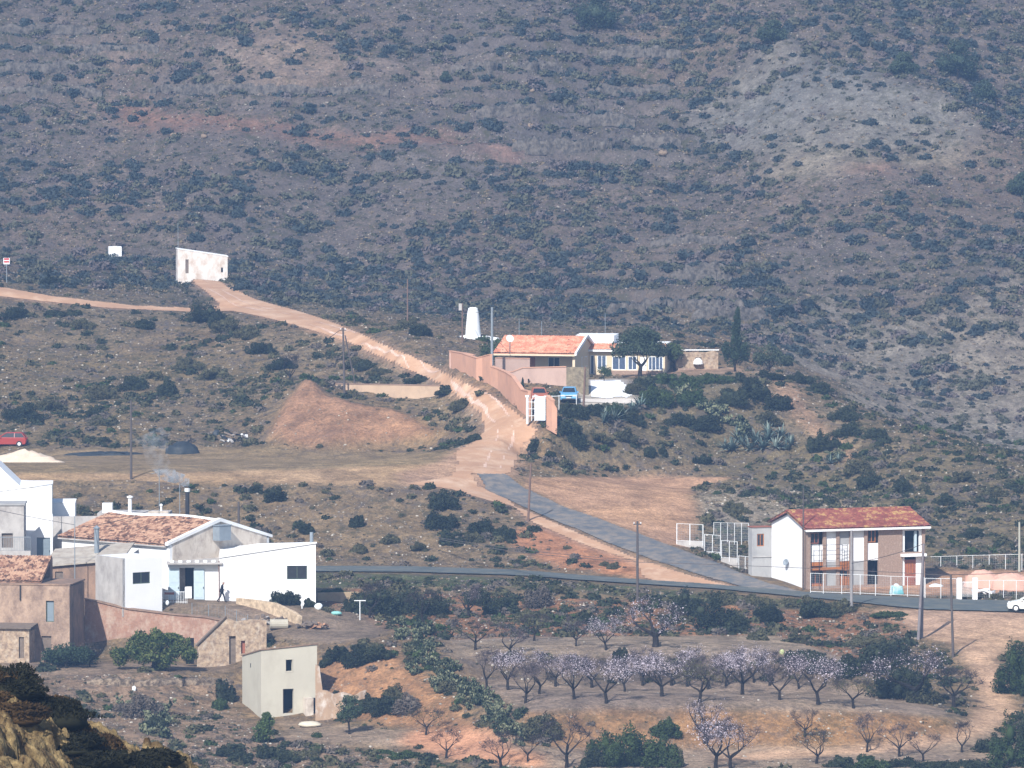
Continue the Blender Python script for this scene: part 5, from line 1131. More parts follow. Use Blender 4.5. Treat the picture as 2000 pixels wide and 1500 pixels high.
# ---------------------------------------------------------------- huts on the hill
def huts():
    z0 = hit(348, 536); o = P(345, 534, 712); o.z = gz(o.x, o.y)-.3; t = thing('field_hut', 'whitewashed field hut with peeling long side where the track tops the rise', 'hut', P(347, 534, 713), R(8))
    W, D = 6.1, 2.6
    m = MB(); m.wall(0, W, 0, .3, -2.5, 1.9, [(.95, 1.35, .0, 1.7), (5.3, 5.55, .1, .7)]); m.extr([(0, 1.9), (W, 1.9), (W, 2.0), (0, 2.95)], 'y', 0, .3)
    m.box(W-.3, .3, -2.5, W, D, 2.0); m.box(0, D-.3, -2.5, W-.3, D, 2.0); m.box(0, .3, -2.5, .3, D-.3, 2.9); m.build('wall', mat('peeling_whitewash', (.72, .69, .66), (.62, .57, .53), .9, .9, stain=(.42, .30, .22), stain_scale=1.0, stain_amt=.42), t)
    MB().box(.95, .1, .0, 1.35, .15, 1.7).build('door', WOODG, t); MB().box(5.3, .1, .1, 5.55, .14, .7).build('window', DARK, t)
    MB().hexa([(-.05, -.05, 2.97), (W+.1, -.05, 2.0), (W+.1, D, 2.05), (-.05, D, 3.0)], [(-.05, -.05, 3.07), (W+.1, -.05, 2.1), (W+.1, D, 2.15), (-.05, D, 3.1)]).build('roof', WHITE, t)
    MB().tube((0.1, .5, 2.9), (.1, .5, 6.2), .03).build('mast', GMET, t)
    b = hit(213, 507); b.z = P(213, 504, b.y).z; t = thing('water_cistern', 'small plain white cistern block alone on the hillside', 'cistern', b, R(8)); MB().box(0, 0, -1, 1.62, 1.6, 1.45).build('tank', WHITEC, t, bevel=.03); MB().box(.5, .5, 1.45, 1.1, 1.1, 1.52).build('lid', LGREY, t)
huts()
# ---------------------------------------------------------------- villa
def villa():
    o = P(1123, 735, 622); o.z = -31.95; t = thing('villa', 'long single-storey villa with orange tiled roof and glazed veranda', 'house', o, R(-15))
    W, D, e, r = 8.6, 9.0, 2.7, 4.25
    m = MB().wall(-W, 0, 2.0, 2.3, -.5, e-.1, [(-5.8, -4.9, 0, 2.1), (-3.5, -2.2, 1.0, 2.1)]); m.box(-.28, 2.3, -.5, 0, D, e); m.box(-W, D-.3, -.5, -.28, D, e); m.box(-W, 2.3, -.5, -W+.3, D-.3, e); m.box(-.28, 0, -.5, 0, 2.0, e-.1); m.box(-W, 0, -.5, -6.6, 2.0, e-.1)
    m.build('wall', CREAMV, t)
    MB().extr([(0.02, e-.1), (D, e), (D/2, r-.05)], 'x', -.26, .02).build('gable', CREAMV, t)
    MB().box(-6.6, 0, e-.35, -.28, .25, e-.1).build('lintel', CREAMV, t)
    MB().box(-5.8, 2.05, 0, -4.9, 2.12, 2.1).build('door', WOODO, t); window(t, 'x', -3.5, -2.2, 1.0, 2.1, 2.08, WMET, 1)
    window(t, 'y', 2.8, 3.4, 1.0, 2.1, .01, WMET, 0, side=1); window(t, 'y', 4.2, 5.4, 1.0, 2.1, .01, WMET, 1, side=1)
    roof_sheet(t, 'roof', (-W-.3, -.45, e-.12), (.1, -.45, e-.12), (-W-.3, D/2, r), (.1, D/2, r), T_NEW, .26, .07, .4, seed=5)
    roof_sheet(t, 'roof', (-W-.3, D+.3, e-.1), (.1, D+.3, e-.1), (-W-.3, D/2, r), (.1, D/2, r), T_NEW, .26, .07, .4, seed=6)
    MB().extr([(-.55, e-.3), (D/2, r-.12), (D+.4, e-.3), (D+.4, e), (D/2, r+.2), (-.55, e)], 'x', .1, .3).build('verge', WHITEC, t)
    MB().box(-W-.3, -.5, e-.38, .1, -.42, e-.2).build('fascia', CREAMV, t)
    # veranda wing
    v = thing('veranda_wing', 'flat roofed white wing with glazed veranda behind the spreading tree', 'house', P(1150, 737, 628), R(-6)); v.location.z = -31.9
    m = MB().wall(0, 8.2, 0, .25, -.5, 2.6, [(.15, .6, 0, 2.1), (.9, 1.9, .5, 2.1), (2.5, 4.0, .5, 2.0), (4.2, 5.2, .5, 2.0), (5.5, 6.2, 0, 2.0), (6.4, 8.0, .5, 2.0)]); m.box(0, .25, -.5, .25, 7, 2.9); m.box(7.95, .25, -.5, 8.2, 7, 2.6); m.box(.25, 6.7, -.5, 7.95, 7, 2.6); m.build('wall', CREAMV, v)
    MB().box(-1.6, 1.2, 3.3, 2.6, 7, 4.15).build('upper_wall', WHITEC, v)
    roof_sheet(v, 'tiled_roof', (-.2, -.5, 2.7), (8.3, -.5, 2.7), (-.2, 1.2, 3.3), (8.3, 1.2, 3.3), T_NEW, .26, .06, .4, seed=7); MB().box(-.2, 1.2, 3.2, 8.3, 7, 3.3).build('flat_roof', WHITE, v)
    MB().box(-.2, -.55, 2.5, 8.3, -.5, 2.72).build('fascia', WHITEC, v)
    for a, b, z0 in ((.15, .6, 0), (.9, 1.9, .5), (2.5, 4.0, .5), (4.2, 5.2, .5), (6.4, 8.0, .5)): window(v, 'x', a, b, z0, 2.1 if a < 2 else 2.0, .02, WMET, 0 if a < .5 else (3 if a > 6 else 1), fw=.09, glass=mat('blue_glass', (.10, .14, .22), (.05, .07, .12), 2, .2))
    door(v, 'x', 5.5, 6.2, 0, 2.0, .1, WHITEC); MB().box(2.3, -.12, -.4, 8.0, -.02, .45).build('brick_plinth', BRICK, v)
    MB().box(0, 2.5, 0, 8, 2.55, 2.3).build('inner_wall', LGREY, v)
    s = P(996, 661, 619); t3 = thing('satellite_dish', 'large white satellite dish at the left end of the villa roof', 'satellite dish', s); q = MB().lathe([(.0, -.15), (.3, -.1), (.42, 0), (.4, .02), (.05, -.1)], 14).build('dish', WMET, t3); q.rotation_euler = (R(65), 0, R(20)); MB().tube((0, .1, -1.6), (0, .1, 0), .05).build('mast', GMET, t3)
    # stone oven court
    c = thing('stone_oven', 'rubble stone garden oven wall with white round mouth', 'oven', P(1318, 727, 632), R(2)); m = MB().wall(0, 4.7, 0, .4, -.4, 1.9, [(2.2, 2.9, .8, 1.6)]); m.extr([(0, 1.9), (4.7, 1.9), (4.7, 2.1), (4.2, 2.35), (3.4, 2.15), (2.5, 2.2), (1.2, 2.15), (0, 2.0)], 'y', 0, .4); m.build('wall', STONEW, c)
    MB().lathe([(.55, 0), (.5, .3), (.3, .55), (.05, .66)], 12).build('oven_dome', WHITEC, c, (2.5, -.3, .9)); MB().box(0.3, -.9, -.4, 2.0, -.5, .45).build('bench', BRICK, c); MB().box(-.1, -.04, 2.35, 4.8, .44, 2.45).build('beam', WHITE, c)
    wall_run('garden_wall', 'brown brick garden wall left of the stone oven', 'wall', [(1262,690,727,636),(1318,688,727,634)], .3, STONEW)
villa()
wall_run('roadside_wall', 'tall salmon wall stepping down beside the dirt track, upper run', 'wall', [(877,686,716,None),(900,690,727,None),(930,700,742,None),(942,697,746,None),(957,693,752,None)], .25, PINKP, PINKP)
wall_run('roadside_wall', 'curving salmon wall from the lamp post down to the white gate', 'wall', [(958,716,753,None),(972,721,762,None),(986,727,775,None),(1000,736,790,None),(1012,753,800,None),(1018,762,806,None),(1031,765,816,None)], .3, PINKP, PINKP)
wall_run('gate_wall', 'short salmon wall with sloping top just right of the white gate', 'wall', [(1067,773,822,591),(1078,783,828,590),(1088,800,834,590)], .3, PINKP, PINKP)
wall_run('courtyard_wall', 'pale pink wall between lamp post and villa porch', 'wall', [(878,688,705,624),(905,690,706,624),(925,694,712,623)], .25, PINKL, PINKP)
wall_run('courtyard_wall', 'pale pink upper wall left of the villa porch', 'wall', [(968,700,740,617),(1035,701,740,618)], .25, PINKL, PINKP)
wall_run('parking_wall', 'pinkish retaining wall behind the two parked cars', 'wall', [(968,727,780,611.5),(1000,727,782,611.5),(1021,719,783,611.5),(1106,717,783,611)], .35, PINKL, PINKP)
wall_run('stone_wall', 'rubble stone wall corner behind the blue car', 'wall', [(1106,717,783,610.9),(1126,717,790,610),(1143,718,792,609)], .5, mat('mossy_stone', (.30, .25, .17), (.17, .14, .10), 2.2, .95, bump=.08, bscale=3, contrast=.12))
wall_run('field_wall', 'long low cream wall on the slope left of the dirt track', 'wall', [(640,750,778,626),(700,751,778,623.5),(780,752,780,620.5),(864,754,782,617.5),(866,754,770,619)], .3, mat('sand_plaster', (.52, .38, .27), (.42, .30, .21), .6, .9, stain=(.32, .24, .18), stain_scale=.8, stain_amt=.38), mat('brown_coping', (.30, .2, .15)))
def gate():
    b = P(1037, 832, 591.5); t = thing('driveway_gate', 'white sheet metal gate with open frame leaf at the villa drive', 'gate', P(1036, 822, 592), R(-12))
    MB().box(.45, 0, .05, 1.55, .05, 2.5).build('panel', mat('bluish_white_metal', (.68, .74, .82), (.6, .66, .74), 3, .5), t)
    m = MB()
    for x in (-.25, .1, .42): m.box(x, -.02, 0, x+.06, .06, 2.1 if x > 0 else 1.9)
    for z in (.5, 1.2, 1.9): m.box(-.2, 0, z, .45, .04, z+.05)
    m.tube((.1, .02, 2.1), (.45, .02, 2.65), .04); m.tube((.45, .02, 2.65), (.9, .02, 2.45), .04); m.build('leaf_frame', WMET, t)
    p = MB().box(-.42, -.12, -.3, -.2, .12, 2.4); p.build('gate_post', WHITEC, t); MB().box(-.5, -.2, 2.4, -.12, .2, 2.6).build('lantern', WHITEC, t)
    f = thing('drive_fence', 'thin white tubular rail fence in front of the blue car', 'fence', P(1078, 800, 595)); m = MB(); m.tube((0, 0, 1.35), (2.55, .5, 1.45), .035)
    m.build('rail', WMET, f)
    for x in (.0, .72, 2.5): MB().tube((x, x*.2, -.8), (x, x*.2, 1.45), .04).build('post', WMET, f)
gate()
# white paved drive of the villa
def paving(name, pix, m, lift=.06):
    X, Y = np.meshgrid(np.arange(-2, 30, .25), np.arange(585, 632, .25)); Z = ground(X, Y); U, V = proj(X, Y, Z)
    return kind(grid_mesh(name, X, Y, Z+lift, m, inpoly(U, V, pix)), 'structure')
paving('driveway', [(1152, 744), (1212, 743), (1228, 755), (1240, 772), (1225, 778), (1205, 776), (1190, 780), (1152, 776)], WHITEC)
paving('drive_path', [(1128, 780), (1240, 779), (1262, 786), (1230, 790), (1128, 786)], mat('pale_paving', (.66, .6, .54)))
def tower():
    t = thing('conical_tower', 'tapering whitewashed masonry tower behind the villa wall', 'tower', P(924, 667, 652)); g = MB()
    g.lathe([(.92, -.6), (.9, .2), (.8, 1.6), (.68, 2.9), (.62, 3.3), (.52, 3.72), (.3, 3.82)], 20).build('shaft', WHITEC, t, smooth=False)
    V, Q, M = join([(*ball((math.cos(a)*(1.0+.5*(i % 3)), math.sin(a)*.9, -.1), (.5, .5, .35), i, 7, 5, .25), 0) for i, a in enumerate(np.linspace(0, 6.2, 16))]); link(bpy.data.objects.new('base_rocks', npmesh('base_rocks', V, Q, [WHITEC])), t)
    wall_run('painted_rocks', 'low whitewashed rock edging around the conical tower', 'edging', [(889,658,668,652),(905,655,668,652),(930,657,668,651.5),(945,656,667,651),(970,660,668,650)], .5, WHITEC)
tower()
# ---------------------------------------------------------------- poles and wires
TOPS = {}
def pole(key, u, vt, vb, r, m, label, d=None, ut=None, arm=0, name='utility_pole', cat='pole', group=None, box=False):
    b = P(u, vb, d) if d else hit(u, vb)
    if d: b.z = min(b.z, gz(b.x, b.y))
    top = P(ut if ut else u, vt, b.y); t = thing(name, label, cat, b, 0, group); l = top-b
    MB().tube((0, 0, -.5), tuple(l), r, r*.7, 8).build('shaft', m, t)
    if arm:
        a = MB().box(l.x-arm, -.04, l.z-.32, l.x+arm, .04, l.z-.22); a.build('crossarm', m, t)
        i_ = MB()
        for k in (-1, 1): i_.lathe([(.04, 0), (.06, .06), (.03, .14)], 6, (l.x+arm*.85*k, 0, l.z-.22))
        i_.build('insulator', WMET, t)
    if box: MB().box(l.x-.4, -.15, l.z-.8, l.x-.05, .15, l.z-.05).build('junction_box', LGREY, t)
    TOPS[key] = top; return t
pole('a', 1245, 1018, 1176, .13, POLEM, 'dark wooden pole standing below the fork of the two roads', arm=.35)
pole('b', 1031, 905, 1019, .12, POLEB, 'brown wooden pole on the red verge beside the paved lane', ut=1037)
pole('d', 1663, 1036, 1194, .14, mat('concrete_pole', (.30, .29, .29), (.22, .21, .22), 2), 'grey pole in front of the middle of the brick house')
pole('e', 1793, 1062, 1250, .14, mat('grey_pole', (.24, .22, .23), (.17, .15, .16), 2), 'taller of two leaning grey poles crossing at the top', ut=1804)
pole('e2', 1800, 1085, 1247, .13, MATS['grey_pole'], 'second leaning grey pole of the crossed pair', ut=1803)
pole('f', 1862, 1122, 1284, .12, POLEM, 'single grey pole between dirt pad and gnarled almond', ut=1857)
pole('g', 1991, 1020, 1117, .12, mat('pale_pole', (.42, .42, .36)), 'pale post behind the right end of the wire fence')
pole('h', 256, 782, 937, .13, POLEM, 'weathered pole on the front edge of the grassy plateau')
pole('i', 673, 640, 769, .13, POLEM, 'dark braced pole on the slope just left of the dirt track', ut=670, arm=.3)
b = hit(673, 769); t = thing('pole_brace', 'slanting strut leaning on the braced pole', 'strut', P(699, 771, b.y+1)); MB().tube((0, 0, -.3), tuple(P(674, 655, b.y+.2)-P(699, 771, b.y+1)), .08, .07).build('strut', POLEM, t)
pole('j', 961, 600, 717, .17, GMET, 'thick blue grey steel pole beside the villa wall', d=614)
pole('k', 796, 545, 637, .1, POLEB, 'thin brown pole far behind the dirt track')
pole('k2', 592, 520, 565, .07, POLEM, 'short faint pole at the foot of the mountain')
pole('l', 903, 592, 669, .1, POLEB, 'brown post with a box at its top left of the conical tower', box=True)
pole('m', 1139, 716, 803, .13, POLEB, 'brown wooden pole on the slope right of the blue car', ut=1143)
pole('n', 466, 980, 1040, .14, POLEM, 'dark pole behind the stained gable of the farmhouse', d=535)
pole('o', 146, 1008, 1150, .05, GMET, 'thin grey metal mast in front of the brown shed', d=503, name='mast', cat='mast')
pole('p', 102, 945, 1070, .045, GMET, 'thin mast at the corner of the tall white gabled house', d=526, name='mast', cat='mast')
pole('q', 1569, 953, 1030, .07, POLEM, 'dark mast rising over the left end of the red tiled roof', d=527, name='mast', cat='mast')
for key, u, vt, vb, lab in (('r', 311, 915, 1008, 'tall television antenna with a side boom near the smoking chimney'), ('s', 351, 945, 1005, 'plain thin aerial rod between antenna and smoking chimney')):
    t = pole(key, u, vt, vb, .045, GMET, lab, d=526, name='antenna', cat='antenna')
    if key == 'r': m = MB(); z = (TOPS['r']-t.location).z-.25; m.tube((-.7, 0, z-.25), (.15, 0, z), .025); [m.tube((-.6+k*.18, -.25, z-.22+k*.055), (-.6+k*.18, .25, z-.22+k*.055), .014) for k in range(5)]; m.build('boom', GMET, t)
for u, v0, v1 in ((1014, 622, 660), (1058, 627, 662), (1182, 612, 655)): pole('z%d' % u, u, v0, v1, .045, GMET, {1014: 'thin leaning rod behind the left end of the villa roof', 1058: 'thin rod behind the middle of the villa roof', 1182: 'thin rod behind the villa flat roof'}[u], d=645, name='rod', cat='rod')
def wire(a, b, sag, label, r=.03, n=14, name='power_line'):
    a, b = Vector(a), Vector(b); m = MB(); L = None
    for i in range(n+1):
        s = i/n; p = a.lerp(b, s)-Vector((0, 0, sag*4*s*(1-s)))-a
        if L is not None: m.tube(L, p, r, r, 4, False)
        L = p
    o = m.build(name, POLEM); o.location = a; tag(o, label, 'wire'); return o
A1 = TOPS['a']-Vector((0, 0, .1))
wire(P(1245, 1098, A1.y), P(1857, 1124, TOPS['f'].y), -0.1, 'long cable from the dark roadside pole toward the crossed poles')
wire(P(850, 1052, 545), P(1245, 1097, A1.y), .35, 'cable running across the stony bank to the dark roadside pole')
wire(P(850, 1049, 545), P(1245, 1094, A1.y), .25, 'second parallel cable across the stony bank')
wire(TOPS['f'], P(2100, 1105, 505), .2, 'cable leaving the photo at the right from the single grey pole')
wire(TOPS['e'], P(1663, 1100, TOPS['d'].y), .2, 'cable between the crossed poles and the brick house pole')
wire(P(-120, 972, 520), P(102, 946, 526), .1, 'upper cable to the corner mast of the gabled house'); wire(P(-120, 968, 505), P(146, 1025, 503), .15, 'lower cable to the thin mast by the shed')
wire(P(961, 602, 614), P(905, 600, 650), .5, 'cable from the steel pole to the post with a box'); wire(TOPS['h'], P(-100, 902, 560), 1.2, 'sagging cable at the left over the sand heap')
wire(P(150, 1030, 503), P(311, 990, 526), .3, 'short cable over the farmhouse roof'); wire(TOPS['i'], P(641, 662, 640), 0, 'guy wire of the braced pole')
# ---------------------------------------------------------------- wire fences
MESHM = mat('fence_mesh', (.42, .43, .44), (.32, .33, .34), 3, .6)
def fence(label, pts, h, step, m=WMET, r=.03, mesh=.16, name='wire_fence', rails=1):
    Ps = [Vector(p) for p in pts]; o = Ps[0].copy(); t = thing(name, label, 'fence', o); ms = MB(); rl = MB()
    for a, b in zip(Ps[:-1], Ps[1:]):
        n = max(1, round((b-a).length/step))
        for i in range(n+1 if b == Ps[-1] else n):
            p = a.lerp(b, i/n)-o; MB().tube((p.x, p.y, p.z-.3), (p.x, p.y, p.z+h), r, n=6).build('post', m, t)
        if rails:
            for z in ((h-.02,) if rails == 1 else (h-.02, .08)): rl.tube(tuple(a-o+Vector((0, 0, z))), tuple(b-o+Vector((0, 0, z))), .022, n=5)
        k = int((b-a).length/mesh)
        if k > 0:
            for i in range(k): p = a.lerp(b, i/k)-o; ms.tube((p.x, p.y, p.z+.05), (p.x, p.y, p.z+h), .007, n=3, cap=False)
            for z in np.arange(.1, h, mesh*1.3): ms.tube(tuple(a-o+Vector((0, 0, z))), tuple(b-o+Vector((0, 0, z))), .006, n=3, cap=False)
    if rl.v: rl.build('rail', m, t)
    if ms.v: ms.build('mesh', MESHM if m == WMET else m, t)
    return t
for i, (u0, u1, vt, vb, d0, d1, lab) in enumerate([(1322,1373,1022,1057,549,547.5,'tallest and leftmost white fence panel of the stepped row by the lane'),(1376,1407,1043,1078,546,544.5,'second white fence panel down the stepped row'),
        (1409,1440,1055,1090,543.5,542,'third white fence panel down the stepped row'),(1443,1468,1085,1119,540.5,539,'lowest white fence panel of the stepped row beside the grey annex')]):
    a = P(u0, vb, d0); b = P(u1, vb, d1); b.z = a.z; fence(lab, [a, b], P(u0, vt, d0).z-a.z, 1.2, r=.05 if i < 1 else .035, rails=2)
    wall_run('fence_footing', ['pale concrete footing under the leftmost stepped fence panel', 'concrete footing under the second stepped fence panel', 'concrete footing under the third stepped fence panel', 'concrete footing under the lowest stepped fence panel'][i], 'footing', [(u0-1, vb, vb+9, d0), (u1+1, vb, vb+10, d1)], .15, LGREY, base_drop=.6)
fence('taller wire fence on the scrub behind the stepped white panels', [P(1394, 1056, 556), P(1462, 1058, 549), P(1464, 1082, 546)], 1.75, 1.6)
fence('long wire fence with white posts running right from the brick house', [P(1806, 1120, 541), P(1900, 1117, 540), P(2060, 1113, 539)], 1.55, 1.45)
wall_run('fence_kerb', 'low pale kerb carrying the long wire fence at the right', 'kerb', [(1806,1119,1124,540.9),(1900,1116,1122,539.9),(2060,1112,1119,538.9)], .2, LGREY)
fence('white post and rail wire fence in front of the brick house', [P(1583, 1157, 524.5), P(1608, 1158, 524), P(1680, 1160, 523.3), P(1740, 1163, 523), P(1805, 1165, 522.5)], 1.75, 1.6, rails=2)
fence('wire fence between the crossed poles and the white gate pillars', [P(1807, 1166, 522), P(1868, 1167, 521.5)], 1.7, 1.4)
fence('wire fence at the right edge in front of the pink sand heaps', [P(1905, 1168, 521), P(1960, 1168, 521), P(2060, 1169, 520)], 1.6, 1.2)
t = thing('pillar_gate', 'low white barred gate between two thick white pillars', 'gate', P(1870, 1167, 521)); MB().box(0, 0, -.2, .4, .4, 1.75).build('pillar', WHITEC, t); MB().box(1.35, 0, -.2, 1.8, .4, 1.75).build('pillar', WHITEC, t)
m = MB(); [m.box(.45+k*.11, .15, .05, .48+k*.11, .18, 1.35) for k in range(8)]; m.box(.41, .14, 1.35, 1.34, .19, 1.4); m.build('bars', WMET, t)
fence('wire and thin posts along the edge of the brown yard', [P(375, 1203, 499.5), P(440, 1208, 498.5), P(484, 1225, 496)], 1.1, 1.6, m=GMET, rails=0, mesh=.3)
wall_run('yard_wall', 'low rough stone wall descending right beside the yard of the annex', 'wall', [(461,1168,1185,505),(500,1172,1192,503),(535,1178,1200,501),(570,1194,1212,499),(583,1204,1216,498)], .35, mat('yellow_stone', (.60, .47, .33), (.34, .26, .18), 2.6, .95, bump=.08, bscale=3, contrast=.12))
wall_run('low_wall', 'low ochre concrete wall behind the white bag below the road', 'wall', [(620,1158,1188,513),(700,1156,1185,514)], .3, mat('ochre_wall', (.45, .34, .21), (.33, .25, .16), .8, .95, stain=(.2, .15, .1), stain_scale=1, stain_amt=.36))
# ---------------------------------------------------------------- heaps and odds and ends
def heap(name, label, cat, u, v, wpx, h, m, d=None, depth=1.0, seed=1, jit=.08, nz=10, flat=False):
    b = P(u, v, d) if d else hit(u, v); w_ = wpx*b.y/F/2; V = []; Q = []; n = 22; g = np.random.RandomState(seed)
    for j in range(nz+1):
        t_ = j/nz; rr = (1-t_)
        z = h*(1-rr**1.25)*(1-.15*rr) if not flat else h*math.sqrt(max(0, 1-rr*rr))
        for i in range(n):
            a = 6.283*i/n; k = rr*(1+.14*math.sin(2*a+seed)+.08*math.sin(5*a+2*seed)+jit*(g.rand()-.5)); X_ = k*w_*math.cos(a); Y_ = k*w_*depth*math.sin(a); V.append((X_, Y_, gz(b.x+X_, b.y+w_*depth*.7+Y_)-b.z+z-(.15 if j == 0 else 0)+(g.rand()-.5)*jit*h))
    for j in range(nz):
        for i in range(n): q = (i+1) % n; Q.append((j*n+i, j*n+q, (j+1)*n+q, (j+1)*n+i))
    o = link(bpy.data.objects.new(name, npmesh(name, V, Q, [m], smooth=True))); o.location = b+Vector((0, w_*depth*.7, 0)); return tag(o, label, cat)
SAND = mat('pale_sand', (.62, .52, .42), (.52, .42, .33), 2, .95, bump=.05, bscale=4); PSAND = mat('pink_sand', (.62, .38, .30), (.52, .31, .24), 1.5, .95, bump=.05, bscale=4)
heap('sand_heap', 'pale sand heap below the red car on the plateau', 'heap', 45, 903, 150, 1.25, SAND, depth=.4, seed=2, jit=.25)
heap('sand_heap', 'left of two pink sand heaps behind the white gate', 'heap', 1920, 1152, 70, 1.5, PSAND, d=529, depth=.6, seed=3, flat=True, jit=.16); heap('sand_heap', 'larger pink sand heap at the right edge behind the wire fence', 'heap', 1975, 1154, 96, 1.35, PSAND, d=528, depth=.6, seed=4, flat=True, jit=.16)
TARP = mat('black_tarp', (.035, .045, .055), (.02, .025, .03), 1.5, .55, bump=.1, bscale=1.5)
heap('tarp_heap', 'black tarpaulin covered heap on the grassy plateau', 'tarpaulin', 355, 887, 74, 1.15, TARP, depth=.5, seed=5, flat=True, jit=.22)
heap('tarp_strip', 'long flat dark plastic strip lying left of the tarpaulin heap', 'plastic sheet', 200, 890, 150, .3, TARP, depth=.25, seed=6, flat=True, jit=.4)
heap('tarp_bundle', 'small black bundle between the tarpaulin heap and the junk', 'bundle', 422, 852, 14, .5, TARP, depth=.8, seed=7, flat=True)
def junk(name, label, u, v, wpx, h, seed, n=16, mats=None, d=None):
    g = random.Random(seed); b = P(u, v, d) if d else hit(u, v); w_ = wpx*b.y/F; t = thing(name, label, 'pile', b); mats = mats or [LGREY, WOODG, WMET, BMET]
    for k in range(n):
        x = g.uniform(-.5, .5)*w_; z = g.uniform(0, h)*(1-abs(x)/w_); L = g.uniform(.3, 1.1); m = MB().box(-L/2, -.1-.15*g.random(), -.04, L/2, .1, .05+.1*g.random()); q = m.build(g.choice(['plank', 'slab', 'scrap']), g.choice(mats), t, (x, g.uniform(-.4, .4), z+.08)); q.rotation_euler = (g.uniform(-.5, .5), g.uniform(-.5, .5), g.uniform(0, 3.1))
    return t
junk('junk_pile', 'heap of grey junk boards on the plateau right of the black tarpaulin', 458, 864, 50, 1.0, 4, 20)
junk('rubble_pile', 'scattered brown rubble at the end of the low stone wall', 610, 1228, 60, .5, 6, 22, [mat('rubble', (.42, .24, .15), (.3, .17, .11), 3), WOODG])
junk('timber_pile', 'weathered timber and boards on the yard edge', 510, 1222, 90, .7, 8, 26, [WOODG, LGREY, WOODG]); junk('debris', 'dark debris at the foot of the small white outhouse', 262, 1187, 26, .25, 9, 8, [BMET, WOODG])
junk('sheet_scrap', 'white and grey scraps below the pink sand heaps', 1925, 1162, 60, .4, 10, 10, [WMET, LGREY])
def drum(name, label, cat, u, v, L, r, m, d=None, rz=0):
    b = P(u, v, d) if d else hit(u, v); t = thing(name, label, cat, b, rz); MB().tube((-L/2, 0, r), (L/2, 0, r), r, n=14).build('barrel', m, t); MB().tube((-L/2-.03, 0, r), (-L/2+.05, 0, r), r*1.04, n=14).build('rim', m, t)
drum('water_drum', 'pale cylindrical tank lying among the timber on the yard edge', 'tank', 545, 1229, 1.5, .42, mat('dull_tank', (.45, .42, .34), (.36, .33, .27), 1.5), rz=R(6))
def sack(name, label, cat, u, v, w_, h, m, d=None, seed=1, rz=0):
    b = P(u, v, d) if d else hit(u, v); V, Q = ball((0, 0, h*.42), (w_/2, w_*.35, h*.6), seed, 14, 9, .13); o = link(bpy.data.objects.new(name, npmesh(name, V, Q, [m], smooth=True))); o.location = b; o.rotation_euler = (0, 0, rz); return tag(o, label, cat)
WPL = mat('white_plastic', (.8, .84, .86), (.6, .66, .7), 2, .5); TQ = mat('turquoise_plastic', (.16, .52, .58), (.5, .7, .75), 1.4, .5, contrast=.08)
bb = thing('bulk_bag', 'white and turquoise bulk bag inside the front fence of the brick house', 'bag', P(1751, 1161, 523.8), R(18)); MB().hexa([(-.6,-.4,0),(.6,-.4,0),(.65,.4,0),(-.6,.4,0)], [(-.42,-.32,.72),(.5,-.3,.8),(.46,.3,.74),(-.5,.3,.84)]).build('sack', TQ, bb, bevel=.12); MB().hexa([(-.35,-.2,.7),(.3,-.2,.74),(.3,.2,.7),(-.35,.2,.76)], [(-.1,-.08,1.0),(.1,-.05,.98),(.1,.1,.96),(-.1,.1,1.02)]).build('tied_top', WPL, bb, bevel=.04)
sack('white_sheet', 'white sheeting on the ground right of the brick house', 'sheet', 1828, 1150, 1.3, .45, WPL, seed=4, d=530)
sack('plastic_bag', 'crumpled white plastic bag at the lower right corner of the annex', 'bag', 622, 1190, .7, .5, WPL, seed=5); sack('plastic_bag', 'tiny white bag caught on the ravine slope', 'bag', 262, 1351, .36, .4, WPL, seed=6)
sack('boat_hull', 'turquoise upturned tub lying right of the white bag', 'tub', 657, 1201, .95, .3, mat('turq', (.25, .55, .52), (.2, .45, .42), 2), seed=7); sack('pot', 'small white and green bucket beside the outhouse', 'bucket', 327, 1181, .3, .35, WPL, seed=8, d=502)
sack('boulder', 'pale flat boulder in front of the bone coloured house', 'boulder', 605, 1420, 1.9, .45, mat('pale_rock', (.60, .55, .44), (.48, .43, .34), 2), seed=9); sack('yellow_ball', 'pale yellow round cactus clump above the orchard', 'cactus', 1527, 1278, .42, .4, mat('yellowish', (.45, .5, .25)), seed=10)
for i, (u, v, w_, lab) in enumerate([(1037,250,1.4,'tan boulder on the terraced mountainside, centre'),(1296,303,1.5,'flat tan boulder below the long mountain terrace wall'),(340,268,1.3,'brown boulder under the red streak, left slope'),(398,270,1.2,'pale boulder right of the brown one under the red streak'),(1040,180,.9,'small tan boulder above the centre one')]):
    b = hit(u, v); V, Q = ball((0, 0, w_*.12), (w_*.42, w_*.35, w_*.3), 20+i, 7, 5, .3); o = link(bpy.data.objects.new('boulder', npmesh('boulder', V, Q, [mat('tan_rock', (.27, .20, .14), (.15, .11, .08), 3, bump=.1, bscale=4)]))); o.location = b; tag(o, lab, 'boulder')
def tpost():
    b = hit(703, 1212); t = thing('washing_post', 'white T-shaped washing line post below the annex', 'post', b); MB().tube((0, 0, -.2), (0, 0, 1.65), .045).build('upright', WMET, t); MB().box(-.5, -.03, 1.65, .5, .03, 1.72).build('crossbar', WMET, t)
tpost()
def posts2():
    b = P(590, 1192, 503); t = thing('standpipe', 'thin white standpipe and bracket by the dark bush at the annex', 'pipe', b); MB().tube((0, 0, -.3), (0, 0, 1.75), .06).build('pipe', WMET, t); MB().box(-.45, -.03, 1.72, .05, .03, 1.8).build('bracket', WMET, t)
posts2()
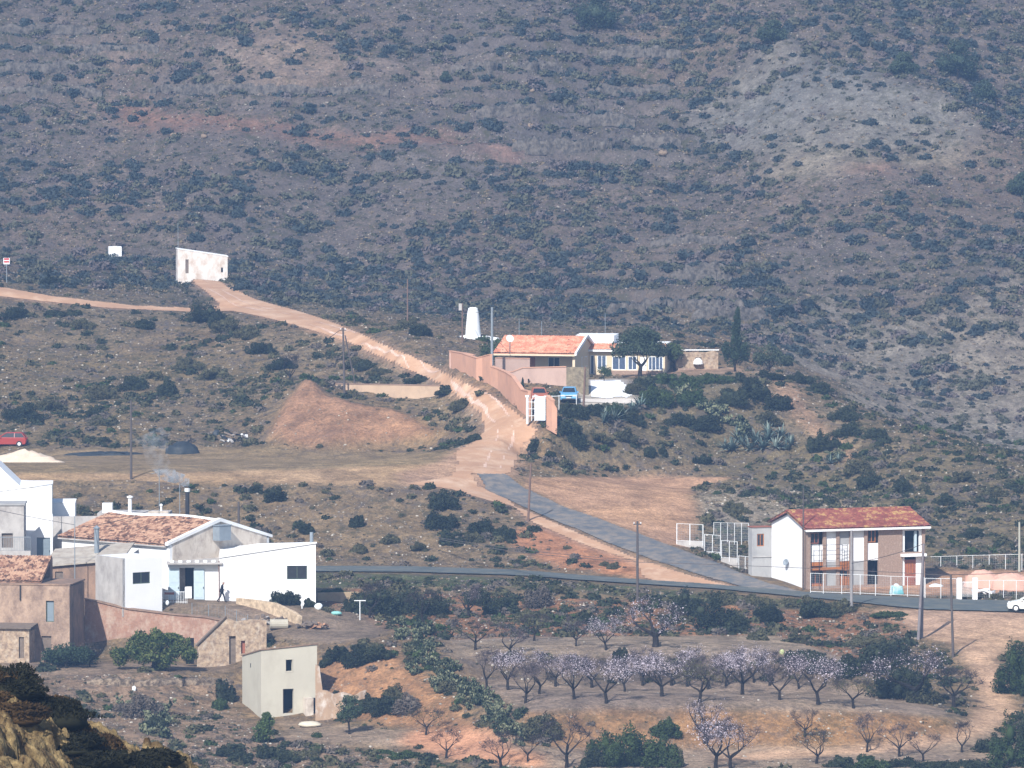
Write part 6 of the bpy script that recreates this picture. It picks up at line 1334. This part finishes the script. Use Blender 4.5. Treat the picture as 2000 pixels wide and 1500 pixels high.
def sign():
    b = hit(13, 552); t = thing('road_sign', 'red and white sign on a post at the left edge of the dirt track', 'sign', b); z = P(13, 512, b.y).z-b.z
    MB().tube((0, 0, -.2), (0, 0, z+.5), .05).build('post', GMET, t); MB().box(-.38, -.06, z-.25, .38, -.03, z+.5).build('board', WMET, t)
    RS = mat('sign_red', (.5, .05, .05)); MB().box(-.3, -.075, z+.26, .3, -.062, z+.47).build('band', RS, t); MB().box(-.3, -.075, z-.05, .3, -.062, z+.14).build('band', RS, t)
sign()
# ---------------------------------------------------------------- cars
def paint(name, c):
    m = mat(name, c, tuple(q*.9 for q in c), .8, .35, spec=.5); return m
TYRE = mat('tyre', (.03, .03, .03), (.02, .02, .02), 4, .9)
def car(label, pos, rz, col, L=4.0, w=1.7, hatch=True):
    t = thing('parked_car', label, 'car', pos, rz); s = L/4
    prof = [(-1.88*s, .26), (-1.98*s, .45), (-1.96*s, .8), (-1.86*s, .98), (.85*s, 1.0), (1.6*s, .86), (1.92*s, .7), (1.98*s, .42), (1.9*s, .26)]
    b = MB(); h = w/2
    n = len(prof); lo = [(x, y) for x, y in prof]
    b.hexa([(x, -h*.97, z) for x, z in prof], [(x, -h*.97, z) for x, z in prof]) if False else None
    # body with tumblehome: three sections across the width
    V = []; 
    for y, k, dz in ((-h, .97, -.03), (-h*.88, 1, 0), (h*.88, 1, 0), (h, .97, -.03)):
        for x, z in prof: V.append((x*k, y, z+(dz if z > .7 else 0)))
    b.v = V; b.f = [list(range(n))[::-1], list(range(3*n, 4*n))]
    for j in range(3):
        for i in range(n): q = (i+1) % n; b.f.append([j*n+i, j*n+q, (j+1)*n+q, (j+1)*n+i])
    b.build('body', col, t, bevel=.03)
    g0 = [(-1.86*s, -h*.86, .97), (.92*s, -h*.86, .97), (.92*s, h*.86, .97), (-1.86*s, h*.86, .97)]; g1 = [(-1.5*s, -h*.68, 1.42), (.12*s, -h*.68, 1.42), (.12*s, h*.68, 1.42), (-1.5*s, h*.68, 1.42)]
    MB().hexa(g0, g1).build('windows', GLASS, t)
    r = MB(); r.hexa([(x*1.01, y*1.01, 1.41) for x, y, z in g1], [(x*.94, y*.9, 1.48) for x, y, z in g1])
    for k in range(4): r.tube(g0[k], g1[k], .045, n=5)
    for sx in (-.75*s, ): 
        for y in (-1, 1): r.tube((sx, y*h*.865, .97), (sx, y*h*.69, 1.42), .04, n=5)
    r.build('roof', col, t)
    for x in (-1.25*s, 1.22*s):
        for y in (-1, 1):
            wh = MB().tube((x, y*(h-.2), .31), (x, y*(h+.01), .31), .31, n=16).build('wheel', TYRE, t); MB().tube((x, y*(h+.0), .31), (x, y*(h+.025), .31), .18, n=12).build('rim', WMET, wh)
    for y in (-1, 1):
        MB().box(1.78*s, y*h*.5, .62, 1.97*s, y*h*.92, .78).build('headlight', mat('lamp_glass', (.7, .72, .75), (.6, .62, .65), 3, .2), t); MB().box(-1.99*s, y*h*.62, .66, -1.9*s, y*h*.95, .92).build('tail_light', mat('lamp_red', (.3, .02, .02)), t)
        MB().box(.62*s, y*h*1.0, .95, .78*s, y*h*1.14, 1.08).build('mirror', col, t)
    MB().box(1.9*s, -h*.8, .27, 2.01*s, h*.8, .42).build('bumper', BMET, t); MB().box(2.0*s, -.25, .44, 2.02*s, .25, .54).build('number_plate', WMET, t); MB().box(1.93*s, -.35, .56, 1.985*s, .35, .66).build('grille', BMET, t)
    return t
p = hit(1111, 787); p = P(1112, 787, 602); car('light blue hatchback parked nose out by the rubble stone wall', Vector((p.x, p.y+2, p.z+.05)), R(-92), paint('blue_paint', (.13, .36, .62)))
p = P(1053, 787, 602.5); car('reddish orange car parked behind the white gate', Vector((p.x, p.y+2, p.z-.02)), R(-88), paint('orange_paint', (.42, .13, .07)))
p = hit(14, 873); car('red hatchback at the left edge of the plateau', p+Vector((0, .8, 0)), R(180), paint('red_paint', (.33, .04, .03)))
p = hit(2000, 1198); p.x = P(2014, 1198, p.y).x; p.z += .12; car('white hatchback parked at the right edge by the road', p+Vector((0, .8, 0)), R(172), paint('white_paint', (.72, .74, .7)))
# ---------------------------------------------------------------- the man walking past the annex
def person():
    b = P(433, 1170, 506); b.z = gz(b.x, b.y)+.01
    J = dict(pel=(0, 0, .90), wa=(.01, 0, 1.05), ch=(.05, 0, 1.27), nk=(.09, 0, 1.43), hd=(.13, 0, 1.50), hc=(.15, 0, 1.60), ht=(.14, 0, 1.68),
             hl=(.02, .1, .86), kl=(.17, .1, .50), al=(.24, .1, .09), tl=(.40, .1, .05), hr=(-.02, -.1, .86), kr=(-.08, -.1, .48), ar=(-.34, -.1, .13), tr=(-.21, -.1, .04),
             sl=(.05, .19, 1.36), el=(-.02, .24, 1.10), wl=(.19, .2, .98), fl=(.27, .17, .97), sr=(.05, -.19, 1.36), er=(.0, -.25, 1.10), wr=(.2, -.2, 1.0), fr=(.28, -.17, .99))
    Rr = dict(pel=.15, wa=.145, ch=.165, nk=.062, hd=.085, hc=.1, ht=.06, hl=.095, kl=.068, al=.05, tl=.04, hr=.095, kr=.068, ar=.05, tr=.04, sl=.075, el=.052, wl=.036, fl=.035, sr=.075, er=.052, wr=.036, fr=.035)
    E = [('pel','wa'),('wa','ch'),('ch','nk'),('nk','hd'),('hd','hc'),('hc','ht'),('pel','hl'),('hl','kl'),('kl','al'),('al','tl'),('pel','hr'),('hr','kr'),('kr','ar'),('ar','tr'),('ch','sl'),('sl','el'),('el','wl'),('wl','fl'),('ch','sr'),('sr','er'),('er','wr'),('wr','fr')]
    ks = list(J); me = bpy.data.meshes.new('person'); me.from_pydata([J[k] for k in ks], [(ks.index(a), ks.index(c)) for a, c in E], [])
    o = bpy.data.objects.new('person', me); COL.objects.link(o)
    sk = o.modifiers.new('skin', 'SKIN'); sk.use_smooth_shade = True
    for i, k in enumerate(ks): v = me.skin_vertices[0].data[i]; v.radius = (Rr[k], Rr[k]*(1.05 if k in ('ch', 'pel') else 1)); v.use_root = (k == 'pel')
    ss = o.modifiers.new('sub', 'SUBSURF'); ss.levels = 1; ss.render_levels = 1
    dg = bpy.context.evaluated_depsgraph_get(); m2 = bpy.data.meshes.new_from_object(o.evaluated_get(dg)); o.modifiers.clear(); o.data = m2; bpy.data.meshes.remove(me)
    SK = mat('skin', (.45, .26, .19), (.4, .23, .17), 3, .6); CL = mat('dark_suit', (.02, .022, .035), (.012, .013, .02), 4, .9); SH = mat('shoes', (.012, .011, .011))
    m2.materials.clear()
    for q in (CL, SK, SH): m2.materials.append(q)
    for f in m2.polygons:
        c = f.center; f.material_index = 1 if (c.z > 1.47 or (c.x > .21 and .9 < c.z < 1.1)) else (2 if c.z < .09 else 0)
    o.location = b; o.scale = (1.12, 1.15, 1.06); tag(o, 'old man in dark clothes walking right past the white annex wall', 'person')
    V, Q = ball((.11, 0, 1.64), (.105, .1, .075), 5, 12, 8, .05); h = link(bpy.data.objects.new('hair', npmesh('hair', V, Q, [mat('white_hair', (.6, .57, .54))], smooth=True)), o)
    V, Q = ball((.255, 0, 1.585), (.022, .016, .025), 5, 8, 6, .02); link(bpy.data.objects.new('nose', npmesh('nose', V, Q, [SK], smooth=True)), o)
    for y in (-1, 1): V, Q = ball((.13, y*.1, 1.585), (.022, .012, .035), 5, 8, 6, .02); link(bpy.data.objects.new('ear', npmesh('ear', V, Q, [SK], smooth=True)), o)
    # jacket hem and five fingers on each hand
    j = MB(); j.lathe([(.19, .82), (.185, .95), (.165, 1.1)], 14, (.0, 0, 0)); q = j.build('jacket', CL, o, smooth=True); q.scale = (.86, 1.0, 1)
    for y, z in ((.17, .97), (-.17, .99)):
        f = MB()
        for k in range(4): L = (.07, .08, .078, .06)[k]; f.tube((.27, y-.03+k*.02, z+.01), (.27+L*.6, y-.03+k*.02, z-.005), .010, .009, 6); f.tube((.27+L*.6, y-.03+k*.02, z-.005), (.27+L*.75, y-.03+k*.02, z-.035), .009, .007, 6)
        f.tube((.25, y-.035 if y > 0 else y+.035, z+.015), (.30, y-.055 if y > 0 else y+.055, z+.03), .012, .009, 6); f.build('fingers', SK, o)
person()
# ---------------------------------------------------------------- other trees
DG = leafmat('evergreen_leaves', (.018, .035, .016), (.06, .085, .035)); OL = leafmat('olive_leaves', (.045, .065, .035), (.12, .145, .085)); CY = leafmat('cypress_leaves', (.012, .024, .016), (.035, .055, .03))
ORG = leafmat('orange_tree_leaves', (.010, .022, .007), (.036, .06, .017), (.10, .12, .04)); PINE = leafmat('pine_needles', (.018, .032, .022), (.05, .07, .045))
def tree(name, label, u, v, d, blobs, m, trunk=(1.0, .15), leaf=.09, n=900, limbs=4, spread=.7, seed=1, group=None, up=0, core=True, L0=None):
    b = P(u, v, d) if d else hit(u, v)
    if d: b.z = gz(b.x, b.y)
    t = thing(name, label, 'tree', b, 0, group)
    L, tips = branches(seed, h0=trunk[0], r0=trunk[1], levels=3, spread=spread, n0=limbs, length=L0 or max(.5, trunk[0]*.9)); limb_mesh(L, 0, 3).build('trunk', BARK, t)
    parts = []
    for i, (cx, cy, cz, rx, ry, rz) in enumerate(blobs):
        parts.append((*leaves(n, (cx, cy, cz), (rx, ry, rz), leaf, seed*31+i, .5, up, .38, 1.3 if up else 1.0), 0))
        if core: parts.append((*ball((cx, cy, cz), (rx*.4, ry*.4, rz*.4), i, 9, 6), 0))
    V, Q, M = join(parts); link(bpy.data.objects.new('crown', npmesh('crown', V, Q, [m])), t); return t
tree('spreading_tree', 'broad dark round tree on the villa terrace in front of the veranda', 1250, 732, 621, [(-.2,0,3.0,2.2,1.7,1.2),(-1.6,0,2.6,1.4,1.2,.9),(1.3,0,2.8,1.6,1.4,1.0),(.2,0,4.1,1.6,1.3,.9),(-.7,.2,3.7,1.5,1.2,1.0),(2.1,.3,2.4,.9,.8,.7),(.9,.3,3.8,1.2,1,.8)], leafmat('grey_green_leaves', (.018, .032, .02), (.055, .075, .045)), (1.0, .2), .085, 1500, 4, .9, 2).scale = (1.12, 1.1, 1.1)
tree('pepper_tree', 'dark leafy tree just right of the spreading villa tree', 1318, 727, 631, [(0,0,2.0,1.2,1.0,.9),(-.9,0,1.7,.8,.8,.7),(-.3,.3,2.5,.9,.8,.6)], DG, (.8, .12), .085, 900, 3, .7, 3)
tree('cypress', 'tall pointed dark cypress at the end of the villa terrace', 1436, 727, 627, [(0,0,1.7,1.15,1.0,1.3),(-1.0,0,2.3,.5,.5,1.2),(1.0,.1,2.1,.6,.6,1.2),(.1,0,3.2,.85,.8,1.2),(.15,0,4.5,.6,.6,1.1),(.2,0,5.6,.38,.38,.9),(.25,0,6.4,.22,.22,.6)], CY, (.5, .14), .085, 800, 4, .2, 4, up=.55)
tree('olive_tree', 'soft grey green olive tree right of the tall cypress', 1502, 724, 628, [(0,0,2.4,1.6,1.3,1.2),(.9,0,2.0,1.2,1.0,.9),(-.9,0,2.0,1.0,.9,.8),(1.9,.2,1.6,.9,.6,.7)], leafmat('olive_dark', (.03, .045, .028), (.085, .105, .065)), (.9, .13), .08, 1200, 4, .8, 5, core=False)
tree('small_cypress', 'small narrow cypress in front of the parking wall', 1021, 760, 606, [(0,0,.7,.28,.28,.6),(0,0,1.3,.2,.2,.5),(0,0,1.75,.1,.1,.35)], CY, (.2, .04), .05, 400, 2, .1, 6, up=.5)
tree('garden_tree', 'small round green tree before the villa veranda door', 1180, 738, 618, [(0,0,1.1,.85,.7,.65),(.4,0,.9,.6,.5,.5)], DG, (.5, .05), .06, 600, 3, .6, 7)
tree('garden_shrub', 'rounded dark evergreen behind the wall near the steel pole', 972, 690, 630, [(0,0,1.6,1.4,1,1.1),(-1.2,0,1.4,1.1,.9,.9),(1.0,0,1.7,1.0,.9,.9),(.3,0,.7,1.5,.9,.8)], DG, (.3, .1), .08, 700, 3, .6, 8)
tree('orange_tree', 'largest broad dark green orange tree before the red earth wall, left half', 300, 1312, 486, [(-.2,0,2.3,1.5,1.3,1.0),(-1.5,0,1.7,1.2,1.1,.9),(-2.7,0,1.3,.95,.9,.9),(.3,.2,2.9,.9,.8,.7),(-1.0,.1,2.6,1.1,1,.8),(-.4,-.4,1.3,1.2,.9,.8)], ORG, (.8, .13), .085, 1100, 4, .6, 9, up=.25)
tree('orange_tree', 'right-hand orange tree of the pair, with yellower outer leaves', 322, 1313, 486.5, [(.4,0,1.5,1.3,1.1,1.0),(1.3,0,2.1,1.0,1.0,.8),(2.0,0,1.5,.9,.9,.8),(.5,.3,2.7,1.1,1,.7),(-.2,-.3,.8,.9,.8,.7)], ORG, (.6, .14), .085, 1100, 4, .6, 10, up=.25)
tree('garden_tree', 'low wide nearly black tree beside the brown house', 128, 1306, 487, [(-.2,0,1.3,1.7,1.2,.9),(1.3,0,1.2,1.1,1,.8),(-1.2,.1,1.0,.9,.9,.7)], CY, (.4, .1), .09, 900, 3, .8, 11)
tree('bare_fig_tree', 'pale bare branched shrub tree right of the low black tree', 175, 1300, 488, [(0,0,1.6,1.0,.9,.8)], M_SH[2], (.5, .07), .04, 260, 4, .8, 12, core=False, L0=.9)
tree('young_olive', 'young dark olive with slim trunk on the path below the bone coloured house', 682, 1434, None, [(0,0,2.1,1.0,.9,.9),(.5,0,1.7,.8,.8,.7),(-.4,0,1.5,.7,.7,.6),(.1,.1,2.7,.7,.6,.5)], leafmat('young_olive_leaves', (.02, .038, .022), (.06, .085, .045)), (.9, .08), .07, 800, 3, .55, 13)
tree('young_pine', 'small bushy pine to the left of the young olive', 516, 1452, None, [(0,0,1.0,.95,.8,.8),(.2,0,1.7,.7,.6,.6),(.2,0,2.1,.4,.4,.4)], leafmat('young_pine_leaves', (.025, .05, .015), (.075, .11, .035)), (.3, .07), .075, 700, 3, .4, 14, up=.3)
for i, (u, v, d, s, lab) in enumerate([(1165,66,None,3.0,'large dark pine cut by the top edge on the mountain'),(1507,88,None,1.7,'round dark pine on the crest of the pale scree spur'),(1870,155,None,2.6,'largest dark pine in the gully at the upper right'),(1765,150,None,1.6,'smaller pine left of the largest gully pine'),(1922,200,None,1.5,'pine below the largest gully pine near the right edge'),(1996,384,None,1.6,'dark pine clump cut by the right edge'),(870,162,None,.7,'little dark pine on the central terraces of the mountain'),(1925,660,None,.6,'lone round pine low on the right slope')]):
    if i == 7: continue
    tree('pine_tree', lab, u, v, d, [(0,0,1.0*s,1.15*s,1.0*s,.85*s),(-.6*s,0,.8*s,.7*s,.7*s,.6*s),(.6*s,0,.75*s,.75*s,.7*s,.55*s),(.1*s,0,1.6*s,.7*s,.7*s,.5*s)], PINE, (.3*s, .12), .11, 1000, 3, .5, 20+i, 'pines on the mountain')
# agaves and prickly pears
AG = leafmat('agave_blades', (.03, .055, .05), (.10, .145, .135), (.22, .27, .24)); PP = leafmat('cactus_pads', (.014, .024, .013), (.06, .075, .045), (.17, .18, .11))
def agave_mesh(seed, n=34):
    g = np.random.RandomState(seed); V = []; Q = []
    for k in range(n):
        a = g.rand()*6.283; e = g.uniform(.15, 1.35); L = g.uniform(.7, 1.15); w_ = .075; pr = []
        for s in (0, .35, .7, 1.0):
            r = L*s*math.cos(e)*(1+.1*s); z = L*s*math.sin(e)-.28*(L*s)**2*math.cos(e); pr.append((r, z, w_*(1-.95*s**1.8)))
        ca, sa = math.cos(a), math.sin(a); b = len(V)
        for r, z, ww in pr: V += [(r*ca-ww*sa, r*sa+ww*ca, z), (r*ca, r*sa, z-.03*(ww/w_)), (r*ca+ww*sa, r*sa-ww*ca, z)]
        for j in range(3):
            for q in (0, 1): Q.append((b+3*j+q, b+3*j+q+1, b+3*j+q+4, b+3*j+q+3))
    return npmesh('agave', V, Q, [AG])
def cactus_mesh(seed, n=95):
    g = np.random.RandomState(seed); V = []; Q = []
    cen = [(g.normal()*.12, g.normal()*.12, .12) for _ in range(4)]
    for k in range(n):
        b0 = cen[g.randint(len(cen))]; a = g.rand()*6.283; t_ = g.uniform(-.6, .6); r = g.uniform(.085, .135); c = (b0[0]+g.normal()*.13, b0[1]+g.normal()*.13, b0[2]+r*1.1); 
        if c[2] < 1.15: cen.append(c)
        b = len(V); ca, sa = math.cos(a), math.sin(a)
        for yy in (-.022, .022):
            for i in range(8):
                th = 6.283*i/8; x = r*math.cos(th)*.8; z = r*1.15*math.sin(th); x2 = x*math.cos(t_)-z*math.sin(t_); z2 = x*math.sin(t_)+z*math.cos(t_)
                V.append((c[0]+x2*ca-yy*sa, c[1]+x2*sa+yy*ca, c[2]+z2))
        for i in range(8): j = (i+1) % 8; Q.append((b+i, b+j, b+8+j, b+8+i))
        for o_ in (0, 8): Q += [(b+o_, b+o_+1, b+o_+2, b+o_+3), (b+o_, b+o_+3, b+o_+4, b+o_+7), (b+o_+4, b+o_+5, b+o_+6, b+o_+7)]
    return npmesh('prickly_pear', V, Q, [PP])
AGM = [agave_mesh(i) for i in range(4)]; CAM = [cactus_mesh(i) for i in range(5)]
g = random.Random(17)
AGP = [(u, v, s) for u, v, s in [(1430,880,1.5),(1450,870,1.5),(1475,862,1.6),(1500,860,1.6),(1525,856,1.4),(1545,868,1.3),(1440,860,1.3),(1465,878,1.4),(1490,876,1.5),(1515,874,1.4),(1535,880,1.2),(1415,876,1.2),(1200,820,1.5),(1180,826,1.2),(1215,812,1.2),(1250,798,1.5),(1270,792,1.4),(1235,806,1.3),(1180,818,1.2),(1455,850,1.2),(1500,845,1.2),(1638,904,1.0),(1622,906,.9)]]
for i, (u, v, s) in enumerate(AGP):
    o = link(bpy.data.objects.new('agave', AGM[i % 4])); o.location = hit(u, v); o.scale = (s*1.15,)*3; o.rotation_euler = (0, 0, g.uniform(0, 6)); 
    tag(o, 'blue green agave in the dense agave patch on the villa spur' if u > 1400 else 'blue green agave near the white drive of the villa', 'agave', 'agaves of the spur patch' if u > 1400 else 'agaves near the drive')
def pearline(pts, n, jit, smin, smax, lab, grp):
    for i in range(n):
        t_ = (i+.5)/n*(len(pts)-1); k = int(t_); f = t_-k; a, b = pts[k], pts[min(k+1, len(pts)-1)]
        u = a[0]*(1-f)+b[0]*f+g.uniform(-jit, jit); v = a[1]*(1-f)+b[1]*f+g.uniform(-jit*.6, jit*.6)
        o = link(bpy.data.objects.new('prickly_pear', CAM[i % 5])); p = hit(u, v); s = g.uniform(smin, smax); o.location = p-Vector((0, 0, .1)); o.scale = (s*1.2, s*1.2, s); o.rotation_euler = (0, 0, g.uniform(0, 6)); tag(o, lab, 'cactus', grp)
pearline([(785,1225),(830,1290),(870,1330),(920,1370),(975,1410),(1030,1450)], 90, 36, .5, 1.05, 'grey green prickly pear in the hedge running down beside the orchard', 'prickly pears beside the orchard')
pearline([(1320,765),(1380,800),(1430,830),(1450,860)], 26, 20, .7, 1.3, 'prickly pear clump on the villa spur above the agaves', 'prickly pears on the villa spur')
pearline([(250,1385),(300,1410),(310,1440)], 12, 24, .7, 1.1, 'grey prickly pear in the ravine behind the dark rocks', 'prickly pears in the ravine')
pearline([(1620,885),(1650,900)], 5, 12, .6, .9, 'pale prickly pear at the foot of the clay slope right of the agaves', 'prickly pears by the clay slope')
# ---------------------------------------------------------------- near rocks at the lower left
def outcrop():
    xs = np.arange(-22, -7.5, .07); ys = np.arange(152, 176, .07); X, Y = np.meshgrid(xs, ys)
    cr_u = [-600, 0, 60, 110, 150, 200, 240, 290, 340, 400, 460, 700]; cr_v = [1200, 1290, 1318, 1350, 1388, 1405, 1425, 1448, 1475, 1502, 1540, 1700]
    d0 = 170
    xk = [P(u, 0, d0).x for u in cr_u]; zk = [P(u, v, d0).z for u, v in zip(cr_u, cr_v)]
    zc = np.interp(X, xk, zk)
    Z = zc-(d0-Y)*.16*(Y < d0)-(Y-d0)*1.3*(Y >= d0)
    # broken, stepped limestone
    def cells(s, k):
        g = np.random.RandomState(k); gx = X/s; gy = Y/s; xi = np.floor(gx).astype(int); yi = np.floor(gy).astype(int); best = np.full(X.shape, 9.); sec = np.full(X.shape, 9.); val = np.zeros(X.shape); rnd = g.rand(512, 3)
        for di in (-1, 0, 1):
            for dj in (-1, 0, 1):
                a = xi+di; b = yi+dj; h = (a*73856093 ^ b*19349663) & 511; dx = a+rnd[h, 0]-gx; dy = b+rnd[h, 1]-gy; d = np.sqrt(dx*dx+dy*dy)
                m = d < best; sec = np.where(m, best, np.minimum(sec, d)); val = np.where(m, rnd[h, 2], val); best = np.where(m, d, best)
        return best, sec-best, val
    for s, amp, k in ((2.1, .75, 1), (.75, .42, 2), (.30, .20, 3), (.13, .07, 4)):
        f1, ed, v_ = cells(s, k); Z = Z+amp*(v_-.5)-amp*.55*np.exp(-ed*9)
    Z += .08*fbm(X, Y, .5, 3, 3)
    soil = np.zeros(X.shape+(4,)); m = mat('near_rock', (.34, .25, .12), (.06, .04, .018), 2.2, .95, detail=9, stain=(.07, .04, .016), stain_scale=1.5, stain_amt=.46, bump=.12, bscale=7, contrast=.16)
    o = grid_mesh('rock_outcrop', X, Y, Z, m, smooth=False); tag(o, 'near dark brown rocky outcrop filling the lower left corner', 'rock outcrop')
    def gz2(x, y): return float(bil(np.array([x]), np.array([y]), Z, xs[0], ys[0], .07)[0])
    B = leafmat('near_dark_leaves', (.003, .004, .002), (.015, .015, .007)); BR = leafmat('near_brown_twigs', (.016, .010, .004), (.06, .035, .013))
    def nb(u, v, w_, h, m_, seed, n=2200, lab=''):
        p = P(u, v, 167.5); p.z = gz2(p.x, p.y)-.1; V, Q, M = join([(*leaves(n, (0, 0, h*.3), (w_/2, w_/2.4, h*.75), .035, seed, .35, .45, .35, 1.8, hemi=True), 0), (*ball((0, 0, h*.1), (w_*.36, w_*.3, h*.5), seed, 12, 8), 0)])
        o = link(bpy.data.objects.new('thicket', npmesh('thicket', V, Q, [m_]))); o.location = p; tag(o, lab, 'bush')
    nb(25, 1345, 1.9, .9, B, 1, lab='black bush at the left edge on the near rocks'); nb(110, 1365, 1.5, .75, B, 2, lab='dark brown bush on the near rocks, second from left'); nb(165, 1400, 1.6, 1.0, B, 3, lab='darkest large bush on the near rock crest'); nb(150, 1370, 1.1, .8, BR, 4, lab='reddish brown twiggy bush behind the darkest bush on the near rocks')
    nb(210, 1425, 1.2, .9, BR, 5, lab='brown feathery bush at the lower end of the near bushes'); nb(200, 1440, 1.3, .7, B, 6, lab='black bush hugging the rocks below the feathery one'); nb(80, 1420, 1.6, .5, B, 7, lab='flat dark growth in a hollow of the near rocks'); nb(115, 1480, 2.6, .7, B, 8, lab='wide dark growth low on the near rocks'); nb(260, 1490, 1.8, .5, B, 9, lab='dark growth near the lower right of the near rocks')
    g3 = np.random.RandomState(9)
    for i in range(20):
        u = g3.uniform(-20, 330); v = np.interp(u, cr_u, cr_v)+g3.uniform(20, 150)
        if v > 1500: v = 1495
        a_ = hit_out(u, v, X, Y, Z); V, Q, M = join([(*leaves(900, (0, 0, .12), (.5, .42, .3), .035, 50+i, .4, .4, .35, 1.8, hemi=True), 0), (*ball((0, 0, .05), (.36, .3, .2), i, 9, 6), 0)])
        o = link(bpy.data.objects.new('thicket', npmesh('thicket', V, Q, [B if i % 3 else BR]))); o.location = a_; s_ = g3.uniform(.5, 1.5); o.scale = (s_*1.3, s_, s_*.8); tag(o, 'small dark tuft growing in a crack of the near rocks', 'bush', 'small tufts on the near rocks')
def hit_out(u, v, X, Y, Z):
    b_ = None
    for d in np.arange(153, 172, .1):
        q = P(u, v, d); zz = float(bil(np.array([q.x]), np.array([q.y]), Z, X[0, 0], Y[0, 0], .07)[0])
        if zz >= q.z: return Vector((q.x, q.y, zz-.05))
    return P(u, v, 170)
outcrop()
# ---------------------------------------------------------------- dry stone terrace walls on the mountain
def terrace_wall(pts, h, lab, m):
    V = []; Q = []; o = None; g = np.random.RandomState(len(lab)); C = []
    for (u0, v0), (u1, v1) in zip(pts[:-1], pts[1:]):
        n = max(2, int(abs(u1-u0)/7))
        for i in range(n+1): C.append(hit(u0+(u1-u0)*i/n, v0+(v1-v0)*i/n+g.uniform(-1, 1)))
    o = C[0].copy(); zs = np.array([c.z for c in C]); zs = np.convolve(np.pad(zs, 3, 'edge'), np.ones(7)/7, 'valid')
    for c, z in zip(C, zs):
        p = c-o; k = h*.75*g.uniform(.5, 1.15)*min(1, .25+min(len(V)/5, len(C)-1-len(V)/5)*.3); V += [(p.x, p.y-.5, z-o.z-.9), (p.x, p.y-.35, z-o.z+k*.5), (p.x+g.uniform(-.1, .1), p.y-.2, z-o.z+k), (p.x, p.y+1.2, z-o.z+k+.05), (p.x, p.y+1.6, z-o.z-.6)]
    for i in range(len(C)-1):
        for j in range(4): Q.append((5*i+j, 5*i+5+j, 5*i+6+j, 5*i+1+j))
    q = link(bpy.data.objects.new('terrace_wall', npmesh('terrace_wall', V, Q, [m]))); q.location = o; tag(q, lab, 'wall', None)
TW = mat('dry_stone', (.115, .10, .088), (.04, .036, .033), 1.5, .95, detail=9, bump=.15, bscale=2.2, contrast=.10, stain=(.17, .155, .14), stain_scale=2.4, stain_amt=.38)
for pts, h, lab in TWL:
    if lab: terrace_wall(pts, h, lab, TW)
terrace_wall([(170,1334),(260,1338),(360,1336),(455,1334)], .5, 'tumbled rubble wall under the garden terrace of the orange trees', mat('tumbled_stone', (.26, .20, .145), (.08, .06, .045), 2.6, .95, detail=9, bump=.15, bscale=3, contrast=.08))
# ---------------------------------------------------------------- the air
def haze():
    m = bpy.data.materials.new('haze'); m.use_nodes = True; nt = m.node_tree; nt.nodes.clear(); o_ = nn(nt, 'ShaderNodeOutputMaterial'); vp = nn(nt, 'ShaderNodeVolumePrincipled')
    vp.inputs['Color'].default_value = (.33, .56, 1.0, 1); vp.inputs['Density'].default_value = HAZE; vp.inputs['Anisotropy'].default_value = 0.0
    nt.links.new(vp.outputs[0], o_.inputs['Volume'])
    o = MB().box(-150, -10, -70, 150, 1000, 140).build('haze', m); o['kind'] = 'stuff'
HAZE = .00028
haze()
